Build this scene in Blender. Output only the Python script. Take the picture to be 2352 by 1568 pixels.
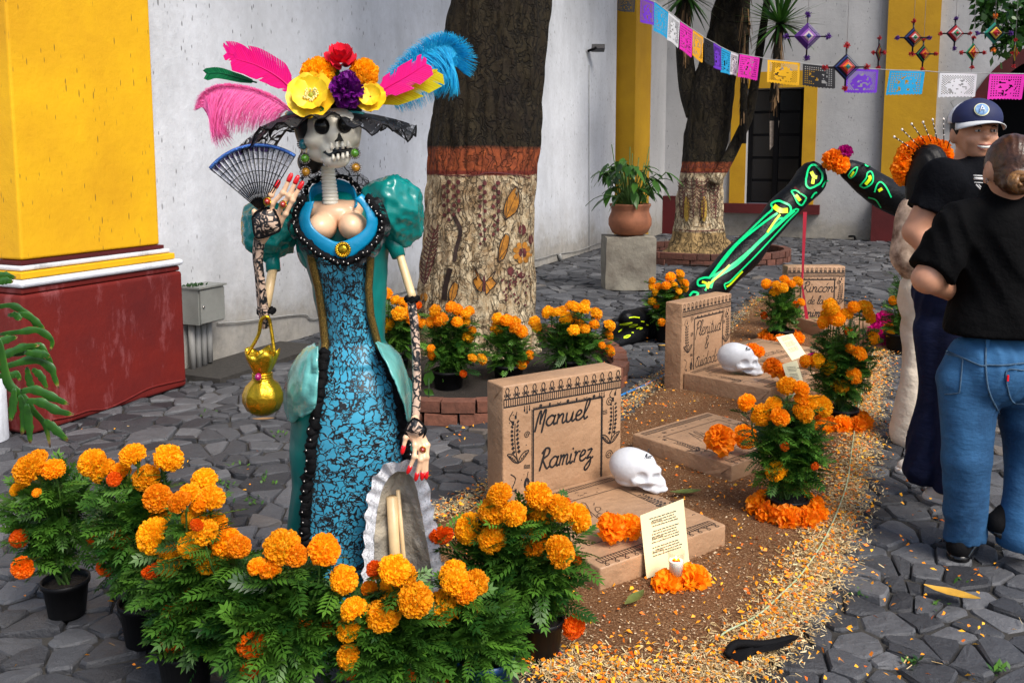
import bpy, math, random
import numpy as np
from mathutils import Vector, Matrix, noise
from mathutils.bvhtree import BVHTree
random.seed(7); rng = np.random.default_rng(7)
for o in list(bpy.data.objects): bpy.data.objects.remove(o)
SC = bpy.context.scene
COL = SC.collection
PI = math.pi
# ------------------------------------------------------------------ camera
FPX, CX, CY = 2021.3, 1176.0, 592.6        # focal length and principal point on a 2352 px wide picture
HC, PITCH = 1.47, math.radians(6.4)
cam = bpy.data.objects.new('camera', bpy.data.cameras.new('camera'))
COL.objects.link(cam); SC.camera = cam
cam.location = (0, 0, HC); cam.rotation_euler = (math.radians(90) - PITCH, 0, 0)
cam.data.sensor_width = 36; cam.data.lens = 36 * FPX / 2352
cam.data.shift_y = -(784 - CY) / 2352
cam.data.clip_start = .05; cam.data.clip_end = 300
# ------------------------------------------------------------------ sky and sun
SUN_EL, SUN_AZ = math.radians(50), math.radians(142)   # azimuth clockwise from +Y
world = bpy.data.worlds.new('World'); SC.world = world; world.use_nodes = True
nt = world.node_tree; nt.nodes.clear()
sky = nt.nodes.new('ShaderNodeTexSky'); sky.sky_type = 'NISHITA'; sky.sun_disc = False
sky.sun_elevation = SUN_EL; sky.sun_rotation = SUN_AZ
sky.air_density = 1.0; sky.dust_density = 3.0; sky.ozone_density = 1.0
bg = nt.nodes.new('ShaderNodeBackground'); bg.inputs[1].default_value = 0.10
wo = nt.nodes.new('ShaderNodeOutputWorld')
nt.links.new(sky.outputs[0], bg.inputs[0]); nt.links.new(bg.outputs[0], wo.inputs[0])
sl = bpy.data.lights.new('sun', 'SUN'); sl.energy = 1.9; sl.angle = math.radians(26); sl.color = (1, .95, .87)
sun = bpy.data.objects.new('sun', sl); COL.objects.link(sun)
sd = Vector((math.sin(SUN_AZ) * math.cos(SUN_EL), math.cos(SUN_AZ) * math.cos(SUN_EL), math.sin(SUN_EL)))
sun.rotation_euler = (-sd).to_track_quat('-Z', 'Y').to_euler(); sun.location = sd * 30
SC.view_settings.view_transform = 'Standard'; SC.view_settings.look = 'None'
SC.view_settings.gamma = 1; SC.view_settings.exposure = 0.96; SC.view_settings.use_curve_mapping = False
SC.render.engine = 'CYCLES'; SC.cycles.transparent_max_bounces = 16; SC.cycles.max_bounces = 6
# ------------------------------------------------------------------ measuring helpers
_c, _s = math.cos(PITCH), math.sin(PITCH)
def ray(x, y):
    a = (x - CX) / FPX; b = (CY - y) / FPX
    return Vector((a, _c + b * _s, -_s + b * _c))
CO = Vector((0, 0, HC))
def G(x, y, z=0.0):
    d = ray(x, y); return CO + d * ((z - HC) / d.z)
def W(x, y, Y):
    d = ray(x, y); return CO + d * (Y / d.y)
def onpl(x, y, p, n):
    d = ray(x, y); return CO + d * ((Vector(p) - CO).dot(n) / d.dot(n))
def proj(p):
    x, y, z = p[0], p[1], p[2] - HC
    dep = y * _c - z * _s; up = y * _s + z * _c
    return CX + FPX * x / dep, CY - FPX * up / dep, dep
def sc(Y): return Y * 1.0 / FPX      # metres for one picture pixel at distance Y
# ------------------------------------------------------------------ object helpers
def tag(o, label=None, cat=None, group=None, kind=None):
    if label: o['label'] = label
    if cat: o['category'] = cat
    if group: o['group'] = group
    if kind: o['kind'] = kind
    return o
def thing(name, loc, label, cat, group=None):
    o = bpy.data.objects.new(name, None); COL.objects.link(o); o.location = Vector(loc)
    o.empty_display_size = .05
    return tag(o, label, cat, group)
def _wm(o):
    m = Matrix.LocRotScale(o.location, o.rotation_euler, o.scale)
    return _wm(o.parent) @ o.matrix_parent_inverse @ m if o.parent else m
def setparent(o, p):
    if p is not None:
        o.parent = p; o.matrix_parent_inverse = _wm(p).inverted()
    return o
def meshdata(name, v, f, mats=None, smooth=True, mi=None, attr=None, uv=None):
    me = bpy.data.meshes.new(name)
    if isinstance(f, np.ndarray):
        v = np.asarray(v, dtype=np.float32); f = f.astype(np.int32); n, k = f.shape
        me.vertices.add(len(v)); me.vertices.foreach_set('co', v.ravel())
        me.loops.add(n * k); me.loops.foreach_set('vertex_index', f.ravel())
        me.polygons.add(n); me.polygons.foreach_set('loop_start', np.arange(0, n * k, k, dtype=np.int32))
        me.update(calc_edges=True)
    else:
        me.from_pydata([tuple(p) for p in v], [], f)
    if mats is not None:
        for m in (mats if isinstance(mats, (list, tuple)) else [mats]): me.materials.append(m)
    if mi is not None: me.polygons.foreach_set('material_index', np.asarray(mi, dtype=np.int32))
    if smooth: me.polygons.foreach_set('use_smooth', np.ones(len(me.polygons), dtype=bool))
    if attr is not None:
        a = me.attributes.new('tone', 'FLOAT', 'POINT'); a.data.foreach_set('value', np.asarray(attr, dtype=np.float32))
    if uv is not None:
        l = me.uv_layers.new(name='UVMap')
        vi = np.empty(len(me.loops), dtype=np.int32); me.loops.foreach_get('vertex_index', vi)
        l.data.foreach_set('uv', np.asarray(uv, dtype=np.float32)[vi].ravel())
    return me
def mk(name, v, f, mats, parent=None, **kw):
    o = bpy.data.objects.new(name, meshdata(name, v, f, mats, **kw)); COL.objects.link(o)
    return setparent(o, parent)
def inst(name, me, loc, rot=(0, 0, 0), scl=(1, 1, 1), parent=None):
    o = bpy.data.objects.new(name, me); COL.objects.link(o)
    o.location = loc; o.rotation_euler = rot; o.scale = scl if hasattr(scl, '__len__') else (scl,) * 3
    if parent is not None:
        o.parent = parent; o.matrix_parent_inverse = _wm(parent).inverted()
    return o
class MB:                                   # mesh builder
    def __init__(s): s.v = []; s.f = []; s.a = []
    def add(s, v, f, t=0.0):
        n = len(s.v); s.v += [tuple(p) for p in v]; s.f += [tuple(i + n for i in q) for q in f]
        s.a += [t] * len(v) if not hasattr(t, '__len__') else list(t); return s
    def box(s, c, d, M=None, t=0.0):
        x, y, z = d[0] / 2, d[1] / 2, d[2] / 2
        P = [Vector((i * x, j * y, k * z)) for i in (-1, 1) for j in (-1, 1) for k in (-1, 1)]
        if M is not None: P = [M @ p for p in P]
        return s.add([p + Vector(c) for p in P], [(0, 1, 3, 2), (4, 6, 7, 5), (0, 4, 5, 1), (2, 3, 7, 6), (0, 2, 6, 4), (1, 5, 7, 3)], t)
    def tube(s, pts, r, n=8, cap=True, t=0.0):
        v, f = tube(pts, r, n, cap); return s.add(v, f, t)
    def build(s, name, mats, parent=None, smooth=True, attr=False, **kw):
        return mk(name, s.v, s.f, mats, parent, smooth=smooth, attr=s.a if attr else None, **kw)
def frame(d, up=Vector((0, 0, 1))):
    d = Vector(d).normalized()
    if abs(d.dot(up)) > .98: up = Vector((1, 0, 0))
    a = up.cross(d).normalized(); return a, d.cross(a).normalized()
def tube(pts, r, n=8, cap=True):
    pts = [Vector(p) for p in pts]; m = len(pts)
    R = list(r) if hasattr(r, '__len__') else [r] * m
    v, f = [], []; a = None
    for i, p in enumerate(pts):
        d = (pts[min(i + 1, m - 1)] - pts[max(i - 1, 0)]).normalized()
        if a is None: a, b = frame(d)
        else:
            a = (a - d * a.dot(d)).normalized(); b = d.cross(a)
        for k in range(n):
            t = 2 * PI * k / n; v.append(p + (a * math.cos(t) + b * math.sin(t)) * R[i])
    for i in range(m - 1):
        for k in range(n):
            k2 = (k + 1) % n; f.append((i * n + k, i * n + k2, (i + 1) * n + k2, (i + 1) * n + k))
    if cap: f.append(tuple(reversed(range(n)))); f.append(tuple(range((m - 1) * n, m * n)))
    return v, f
def lathe(prof, c, n=24, axis=None, wob=0):
    """prof: list of (r, z)"""
    v, f = [], []; c = Vector(c)
    for j, (r, z) in enumerate(prof):
        for k in range(n):
            t = 2 * PI * k / n
            v.append(c + Vector((r * math.cos(t), r * math.sin(t), z)))
    m = len(prof)
    for i in range(m - 1):
        for k in range(n):
            k2 = (k + 1) % n; f.append((i * n + k, i * n + k2, (i + 1) * n + k2, (i + 1) * n + k))
    return v, f
def cr(pts, n=6):                           # Catmull-Rom through points
    P = [Vector(p) for p in pts]
    if len(P) < 3: return [P[0].lerp(P[-1], i / n) for i in range(n + 1)]
    Q = [P[0] * 2 - P[1]] + P + [P[-1] * 2 - P[-2]]; out = []
    for i in range(1, len(Q) - 2):
        a, b, c, d = Q[i - 1:i + 3]
        for k in range(n):
            t = k / n
            out.append(.5 * ((2 * b) + (c - a) * t + (2 * a - 5 * b + 4 * c - d) * t * t + (3 * b - a - 3 * c + d) * t ** 3))
    out.append(P[-1]); return out
def interp(tab, y):                         # piecewise-linear table lookup
    t = np.asarray(tab, dtype=float); return [float(np.interp(y, t[:, 0], t[:, k])) for k in range(1, t.shape[1])]
# ------------------------------------------------------------------ signed-distance sculpting
def E(c, r): return ('e', c, r)
def Cp(a, b, ra, rb=None): return ('c', a, b, ra, ra if rb is None else rb)
def prim(p, X, Y, Z):
    k = p[0]
    if k == 'e':
        c, r = p[1], p[2]
        if not hasattr(r, '__len__'): return np.sqrt((X - c[0])**2 + (Y - c[1])**2 + (Z - c[2])**2) - r
        k0 = np.sqrt(((X - c[0]) / r[0])**2 + ((Y - c[1]) / r[1])**2 + ((Z - c[2]) / r[2])**2)
        k1 = np.sqrt(((X - c[0]) / r[0]**2)**2 + ((Y - c[1]) / r[1]**2)**2 + ((Z - c[2]) / r[2]**2)**2)
        return k0 * (k0 - 1) / np.maximum(k1, 1e-9)
    if k == 'c':
        a, b, ra, rb = p[1:5]
        d = np.array(b, float) - np.array(a, float); L = float((d * d).sum()) + 1e-12
        h = np.clip(((X - a[0]) * d[0] + (Y - a[1]) * d[1] + (Z - a[2]) * d[2]) / L, 0, 1)
        return np.sqrt((X - a[0] - h * d[0])**2 + (Y - a[1] - h * d[1])**2 + (Z - a[2] - h * d[2])**2) - (ra + (rb - ra) * h)
    if k == 'cut':                           # ('cut', prim, point, dir): keep the side where (p-point).dir < 0
        q = prim(p[1], X, Y, Z); o, n = p[2], p[3]
        L = math.sqrt(n[0]**2 + n[1]**2 + n[2]**2)
        return np.maximum(q, ((X - o[0]) * n[0] + (Y - o[1]) * n[1] + (Z - o[2]) * n[2]) / L)
def smin(a, b, k):
    h = np.clip(.5 + .5 * (b - a) / k, 0, 1); return b * (1 - h) + a * h - k * h * (1 - h)
def sculpt(prims, h, k=.02, sub=(), ksub=.006, disp=None, cuts=(), pad=.03):
    lo = np.array([1e9] * 3); hi = -lo
    def ext(p):
        nonlocal lo, hi
        if p[0] == 'e':
            r = np.array(p[2], float) if hasattr(p[2], '__len__') else np.array([p[2]] * 3)
            lo = np.minimum(lo, np.array(p[1]) - r); hi = np.maximum(hi, np.array(p[1]) + r)
        elif p[0] == 'c':
            for q, r in ((p[1], p[3]), (p[2], p[4])): lo = np.minimum(lo, np.array(q) - r); hi = np.maximum(hi, np.array(q) + r)
        else: ext(p[1])
    for p in prims: ext(p)
    lo -= pad; hi += pad
    ax = [np.arange(lo[i], hi[i] + h, h, dtype=np.float32) for i in range(3)]
    X, Y, Z = np.meshgrid(*ax, indexing='ij')
    V = None
    for p in prims:
        q = prim(p, X, Y, Z); V = q if V is None else smin(V, q, k)
    for p in sub: V = -smin(-V, prim(p, X, Y, Z), ksub)
    if disp is not None: V = V + disp(X, Y, Z)
    for o, n in cuts: V = np.maximum(V, (X - o[0]) * n[0] + (Y - o[1]) * n[1] + (Z - o[2]) * n[2])
    return surfnet(V, lo, h)
def surfnet(V, lo, h):
    V = V.astype(np.float32); S = V < 0; nx, ny, nz = V.shape
    cnt = np.zeros((nx - 1, ny - 1, nz - 1), np.float32); P = np.zeros((nx - 1, ny - 1, nz - 1, 3), np.float32)
    def sl(o, n): return slice(o, n - 1 + o)
    for axis in range(3):
        oth = [a for a in range(3) if a != axis]
        for u in (0, 1):
            for w in (0, 1):
                o = [0, 0, 0]; o[oth[0]] = u; o[oth[1]] = w; o2 = list(o); o2[axis] = 1
                A = V[sl(o[0], nx), sl(o[1], ny), sl(o[2], nz)]; B = V[sl(o2[0], nx), sl(o2[1], ny), sl(o2[2], nz)]
                m = (A < 0) != (B < 0); t = np.where(m, A / np.where(m, A - B, 1), 0)
                cnt += m
                for d in range(3): P[..., d] += m * (t if d == axis else o[d])
    act = cnt > 0; idx = -np.ones(act.shape, np.int64); ij = np.argwhere(act); idx[act] = np.arange(len(ij))
    v = (P[act] / cnt[act][:, None] + ij) * h + lo
    F = []
    for axis in range(3):
        a = [slice(1, n - 1) for n in V.shape]; a[axis] = slice(0, V.shape[axis] - 1); b = list(a); b[axis] = slice(1, V.shape[axis])
        A, B = S[tuple(a)], S[tuple(b)]; e = np.argwhere(A != B)
        if not len(e): continue
        inside = A[tuple(e.T)]; off = np.array([1, 1, 1]); off[axis] = 0; c = e + off
        o1, o2 = [x for x in range(3) if x != axis]; q = []
        for du, dw in ((0, 0), (1, 0), (1, 1), (0, 1)):
            cc = c.copy(); cc[:, o1] -= du; cc[:, o2] -= dw; q.append(idx[tuple(cc.T)])
        q = np.stack(q, 1); flip = inside if axis != 1 else ~inside
        q[flip] = q[flip][:, ::-1]; F.append(q[:, ::-1])
    f = np.concatenate(F); return v, f[(f >= 0).all(1)]
def sc_obj(name, prims, h, mat, parent=None, **kw):
    v, f = sculpt(prims, h, **kw); return mk(name, v, f, mat, parent)
# ------------------------------------------------------------------ materials
class NT:
    def __init__(s, name):
        s.m = bpy.data.materials.new(name); s.m.use_nodes = True; s.t = s.m.node_tree
        s.b = s.t.nodes['Principled BSDF']; s.out = s.t.nodes['Material Output']; s._c = None
    def n(s, ty, **kw):
        o = s.t.nodes.new(ty)
        for k, v in kw.items():
            if k.startswith('i_'):
                key = k[2:]; o.inputs[int(key) if key.isdigit() else key].default_value = v
            else: setattr(o, k, v)
        return o
    def l(s, a, b): s.t.links.new(a, b)
    def co(s, scale=(1, 1, 1), rot=(0, 0, 0), kind='Object'):
        tc = s.n('ShaderNodeTexCoord'); mp = s.n('ShaderNodeMapping')
        mp.inputs['Scale'].default_value = scale; mp.inputs['Rotation'].default_value = rot
        s.l(tc.outputs[kind], mp.inputs[0]); return mp.outputs[0]
    def noise(s, scale, detail=4, rough=.6, vec=None, dist=0):
        o = s.n('ShaderNodeTexNoise'); o.inputs['Scale'].default_value = scale; o.inputs['Detail'].default_value = detail
        o.inputs['Roughness'].default_value = rough; o.inputs['Distortion'].default_value = dist
        s.l(vec if vec is not None else s.co(), o.inputs['Vector']); return o.outputs['Fac']
    def vor(s, scale, feature='F1', vec=None, rnd=1):
        o = s.n('ShaderNodeTexVoronoi', feature=feature); o.inputs['Scale'].default_value = scale
        o.inputs['Randomness'].default_value = rnd
        s.l(vec if vec is not None else s.co(), o.inputs['Vector']); return o
    def ramp(s, fac, stops, interp='LINEAR'):
        r = s.n('ShaderNodeValToRGB'); r.color_ramp.interpolation = interp; e = r.color_ramp.elements
        while len(e) < len(stops): e.new(.5)
        for i, (p, c) in enumerate(stops):
            e[i].position = p; e[i].color = (c if hasattr(c, '__len__') else (c, c, c)) + (1,) if not (hasattr(c, '__len__') and len(c) == 4) else c
        s.l(fac, r.inputs[0]); return r.outputs[0]
    def mix(s, fac, a, b, mode='MIX'):
        o = s.n('ShaderNodeMix', data_type='RGBA', blend_type=mode)
        if isinstance(fac, (int, float)): o.inputs[0].default_value = fac
        else: s.l(fac, o.inputs[0])
        for k, q in ((6, a), (7, b)):
            if hasattr(q, 'links') or hasattr(q, 'is_linked'): s.l(q, o.inputs[k])
            else: o.inputs[k].default_value = tuple(q) + (1,) if len(q) == 3 else q
        return o.outputs[2]
    def math(s, op, a, b=None, clamp=False):
        o = s.n('ShaderNodeMath', operation=op, use_clamp=clamp)
        for k, q in ((0, a), (1, b)):
            if q is None: continue
            if isinstance(q, (int, float)): o.inputs[k].default_value = q
            else: s.l(q, o.inputs[k])
        return o.outputs[0]
    def sepz(s, kind='Object'):
        tc = s.n('ShaderNodeTexCoord'); x = s.n('ShaderNodeSeparateXYZ'); s.l(tc.outputs[kind], x.inputs[0]); return x.outputs
    def bump(s, h, strength=.3, dist=.01):
        o = s.n('ShaderNodeBump'); o.inputs['Strength'].default_value = strength; o.inputs['Distance'].default_value = dist
        s.l(h, o.inputs['Height'])
        if s.b.inputs['Normal'].links: s.l(s.b.inputs['Normal'].links[0].from_socket, o.inputs['Normal'])
        s.l(o.outputs[0], s.b.inputs['Normal']); return o
    def color(s, c):
        if hasattr(c, 'is_linked'): s.l(c, s.b.inputs['Base Color'])
        else: s.b.inputs['Base Color'].default_value = tuple(c) + (1,)
    def set(s, **kw):
        nm = dict(rough='Roughness', metal='Metallic', spec='Specular IOR Level', coat='Coat Weight', trans='Transmission Weight', sheen='Sheen Weight', sss='Subsurface Weight', alpha='Alpha', ior='IOR')
        for k, v in kw.items(): s.b.inputs[nm[k]].default_value = v
def dark(c, k): return tuple(x * k for x in c)
def simple(name, col, rough=.6, var=.25, vs=8, bump=0, bs=30, bd=.01, col2=None, spec=.5, metal=0, coat=0, objrand=0, sss=0, detail=4):
    t = NT(name); c2 = col2 or dark(col, 1 - var)
    f = t.noise(vs, detail)
    c = t.mix(t.ramp(f, [(.3, 0.0), (.7, 1.0)]), c2, col)
    if objrand:
        oi = t.n('ShaderNodeObjectInfo'); hs = t.n('ShaderNodeHueSaturation')
        t.l(t.math('MULTIPLY_ADD', oi.outputs['Random'], objrand) if 0 else t.math('ADD', t.math('MULTIPLY', oi.outputs['Random'], objrand), 1 - objrand / 2), hs.inputs['Value'])
        t.l(c, hs.inputs['Color']); c = hs.outputs[0]
    t.color(c); t.set(rough=rough, spec=spec, metal=metal, coat=coat)
    if sss: t.set(sss=sss); t.b.inputs['Subsurface Radius'].default_value = (.01, .004, .002)
    if bump: t.bump(t.noise(bs, 5), bump, bd)
    return t.m
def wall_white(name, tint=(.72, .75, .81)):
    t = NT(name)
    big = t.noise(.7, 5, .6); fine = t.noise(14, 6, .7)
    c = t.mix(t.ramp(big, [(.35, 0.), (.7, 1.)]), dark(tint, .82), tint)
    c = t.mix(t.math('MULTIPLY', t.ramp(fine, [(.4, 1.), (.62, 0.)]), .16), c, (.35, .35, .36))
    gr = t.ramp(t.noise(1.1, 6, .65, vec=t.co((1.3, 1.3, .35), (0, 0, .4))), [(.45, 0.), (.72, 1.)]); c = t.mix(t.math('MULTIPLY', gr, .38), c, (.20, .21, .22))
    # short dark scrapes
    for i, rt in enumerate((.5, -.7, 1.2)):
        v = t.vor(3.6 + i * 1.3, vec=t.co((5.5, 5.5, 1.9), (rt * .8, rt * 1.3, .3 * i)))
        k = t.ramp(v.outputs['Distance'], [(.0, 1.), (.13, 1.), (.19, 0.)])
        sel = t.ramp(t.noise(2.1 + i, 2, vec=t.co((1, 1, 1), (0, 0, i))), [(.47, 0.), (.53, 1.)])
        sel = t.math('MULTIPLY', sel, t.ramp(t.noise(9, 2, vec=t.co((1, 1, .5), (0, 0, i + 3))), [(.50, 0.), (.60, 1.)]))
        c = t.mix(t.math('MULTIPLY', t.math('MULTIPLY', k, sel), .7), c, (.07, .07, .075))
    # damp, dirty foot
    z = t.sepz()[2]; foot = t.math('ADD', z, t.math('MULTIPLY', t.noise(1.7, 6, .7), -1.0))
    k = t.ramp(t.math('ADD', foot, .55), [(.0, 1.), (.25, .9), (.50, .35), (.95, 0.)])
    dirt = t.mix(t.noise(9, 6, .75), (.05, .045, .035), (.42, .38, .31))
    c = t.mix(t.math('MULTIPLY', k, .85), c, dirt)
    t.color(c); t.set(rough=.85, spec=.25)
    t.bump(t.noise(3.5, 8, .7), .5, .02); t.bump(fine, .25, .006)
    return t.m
def painted(name, col, col2, chip=None, scr=True):
    t = NT(name)
    c = t.mix(t.ramp(t.noise(1.3, 6, .65), [(.3, 0.), (.7, 1.)]), col2, col)
    if chip is not None:
        k = t.ramp(t.noise(5, 8, .75, vec=t.co((1, 1, .35))), [(.55, 0.), (.74, 1.)]); c = t.mix(t.math('MULTIPLY', k, .6), c, chip)
    if scr:
        for i, rt in enumerate((.4, -.6)):
            v = t.vor(4.3 + i * 1.9, vec=t.co((8, 8, 1.3), (0, rt, .4 * i)))
            k = t.ramp(v.outputs['Distance'], [(.0, 1.), (.09, 1.), (.15, 0.)])
            sel = t.ramp(t.noise(1.9 + i, 2, vec=t.co((1, 1, 1), (0, 0, i))), [(.5, 0.), (.54, 1.)])
            c = t.mix(t.math('MULTIPLY', t.math('MULTIPLY', k, sel), .75), c, (.09, .06, .02))
    t.color(c); t.set(rough=.72, spec=.3); t.bump(t.noise(4, 8, .7), .45, .02)
    return t.m
def lace(name, base, scale, line=.06, ink=(.006, .007, .01), uv=True, see=False, rough=.5, flower=True, sheen=0, inkden=1.0):
    """black (or white) net with a drawn floral line pattern on a base cloth; see=True leaves the gaps open"""
    t = NT(name)
    vec = t.co((1, 1, 1), kind='UV' if uv else 'Object')
    nz = t.n('ShaderNodeTexNoise'); nz.inputs['Scale'].default_value = scale * .9; t.l(vec, nz.inputs['Vector'])
    ma = t.n('ShaderNodeVectorMath', operation='MULTIPLY_ADD'); t.l(nz.outputs['Color'], ma.inputs[0])
    ma.inputs[1].default_value = (1.9 / scale,) * 3; t.l(vec, ma.inputs[2]); wv = ma.outputs[0]
    e1 = t.vor(scale, 'DISTANCE_TO_EDGE', wv); k1 = t.ramp(e1.outputs['Distance'], [(line * .55, 1.), (line, 0.)])
    e2 = t.vor(scale * 1.9, 'DISTANCE_TO_EDGE', wv)
    sel = t.ramp(t.noise(scale * .45, 1, vec=vec), [(.5, 0.), (.54, 1.)])
    k2 = t.math('MULTIPLY', t.ramp(e2.outputs['Distance'], [(line * .6, 1.), (line * 1.2, 0.)]), sel)
    k = t.math('MAXIMUM', k1, k2)
    f = t.vor(scale * .8, 'F1', wv)
    ring = t.ramp(f.outputs['Distance'], [(.0, 0.), (.13, 0.), (.16, 1.), (.2, 1.), (.24, 0.)])
    if flower: k = t.math('MAXIMUM', k, t.math('MULTIPLY', ring, sel))
    c = t.mix(t.noise(scale * .3, 3), dark(base, .8), base)
    c = t.mix(t.math('MULTIPLY', k, inkden), c, ink); t.color(c); t.set(rough=rough)
    if sheen: t.set(sheen=sheen)
    t.bump(k, .6, .002)
    if see:
        net = t.vor(scale * 9, 'DISTANCE_TO_EDGE', vec); kn = t.ramp(net.outputs['Distance'], [(.04, 1.), (.07, 0.)])
        a = t.math('MAXIMUM', k, t.math('MULTIPLY', kn, .8)); a = t.math('MAXIMUM', a, see if isinstance(see, float) else .0)
        t.l(a, t.b.inputs['Alpha'])
    return t.m
def flowermat(name, c1, c2, rand=.25, trans=True):
    t = NT(name); at = t.n('ShaderNodeAttribute', attribute_name='tone')
    c = t.mix(at.outputs['Fac'], c2, c1)
    oi = t.n('ShaderNodeObjectInfo'); hs = t.n('ShaderNodeHueSaturation')
    t.l(t.math('ADD', t.math('MULTIPLY', oi.outputs['Random'], rand), 1 - rand / 2), hs.inputs['Value']); t.l(c, hs.inputs['Color'])
    t.l(t.math('ADD', t.math('MULTIPLY', oi.outputs['Random'], .016), .492), hs.inputs['Hue'])
    t.color(hs.outputs[0]); t.set(rough=.55, spec=.3)
    if trans:
        tr = t.n('ShaderNodeBsdfTranslucent'); t.l(hs.outputs[0], tr.inputs[0]); mx = t.n('ShaderNodeMixShader'); mx.inputs[0].default_value = .42
        t.l(t.b.outputs[0], mx.inputs[1]); t.l(tr.outputs[0], mx.inputs[2]); t.l(mx.outputs[0], t.out.inputs[0])
    return t.m
def tonemat(name, stops, rough=.7, bump=0, bs=40, spec=.4, bd=.005, nz=0):
    t = NT(name); at = t.n('ShaderNodeAttribute', attribute_name='tone')
    c = t.ramp(at.outputs['Fac'], stops)
    if nz: c = t.mix(t.ramp(t.noise(nz, 6, .7), [(.3, 0.), (.75, .75)]), c, t.mix(.5, c, (.01, .01, .012)))
    t.color(c); t.set(rough=rough, spec=spec)
    if bump: t.bump(t.noise(bs, 6, .7), bump, bd)
    return t.m
M = {}
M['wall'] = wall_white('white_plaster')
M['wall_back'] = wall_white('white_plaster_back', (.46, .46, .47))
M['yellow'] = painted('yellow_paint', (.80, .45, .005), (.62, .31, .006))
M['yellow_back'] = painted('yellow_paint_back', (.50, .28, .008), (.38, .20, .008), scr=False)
M['red'] = painted('red_paint', (.175, .011, .006), (.085, .008, .009), chip=(.42, .15, .16), scr=False)
M['redline'] = painted('dark_red_line', (.095, .008, .009), (.05, .006, .007), scr=False)
M['moulding'] = painted('white_moulding', (.72, .75, .82), (.5, .52, .56), chip=(.1, .1, .08), scr=False)
M['soil'] = simple('joint_soil', (.044, .040, .035), .95, .5, 30, .6, 90)
M['stone'] = tonemat('cobble_stone', [(0, (.026, .027, .032)), (.5, (.074, .077, .086)), (.85, (.145, .148, .158)), (1, (.15, .128, .11))], .58, .85, 22, .5, .014, 9)
M['bark'] = None
M['kraft'] = simple('brown_wrapping_paper', (.45, .27, .155), .5, .3, 3, .8, 5, .03, spec=.4)
M['ink'] = simple('black_marker_ink', (.008, .009, .012), .5, .1)
M['sepia'] = simple('thin_marker_ink', (.02, .012, .01), .5, .1)
M['plaster'] = simple('white_plaster_cast', (.64, .66, .70), .6, .22, 9, .5, 30, .004)
M['clay'] = simple('terracotta', (.36, .13, .06), .75, .5, 5, .4, 18, .01)
M['block'] = simple('weathered_limestone', (.33, .31, .25), .9, .6, 3, .7, 8, .03, col2=(.12, .10, .08), detail=8)
M['blackpot'] = simple('black_plastic_pot', (.004, .004, .005), .5, .2, spec=.2)
M['bluepot'] = simple('blue_plastic_pot', (.01, .05, .17), .4, .2)
M['potsoil'] = simple('potting_soil', (.022, .015, .010), .95, .6, 60, .9, 90, .01)
def leafmat(name, a, b, rough=.45):
    t = NT(name); at = t.n('ShaderNodeAttribute', attribute_name='tone'); c = t.mix(at.outputs['Fac'], a, b); t.color(c); t.set(rough=rough, spec=.45)
    tr = t.n('ShaderNodeBsdfTranslucent'); t.l(c, tr.inputs[0]); mx = t.n('ShaderNodeMixShader'); mx.inputs[0].default_value = .25
    t.l(t.b.outputs[0], mx.inputs[1]); t.l(tr.outputs[0], mx.inputs[2]); t.l(mx.outputs[0], t.out.inputs[0]); return t.m
M['leaf'] = leafmat('marigold_leaf', (.012, .06, .008), (.10, .25, .025))
M['leaf2'] = leafmat('broad_leaf', (.012, .05, .008), (.06, .17, .02), .35)
M['stem'] = simple('green_stem', (.06, .14, .02), .5, .3, 20)
M['mg'] = [flowermat('marigold_golden', (1.0, .66, .014), (1.0, .42, .006)), flowermat('marigold_orange', (1.0, .56, .010), (1.0, .33, .004)), flowermat('marigold_deep', (1.0, .27, .005), (.85, .12, .002))]
M['crepe'] = flowermat('orange_crepe_paper', (1.0, .47, .012), (1.0, .28, .005))
M['magenta'] = flowermat('magenta_paper', (.80, .01, .32), (.42, .0, .16))
M['teal'] = simple('glossy_teal_papier_mache', (.0, .24, .22), .26, .3, 3, .35, 10, .012, spec=.5, coat=.15)
M['teal_matt'] = simple('teal_painted_skirt', (.0, .165, .15), .38, .25, 3, .2, 8, .01, spec=.5)
M['teal_pale'] = simple('pale_teal_peplum', (.15, .50, .47), .22, .35, 5, .4, 9, .02, coat=.3)
M['turq'] = simple('bright_blue_enamel', (.0, .26, .50), .33, .25, 6, .35, 14, .01, coat=.1)
M['skin_doll'] = simple('painted_peach_skin', (.85, .54, .34), .33, .12, 6, coat=.1)
M['bone_doll'] = simple('cream_enamel_bone', (.90, .84, .70), .25, .12, 10, .1, 30, .003, coat=.4)
M['bone_wood'] = simple('cream_painted_stick', (.78, .56, .30), .35, .18, 20, .2, 40, .003)
M['black'] = simple('black_cloth', (.004, .004, .005), .8, .3, 30, .4, 120, .004, spec=.15)
M['black_gloss'] = simple('black_gloss', (.004, .004, .005), .2, .1)
M['hair_doll'] = simple('black_painted_hair', (.006, .005, .005), .4, .2, 40, .4, 60, .005)
M['gold'] = simple('gold_foil_paint', (.62, .38, .02), .25, .35, 9, .6, 16, .015, metal=.85)
M['goldseq'] = simple('gold_sequins', (.35, .22, .05), .3, .85, 300, 1.0, 400, .004, metal=.8, col2=(.02, .012, .005))
M['silver'] = simple('silver_bead', (.45, .42, .40), .2, .4, 60, metal=.8)
M['red_nail'] = simple('red_nail_varnish', (.72, .008, .015), .12, .1, coat=.6)
M['dress'] = lace('blue_satin_under_black_lace', (.045, .36, .56), 37, .085, rough=.35, sheen=.2)
M['glove'] = lace('lace_glove', (.62, .44, .33), 34, .13, uv=True, rough=.5)
M['brim'] = lace('hat_net', (.02, .02, .024), 22, .12, ink=(.008, .008, .01), see=.88, rough=.6)
M['brimlace'] = lace('hat_lace_edge', (.012, .012, .014), 26, .13, see=True, rough=.6)
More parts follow.
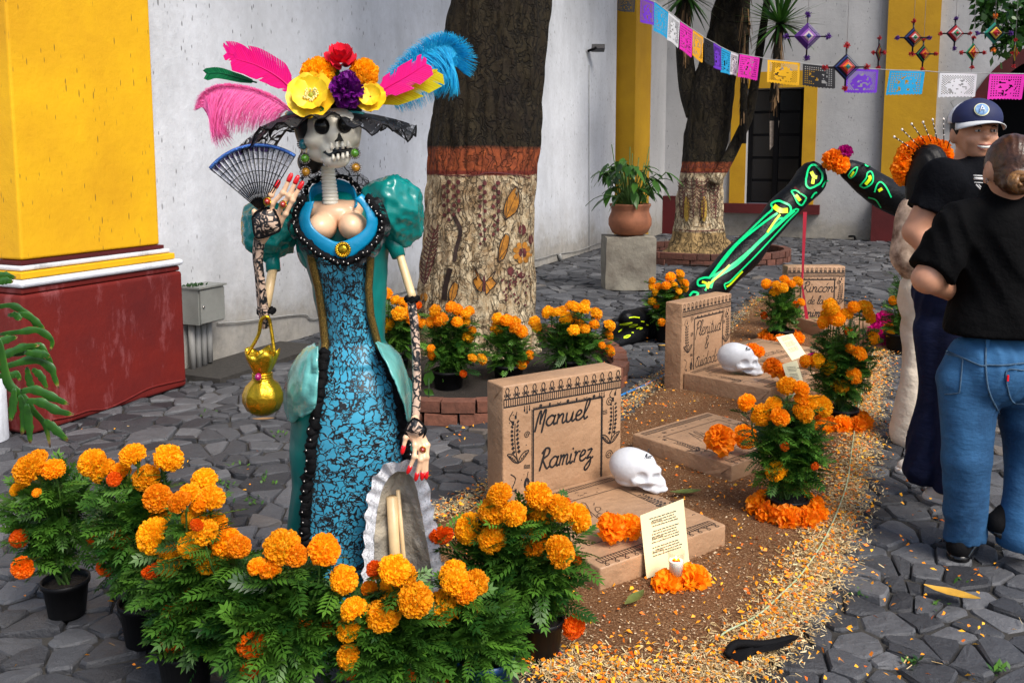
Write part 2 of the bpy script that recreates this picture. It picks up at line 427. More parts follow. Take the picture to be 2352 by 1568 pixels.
M['ruff'] = lace('grey_tulle', (.22, .22, .25), 30, .1, ink=(.03, .03, .035), see=.45)
M['whitelace'] = lace('white_eyelet_lace', (.82, .84, .90), 60, .045, ink=(.10, .11, .14), rough=.6, inkden=.45)
M['lining'] = simple('dusty_tulle_lining', (.42, .37, .28), .8, .55, 9, .8, 22, .02, col2=(.22, .21, .20))
M['paperW'] = simple('cream_card', (.72, .66, .42), .55, .05)
M['wax'] = simple('white_wax', (.85, .80, .74), .35, .04, sss=.3)
M['metalbox'] = simple('grey_metal_box', (.30, .31, .29), .45, .25, 6, .1, 30, metal=.3)
M['conduit'] = simple('grey_conduit', (.33, .33, .32), .6, .3, 6)
M['brick'] = simple('red_clay_brick', (.20, .075, .045), .85, .5, 20, .5, 40, .01, objrand=.6)
M['brick_far'] = simple('red_clay_brick_far', (.14, .05, .032), .85, .5, 20, .5, 40, .01, objrand=.6)
M['darkdoor'] = simple('dark_window_joinery', (.003, .003, .004), .6, .3, 6, spec=.1)
M['neon'] = simple('neon_green_paint', (.0, .80, .26), .4, .12); M['neony'] = simple('neon_yellow_paint', (.70, .95, .01), .4, .1)
M['limb'] = simple('black_papier_mache', (.0045, .005, .0065), .45, .4, 4, .6, 6, .04, spec=.2)
def glassmat():
    t = NT('clear_glass'); g = t.n('ShaderNodeBsdfGlossy'); g.inputs['Roughness'].default_value = .03; tr = t.n('ShaderNodeBsdfTransparent'); tr.inputs[0].default_value = (.93, .95, .95, 1)
    lw = t.n('ShaderNodeLayerWeight'); lw.inputs[0].default_value = .12; mx = t.n('ShaderNodeMixShader'); t.l(t.math('MULTIPLY', lw.outputs['Facing'], .35), mx.inputs[0]); t.l(tr.outputs[0], mx.inputs[1]); t.l(g.outputs[0], mx.inputs[2]); t.l(mx.outputs[0], t.out.inputs[0]); return t.m
M['glass'] = glassmat()
def emit(name, col, st):
    t = NT(name); t.b.inputs['Emission Color'].default_value = tuple(col) + (1,); t.b.inputs['Emission Strength'].default_value = st; t.color(col); return t.m
M['flame'] = emit('candle_flame', (1, .55, .12), 9)
def gem(name, c): return simple(name, c, .08, .5, 90, .3, 60, .003, coat=.8, spec=.8)
M['gem_g'] = gem('green_glass_gem', (.16, .55, .03)); M['gem_o'] = gem('amber_glass_gem', (.65, .30, .01)); M['gem_b'] = gem('blue_glass_gem', (.02, .35, .45)); M['gem_r'] = gem('red_glass_gem', (.45, .02, .005))
M['rose'] = simple('hot_pink', (.95, .01, .33), .5, .25, 20)
# ================================================================== SETTING
D1 = Vector((.397, .918, 0)); D1.normalize(); N1 = Vector((D1.y, -D1.x, 0))      # along the long wall, and out of it
WL = Vector((-2.256, 5.986, 0))
D2 = Vector((.918, -.397, 0)); D2.normalize(); N2 = Vector((D2.y, -D2.x, 0))      # along the back wall, out of it (towards viewer)
if N2.y > 0: N2 = -N2
B0 = Vector((4.1, 17.1, 0))
Z = Vector((0, 0, 1))
def wallP(s, off=0, z=0): return WL + D1 * s + N1 * off + Z * z
def backP(s, off=0, z=0): return B0 + D2 * s + N2 * off + Z * z
def box_on(mb, P, A, B, C, t=0.0):
    """box with corner P and edge vectors A, B, C"""
    v = [P + A * i + B * j + C * k for i in (0, 1) for j in (0, 1) for k in (0, 1)]
    f = [(0, 1, 3, 2), (4, 6, 7, 5), (0, 4, 5, 1), (2, 3, 7, 6), (0, 2, 6, 4), (1, 5, 7, 3)]
    if A.cross(B).dot(C) < 0: f = [tuple(reversed(q)) for q in f]
    return mb.add(v, f, t)
# ---- ground
gv = [(-30, -6, -.017), (34, -6, -.017), (34, 40, -.017), (-30, 40, -.017)]
ground = tag(mk('ground', gv, [(0, 1, 2, 3)], M['soil'], smooth=False), kind='structure')
# ---- the sawdust bed outline (x,y in metres)
bedpx = [(1262, 1500), (1300, 1640), (1520, 1680), (1690, 1600), (1800, 1500), (1880, 1400), (1945, 1270), (1985, 1130), (2010, 1000), (2025, 900), (2045, 810), (2050, 740), (1960, 700), (1850, 690), (1740, 680), (1690, 735), (1590, 830), (1500, 890), (1420, 960), (1300, 985), (1130, 1130), (1000, 1185), (985, 1260), (1080, 1360), (1230, 1440)]
bed = [G(x, y).to_2d() for x, y in bedpx]
bed = [p.to_2d() for p in cr([Vector((p.x, p.y, 0)) for p in bed + [bed[0]]], 5)][:-1]
bedA = np.array([(p.x, p.y) for p in bed])
def sdbed(X, Y):
    """signed distance to the bed outline, negative inside"""
    X = np.asarray(X, float); Y = np.asarray(Y, float); a = bedA; b = np.roll(bedA, -1, 0)
    d = np.full(X.shape, 1e9); ins = np.zeros(X.shape, bool)
    for (x0, y0), (x1, y1) in zip(a, b):
        ex, ey = x1 - x0, y1 - y0; h = np.clip(((X - x0) * ex + (Y - y0) * ey) / (ex * ex + ey * ey + 1e-12), 0, 1)
        d = np.minimum(d, np.hypot(X - x0 - h * ex, Y - y0 - h * ey))
        cnd = ((y0 > Y) != (y1 > Y)); xi = x0 + (Y - y0) * ex / (ey if abs(ey) > 1e-12 else 1e-12); ins ^= cnd & (X < xi)
    return np.where(ins, -d, d)
# ---- cobbles: an irregular tessellation of split stones
def clip(poly, p, q, w=0.0):
    mx, my = p[0] + (q[0] - p[0]) * (.5 + w), p[1] + (q[1] - p[1]) * (.5 + w); nx, ny = q[0] - p[0], q[1] - p[1]; out = []
    L = len(poly); d = [(x - mx) * nx + (y - my) * ny for x, y in poly]
    for i in range(L):
        a, b = poly[i - 1], poly[i]; da, db = d[i - 1], d[i]
        if (da <= 0) != (db <= 0): t = da / (da - db); out.append((a[0] + t * (b[0] - a[0]), a[1] + t * (b[1] - a[1])))
        if db <= 0: out.append(b)
    return out
def cobbles():
    rows = []; y = 1.75
    ax = math.radians(24)
    sites = []; cell = .125; wts = {}
    xs = np.arange(-7.5, 13, cell)
    yy = 1.6
    while yy < 18.2:
        c = .102 if yy < 9 else .17
        xx = -.62 * yy - 1.2
        while xx < .62 * yy + 1.6:
            if rng.random() > (.34 if yy < 9 else .2):
                sites.append((xx + rng.uniform(-.46, .46) * c, yy + rng.uniform(-.46, .46) * c * .9))
            xx += c * 1.25
        yy += c * .78
    S = np.array(sites)
    # stay out of the wall, the bed and the far building
    sW = (S[:, 0] - WL.x) * N1.x + (S[:, 1] - WL.y) * N1.y; sB = (S[:, 0] - B0.x) * N2.x + (S[:, 1] - B0.y) * N2.y
    keep = (sW > -.25) & (sB > -.25)
    S = S[keep]; inb = sdbed(S[:, 0], S[:, 1]) < -.22
    WT = rng.uniform(-.11, .11, len(S)); buck = {}
    for i, (x, y) in enumerate(S): buck.setdefault((int(x // .3), int(y // .3)), []).append(i)
    big = []; soup = MB()
    cells = []
    for i, (x, y) in enumerate(S):
        if inb[i]: continue
        R = .3; poly = [(x - R, y - R), (x + R, y - R), (x + R, y + R), (x - R, y + R)]
        gx, gy = int(x // .3), int(y // .3); nb = []
        for a in (-2, -1, 0, 1, 2):
            for b in (-2, -1, 0, 1, 2): nb += buck.get((gx + a, gy + b), [])
        nb = [(S[j][0], S[j][1], WT[i] - WT[j]) for j in nb if j != i]; nb.sort(key=lambda q: (q[0] - x)**2 + (q[1] - y)**2)
        for q in nb[:16]:
            poly = clip(poly, (x, y), q, q[2])
            if len(poly) < 3: break
        if len(poly) < 3: continue
        A = abs(sum(poly[k - 1][0] * poly[k][1] - poly[k][0] * poly[k - 1][1] for k in range(len(poly)))) / 2
        if A < .0012: continue
        px, py, dep = proj((x, y, 0)); vis = -20 < px < 2372 and 500 < py < 1600
        cells.append((A / dep**2.6 if vis else 0, x, y, poly, A))
    cells.sort(key=lambda q: -q[0])
    for n, (_, x, y, poly, A) in enumerate(cells):
        near = y < 9
        cx = sum(p[0] for p in poly) / len(poly); cy = sum(p[1] for p in poly) / len(poly)
        if near:                              # knock the corners off
            q = []
            for k in range(len(poly)):
                a, b = poly[k - 1], poly[k]
                w = rng.uniform(.07, .17)
                q += [(a[0] + (b[0] - a[0]) * w, a[1] + (b[1] - a[1]) * w), (a[0] + (b[0] - a[0]) * (1 - w), a[1] + (b[1] - a[1]) * (1 - w))]
            poly = q
        sz = math.sqrt(A); g = min(.0055, sz * .07) * rng.uniform(.6, 1.5)
        def ring(shr, z, jit=0):
            out = []
            for (a, b) in poly:
                dx, dy = a - cx, b - cy; L = math.hypot(dx, dy) + 1e-9; k = max(.1, (L - shr) / L)
                out.append((cx + dx * k + rng.uniform(-jit, jit), cy + dy * k + rng.uniform(-jit, jit), z))
            return out
        h = rng.uniform(-.011, .006); tx, ty = rng.uniform(-.11, .11, 2); top = []
        m = len(poly)
        def tz(p, dz): return (p[0], p[1], p[2] + dz + (p[0] - cx) * tx + (p[1] - cy) * ty)
        if near:
            V = ring(g * .6, -.035) + [tz(p, rng.uniform(-.002, .002)) for p in ring(g, h - .008, .0025)] + [tz(p, rng.uniform(-.0015, .0015)) for p in ring(g + sz * .05, h, .003)] + [tz((cx + rng.uniform(-.01, .01), cy, h), rng.uniform(.0, .005))]
            nr = 3
        else:
            V = ring(g * .6, -.035) + [tz(p, 0) for p in ring(g + sz * .06, h)] + [tz((cx, cy, h), .003)]; nr = 2
        F = []
        for r in range(nr - 1):
            for k in range(m): k2 = (k + 1) % m; F.append((r * m + k, r * m + k2, (r + 1) * m + k2, (r + 1) * m + k))
        for k in range(m): F.append(((nr - 1) * m + k, (nr - 1) * m + (k + 1) % m, nr * m))
        t = min(1, max(0, rng.normal(.42, .22)))
        if n < 300: mk('cobblestone', V, F, M['stone'], ground, smooth=False, attr=[t] * len(V))
        else: soup.add(V, F, t)
    o = soup.build('cobblestone', M['stone'], ground, smooth=False, attr=True); tag(o, kind='stuff')
    # smooth shading with creases is not wanted on split stone: shade the soup by face where far
    return o
cobbles()
# ---- long white wall
mb = MB(); LW = 13.2 + .0
Lwall = (Vector((1.783, 15.334, 0)) - WL).dot(D1)
def gridwall(name, P, A, nA, H, nH, thick, mat, parent, amp=.012):
    """plaster face with a gently uneven surface and a solid back"""
    n = (A.cross(Z)).normalized(); v = []; f = []
    if n.dot(CO - P) < 0: n = -n
    for j in range(nH + 1):
        for i in range(nA + 1):
            p = P + A * (i / nA) + Z * (H * j / nH)
            edge = min(i, nA - i, 1)
            v.append(p + n * (amp * noise.noise(p * .9) + amp * .5 * noise.noise(p * 3.1)) * edge)
    for j in range(nH):
        for i in range(nA): a = j * (nA + 1) + i; f.append((a, a + 1, a + nA + 2, a + nA + 1))
    m = MB().add(v, f)
    box_on(m, P - n * (thick + .05), A, n * thick, Z * H)
    # closing strips round the edge
    for (p, q) in ((P, P + A), (P + Z * H, P + A + Z * H)):
        m.add([p, q, q - n * .06, p - n * .06], [(0, 1, 2, 3)])
    for p in (P, P + A): m.add([p, p + Z * H, p + Z * H - n * .06, p - n * .06], [(0, 1, 2, 3)])
    return m.build(name, mat, parent, smooth=False)
wall = thing('courtyard_wall', WL, 'long white plastered wall with dark scrapes and a damp foot, behind the statue', 'wall')
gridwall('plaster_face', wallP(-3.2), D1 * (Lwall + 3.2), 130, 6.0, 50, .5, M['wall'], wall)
# ---- yellow pilaster with red plinth
pil = thing('wall_column', wallP(-.85, .13), 'broad yellow column with dark red plinth and white moulding at the left edge', 'column')
s0, s1 = -1.42, -.274
def zat(x, y, off, s_ref=None):
    return onpl(x, y, wallP(0, off), N1)
zt = zat(400, 612, .26).z; zy = zat(352, 565, .17).z
def slab(name, a0, a1, off, z0, z1, mat, bev=0, n=1, bulge=0):
    m = MB(); box_on(m, wallP(a0, -.1, z0), D1 * (a1 - a0), N1 * (off + .1), Z * (z1 - z0))
    o = m.build(name, mat, pil, smooth=False)
    if bev:
        b = o.modifiers.new('b', 'BEVEL'); b.width = bev; b.segments = 3
    return o
slab('plinth', s0, s1, .26, 0, zt - .035, M['red'], .02)
slab('plinth_upper_step', s0 + .012, s1 - .012, .251, zt - .032, zt, M['red'], .01)
slab('moulding', s0 - .005, s1 + .008, .272, zt + .003, zt + .042, M['moulding'], .022)
slab('moulding_step', s0 + .025, s1 - .03, .235, zt + .045, zt + .083, M['yellow'], .008)
slab('moulding_step', s0 + .04, s1 - .05, .215, zt + .086, zt + .112, M['moulding'], .01)
slab('painted_line', s0 + .062, s1 - .078, .192, zt + .115, zt + .137, M['redline'], .003)
m = MB(); zb = zt + .14
box_on(m, wallP(s0 + .075, -.1, zb), D1 * (s1 - .10 - s0 - .075), N1 * .28, Z * (6 - zb)); o = m.build('shaft', M['yellow'], pil, smooth=False)
b = o.modifiers.new('b', 'BEVEL'); b.width = .014; b.segments = 3
# crack ridge across the plinth
pts = [onpl(x, y, wallP(0, .262), N1) for x, y in ((120, 963), (165, 955), (205, 942), (245, 938), (290, 918), (340, 892), (385, 880), (424, 872))]
mb = MB(); mb.tube(cr(pts, 4), .006, 6); mb.build('paint_ridge', M['red'], pil)
# ---- meter box and conduits
eb = thing('meter_box', wallP(.35, .1), 'small grey metal meter box on the white wall beside the red plinth', 'electrical box')
OFF = .17
a = onpl(455, 665, wallP(0, OFF), N1); c = onpl(517, 745, wallP(0, OFF), N1); d = onpl(455, 750, wallP(0, OFF), N1)
sa = (a - WL).dot(D1); scc = (c - WL).dot(D1); z0, z1 = d.z + .005, a.z
mb = MB(); box_on(mb, wallP(sa, -.05, z0), D1 * (scc - sa), N1 * (OFF + .045), Z * (z1 - z0)); mb.build('case', M['metalbox'], eb, smooth=False)
mb = MB(); box_on(mb, wallP(sa + .008, OFF - .002, z0 + .01), D1 * (scc - sa - .016), N1 * .012, Z * (z1 - z0 - .02)); dr = mb.build('door', M['metalbox'], eb, smooth=False)
mb = MB(); mb.tube([wallP(sa + .03, OFF + .01, (z0 + z1) / 2), wallP(sa + .03, OFF + .02, (z0 + z1) / 2)], .008, 10); mb.build('lock', M['silver'], dr)
mb = MB(); box_on(mb, wallP(sa - .01, -.04, z1 + .001), D1 * (scc - sa + .02), N1 * (OFF + .06), Z * .012); mb.build('lid', M['metalbox'], eb, smooth=False)
for i in range(4):
    s = sa + .05 + i * .055; mb = MB(); mb.tube([wallP(s, .05, z0), wallP(s, .05, .02 + .008 * i)], .022, 10); mb.build('conduit_pipe', M['conduit'], eb)
mb = MB(); box_on(mb, wallP(sa - .1, .0, -.02), D1 * 1.15, N1 * .42, Z * .05); tag(mb.build('paving_slab', M['soil'], None, smooth=False), 'flat grey paving slab on the ground under the meter box', 'slab')
# moss on the lid
mb = MB()
for i in range(60):
    p = wallP(sa + rng.uniform(.0, .14), rng.uniform(.02, .12), z1 + .014); mb.tube([p, p + Vector((rng.uniform(-.012, .012), rng.uniform(-.012, .012), rng.uniform(.005, .02)))], [.006, .002], 4)
tag(mb.build('moss', M['leaf'], None), 'small clump of moss on top of the grey meter box', 'moss')
# ---- cable and wall lamp on the long wall
def wl(x, y, off=.02): return onpl(x, y, wallP(0, off), N1)
mb = MB(); mb.tube(cr([wl(x, y) for x, y in ((500, 742), (560, 738), (640, 727), (700, 722), (745, 728), (960, 660), (1235, 595), (1270, 585), (1330, 575), (1375, 558), (1418, 548))], 5), .006, 6)
tag(mb.build('wall_cable', M['conduit'], None), 'thin grey cable sagging along the foot of the white wall', 'cable')
mb = MB(); mb.tube([wl(1353, 150), wl(1353, 575)], .006, 6); mb.tube([wl(1285, 585, .04), wl(1288, 600, .03)], .03, 6)
tag(mb.build('wall_cable', M['conduit'], None), 'thin vertical cable running down the white wall from the small lamp', 'cable')
lm = thing('wall_lamp', wl(1365, 120), 'small black floodlight on a short arm high on the white wall', 'wall lamp')
P = wl(1350, 118, .02); Q = P + N1 * .14 + Z * .05
mb = MB(); mb.tube([P, P + N1 * .1 + Z * .03, Q], .02, 8); mb.build('arm', M['black'], lm)
fr = Matrix.Rotation(math.radians(-20), 3, 'X')
mb = MB(); mb.box(Q + D1 * .08, (.2, .13, .07), fr); mb.build('lamp_head', M['black_gloss'], lm, smooth=False)
# ---- far building
fb = thing('courtyard_building', backP(0), 'far white building with yellow pilasters, dark window and arched doorway', 'building')
cP = wallP(Lwall + .02, 0)
Pc = Vector((1.80, 15.42, 0))
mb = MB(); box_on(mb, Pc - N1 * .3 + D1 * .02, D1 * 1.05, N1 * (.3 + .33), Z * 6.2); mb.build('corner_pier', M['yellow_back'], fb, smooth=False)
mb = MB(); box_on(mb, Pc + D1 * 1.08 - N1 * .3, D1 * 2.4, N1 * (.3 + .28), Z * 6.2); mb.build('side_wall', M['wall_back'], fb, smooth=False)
def bk(x, y, off=0): return onpl(x, y, backP(0, off), N2)
def bs(x, y=470, off=0): return (bk(x, y, off) - B0).dot(D2)
xL = -2.6; wA, wB = bs(1710), bs(1838); fA, fB = bs(1675), bs(1868); pA, pB = bs(2020), bs(2138)
zs, ztop = bk(1780, 468).z, bk(1780, 203).z; zl = bk(1780, 165).z
ar0 = bs(2230, 250); arH = bk(2300, 85).z
def wallseg(a0, a1, z0, z1, name='wall_panel'):
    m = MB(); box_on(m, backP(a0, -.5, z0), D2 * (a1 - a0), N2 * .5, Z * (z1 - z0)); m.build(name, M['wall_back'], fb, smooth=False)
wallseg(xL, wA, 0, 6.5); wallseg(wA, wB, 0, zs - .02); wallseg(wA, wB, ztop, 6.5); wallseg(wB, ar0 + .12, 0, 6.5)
# window
win = MB(); box_on(win, backP(wA, -.32, zs), D2 * (wB - wA), N2 * .05, Z * (ztop - zs)); wo_ = win.build('window', M['darkdoor'], fb, smooth=False)
dm = (wA + wB) / 2
for i in range(2):
    for j in range(5):
        w0 = wA + .06 + i * ((wB - wA) / 2); hh = (ztop - zs) / 5
        m = MB(); box_on(m, backP(w0, -.268, zs + j * hh + .03), D2 * ((wB - wA) / 2 - .11), N2 * .006, Z * (hh - .05)); m.build('pane', M['black_gloss'], wo_, smooth=False)
m = MB()
for q in (wA, dm - .04, wB - .08): box_on(m, backP(q, -.265, zs), D2 * .08, N2 * .05, Z * (ztop - zs))
m.build('window_frame', M['darkdoor'], wo_, smooth=False)
# warm reflection of the lit courtyard, painted as a small sheet over a pane
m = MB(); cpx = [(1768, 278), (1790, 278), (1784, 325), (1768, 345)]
m.add([bk(x, y, -.255) for x, y in cpx], [(3, 2, 1, 0)]); m.build('painted_reflection', simple('reflection_paint', (.5, .42, .35), .8, .5, 20), wo_, smooth=False)
def trim(a0, a1, z0, z1, off, mat, name, bev=0):
    m = MB(); box_on(m, backP(a0, .004, z0), D2 * (a1 - a0), N2 * off, Z * (z1 - z0)); m.build(name, mat, fb, smooth=False)
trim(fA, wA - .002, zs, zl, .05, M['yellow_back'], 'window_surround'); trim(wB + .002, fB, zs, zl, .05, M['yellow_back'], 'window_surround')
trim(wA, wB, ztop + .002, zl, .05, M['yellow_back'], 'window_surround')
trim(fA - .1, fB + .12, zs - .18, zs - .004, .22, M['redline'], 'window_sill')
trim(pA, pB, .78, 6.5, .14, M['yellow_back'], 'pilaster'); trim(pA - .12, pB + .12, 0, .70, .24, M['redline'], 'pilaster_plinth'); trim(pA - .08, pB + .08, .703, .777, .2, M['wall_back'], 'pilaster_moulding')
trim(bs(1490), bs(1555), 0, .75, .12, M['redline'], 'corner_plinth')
# arched doorway on the right
c0 = ar0 + .12; rad = 1.35; cen = c0 + rad; zsp = arH - rad - .25
m = MB(); N_ = 20; vin = []; vout = []
for i in range(N_ + 1):
    t = PI - PI * i / N_
    vin.append((cen + rad * math.cos(t), zsp + rad * math.sin(t))); vout.append((cen + (rad + .22) * math.cos(t), zsp + (rad + .22) * math.sin(t)))
prof_in = [(vin[0][0], 0)] + vin + [(vin[-1][0], 0)]; prof_out = [(vout[0][0], 0)] + vout + [(vout[-1][0], 0)]
V = []
for (a, z), (b_, z2) in zip(prof_in, prof_out): V += [backP(a, .05, z), backP(b_, .05, z2), backP(a, -.5, z), backP(b_, -.0, z2)]
F = []
for i in range(len(prof_in) - 1):
    k = i * 4; F += [(k, k + 1, k + 5, k + 4), (k, k + 4, k + 6, k + 2), (k + 1, k + 3, k + 7, k + 5)]
m.add(V, F); m.build('arch_surround', M['redline'], fb, smooth=False)
m = MB(); V = []; F = []
for (a, z) in vout: V += [backP(a, .002, z), backP(a, .002, 6.5)]
for i in range(len(vout) - 1): F.append((2 * i, 2 * i + 2, 2 * i + 3, 2 * i + 1))
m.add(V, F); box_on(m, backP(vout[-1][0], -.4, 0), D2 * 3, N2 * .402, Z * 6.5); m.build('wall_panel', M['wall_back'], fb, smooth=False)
m = MB(); box_on(m, backP(c0 - .3, -1.6, 0), D2 * 3.4, N2 * .1, Z * 5); m.build('passage_back', M['darkdoor'], fb, smooth=False)
m = MB(); box_on(m, backP(c0 - .31, -1.5, 0), D2 * .1, N2 * 1.0, Z * 5); box_on(m, backP(c0 + 2.95, -1.5, 0), D2 * .1, N2 * 1.0, Z * 5); box_on(m, backP(c0 - .3, -1.5, 4.9), D2 * 3.3, N2 * 1.0, Z * .1); m.build('passage_side', M['darkdoor'], fb, smooth=False)
# small fittings
m = MB(); p = bk(2195, 268, .06); m.box(p, (.12, .08, .16)); m.tube([p + Z * .08, p + Vector((-.1, 0, .25)), p + Vector((.0, 0, .32))], .008, 5); tag(m.build('wall_socket', M['metalbox'], None, smooth=False), 'tiny grey box with a loose wire on the wall right of the yellow pilaster', 'electrical box')
m = MB(); p = bk(1962, 545, .02); m.tube(cr([bk(1950, 543, .05), bk(1962, 543, .12), bk(1965, 553, .1)], 4), .02, 6); tag(m.build('wall_tap', M['black'], None), 'small black pipe stub low on the far white wall', 'pipe')
m = MB(); m.tube(cr([bk(x, y, .02) for x, y in ((1640, 562 - 5), (1750, 560), (1800, 567), (1900, 573), (1990, 577))], 4), .012, 5)
tag(m.build('wall_cable', M['conduit'], None), 'dark cable along the foot of the far white wall', 'cable')
# a low roof gallery behind the viewer is not seen; the trees carry crowns above the frame
# ================================================================== TREES
def barkmat(name, zb, zo, zc, zbase=None, far=False):
    """bark, an orange painted band between zb..zo, dark red line, cream lime wash below zc"""
    t = NT(name); z = t.sepz()[2]
    zz = t.math('ADD', z, t.math('MULTIPLY', t.noise(6, 3), .03)); 
    dn = t.n('ShaderNodeTexNoise'); dn.inputs['Scale'].default_value = 7; dn.inputs['Detail'].default_value = 6; t.l(t.co(), dn.inputs['Vector']); dv = t.n('ShaderNodeVectorMath', operation='MULTIPLY_ADD'); t.l(dn.outputs['Color'], dv.inputs[0]); dv.inputs[1].default_value = (.55, .55, .30); t.l(t.co((2.6, 2.6, .55)), dv.inputs[2]); cr_ = t.vor(9 if not far else 6, 'DISTANCE_TO_EDGE', dv.outputs[0]); crack = t.math('MULTIPLY', t.ramp(cr_.outputs['Distance'], [(.0, 1.), (.05, .6), (.11, 0.)]), t.ramp(t.noise(5, 4, vec=t.co((1.6, 1.6, .7))), [(.34, 0.), (.5, 1.)]))
    cr2 = t.vor(21, 'DISTANCE_TO_EDGE', dv.outputs[0]); crack2 = t.math('MULTIPLY', t.ramp(cr2.outputs['Distance'], [(.0, 1.), (.08, 0.)]), t.ramp(t.noise(11, 3), [(.36, 0.), (.54, 1.)]))
    n1 = t.noise(3, 8, .75); n2 = t.noise(16, 8, .75)
    bark = t.mix(t.ramp(n1, [(.35, 0.), (.7, 1.)]), (.010, .006, .004), (.024, .018, .007))
    bark = t.mix(t.ramp(n2, [(.5, 0.), (.75, .8)]), bark, (.055, .042, .022))
    bark = t.mix(t.math('MULTIPLY', crack, .85), bark, (.004, .003, .002))
    lime = t.mix(t.ramp(n2, [(.38, 0.), (.66, 1.)]), (.30, .20, .10), (.74, .64, .44)); lime = t.mix(t.ramp(n1, [(.46, 0.), (.66, .8)]), lime, (.20, .12, .055))
    lime = t.mix(t.math('MULTIPLY', t.math('MAXIMUM', crack, t.math('MULTIPLY', crack2, .8)), .9), lime, (.05, .03, .018))
    org = t.mix(t.ramp(n2, [(.35, 0.), (.7, 1.)]), (.13, .028, .012), (.32, .075, .022)); org = t.mix(t.math('MULTIPLY', crack, .6), org, (.03, .012, .006))
    def step(a, w=.012):
        return t.math('MULTIPLY_ADD', 1, 0) if 0 else t.ramp(t.math('ADD', t.math('MULTIPLY', t.math('SUBTRACT', zz, a), 1 / w), .5), [(0, 0.), (1, 1.)])
    c = t.mix(step(zc), lime, (.13, .02, .012)); c = t.mix(step(zo), c, org); c = t.mix(step(zb, .03), c, bark)
    if zbase is not None:
        ochre = t.mix(t.ramp(n1, [(.3, 0.), (.65, 1.)]), (.03, .02, .01), (.42, .28, .12)); ochre = t.mix(t.math('MULTIPLY', crack, .8), ochre, (.02, .012, .006))
        c = t.mix(step(zbase), ochre, c)
    t.color(c); t.set(rough=.85, spec=.25)
    t.bump(crack, .8, -.02 if not far else -.03); t.bump(n2, .7, .012); t.bump(crack2, .4, -.006); return t.m
def trunk(name, parent, table, Y, mat, amp, nth, nz, top=None, seed=0):
    """table rows: (picture y, left x, right x)"""
    tab = sorted(table); ys = np.linspace(tab[0][0], tab[-1][0], nz); v = []; rows = []
    for y in ys:
        l, r = interp(tab, y); a, b = W(l, y, Y), W(r, y, Y); c = (a + b) / 2; rad = (b - a).length / 2; rows.append((c, rad))
    if top:                                  # go on above the frame
        c, r = rows[0]; dd = (rows[0][0] - rows[8][0]).normalized()
        rows = [(c + dd * (top * (1 - i / 10)), r * (.86 + .14 * i / 10)) for i in range(10)] + rows
    for i, (c, rad) in enumerate(rows):
        for k in range(nth):
            t = 2 * PI * k / nth; dr = Vector((math.cos(t), math.sin(t), 0)); p = c + dr * rad
            q = Vector((p.x * 9, p.y * 9, p.z * 1.6 + seed)); r1 = abs(noise.noise(q)); r2 = abs(noise.noise(q * 2.3)); lob = noise.noise(Vector((dr.x * 1.2, dr.y * 1.2, c.z * .5 + seed)))
            v.append(c + dr * (rad * (1 + .08 * lob) - amp * (.5 - r1 * 1.6) - amp * .5 * (.5 - r2 * 1.5)))
    f = []
    for i in range(len(rows) - 1):
        for k in range(nth): k2 = (k + 1) % nth; f.append((i * nth + k, (i + 1) * nth + k, (i + 1) * nth + k2, i * nth + k2))
    return mk(name, v, f, mat, parent), rows
def crown(parent, cen, R, n, size, flat=.5):
    """a broad crown of leaf clumps, for trees whose crowns spread above the frame"""
    c = rng.normal(size=(n, 3)); c /= np.linalg.norm(c, axis=1)[:, None]; c *= (rng.random(n)**.4)[:, None] * np.array(R); c += np.array(cen)
    u = rng.normal(size=(n, 3)); u /= np.linalg.norm(u, axis=1)[:, None]; w = np.cross(u, rng.normal(size=(n, 3))); w /= np.linalg.norm(w, axis=1)[:, None]
    s = rng.uniform(.6, 1.2, n)[:, None] * size
    v = np.stack([c - u * s, c + w * s * .4, c + u * s, c - w * s * .4], 1).reshape(-1, 3); f = np.arange(4 * n).reshape(-1, 4)
    return mk('crown', v, f, M['leaf2'], parent, smooth=False, attr=np.repeat(rng.random(n), 4))
T1 = thing('painted_tree', G(1096, 830), 'large leaning tree with whitewashed trunk painted with butterflies, an orange band above', 'tree')
T1Y = 6.5
M['bark1'] = barkmat('bark_painted', W(1110, 336, T1Y).z, W(1110, 386, T1Y).z, W(1110, 396, T1Y).z)
tab1 = [(-60, 1040, 1275), (0, 1031, 1264), (158, 1006, 1248), (253, 996, 1242), (354, 986, 1236), (430, 978, 1232), (506, 973, 1228), (590, 966, 1227), (664, 959, 1229), (727, 958, 1233), (790, 950, 1240), (840, 925, 1262), (872, 890, 1290)]
tr1, rows1 = trunk('trunk', T1, tab1, T1Y, M['bark1'], .030, 200, 230, top=3.2, seed=3)
c = rows1[0][0]
for k in range(5):
    a = k * 1.26 + .4; mb = MB(); mb.tube(cr([c - Z * .3, c + Vector((math.cos(a) * .5, math.sin(a) * .5, .6)), c + Vector((math.cos(a) * 1.4, math.sin(a) * 1.4, 1.5))], 5), list(np.linspace(.22, .06, 11)), 8); mb.build('limb', M['bark1'], T1)
crown(T1, c + Z * 1.6, (3.0, 3.0, 1.0), 7000, .14)
T2 = thing('painted_tree', G(1602, 590), 'dark forked tree in the background with a patterned white base and narrow orange band', 'tree')
T2Y = 12.7
M['bark2'] = barkmat('bark_painted_far', W(1610, 370, T2Y).z, W(1610, 391, T2Y).z, W(1610, 394, T2Y).z, W(1610, 528, T2Y).z, far=True)
tab2 = [(-60, 1652, 1722), (0, 1643, 1714), (99, 1622, 1701), (207, 1582, 1684), (276, 1578, 1676), (364, 1566, 1662), (420, 1560, 1659), (460, 1553, 1658), (513, 1551, 1660), (545, 1546, 1667), (570, 1532, 1682), (590, 1510, 1700)]
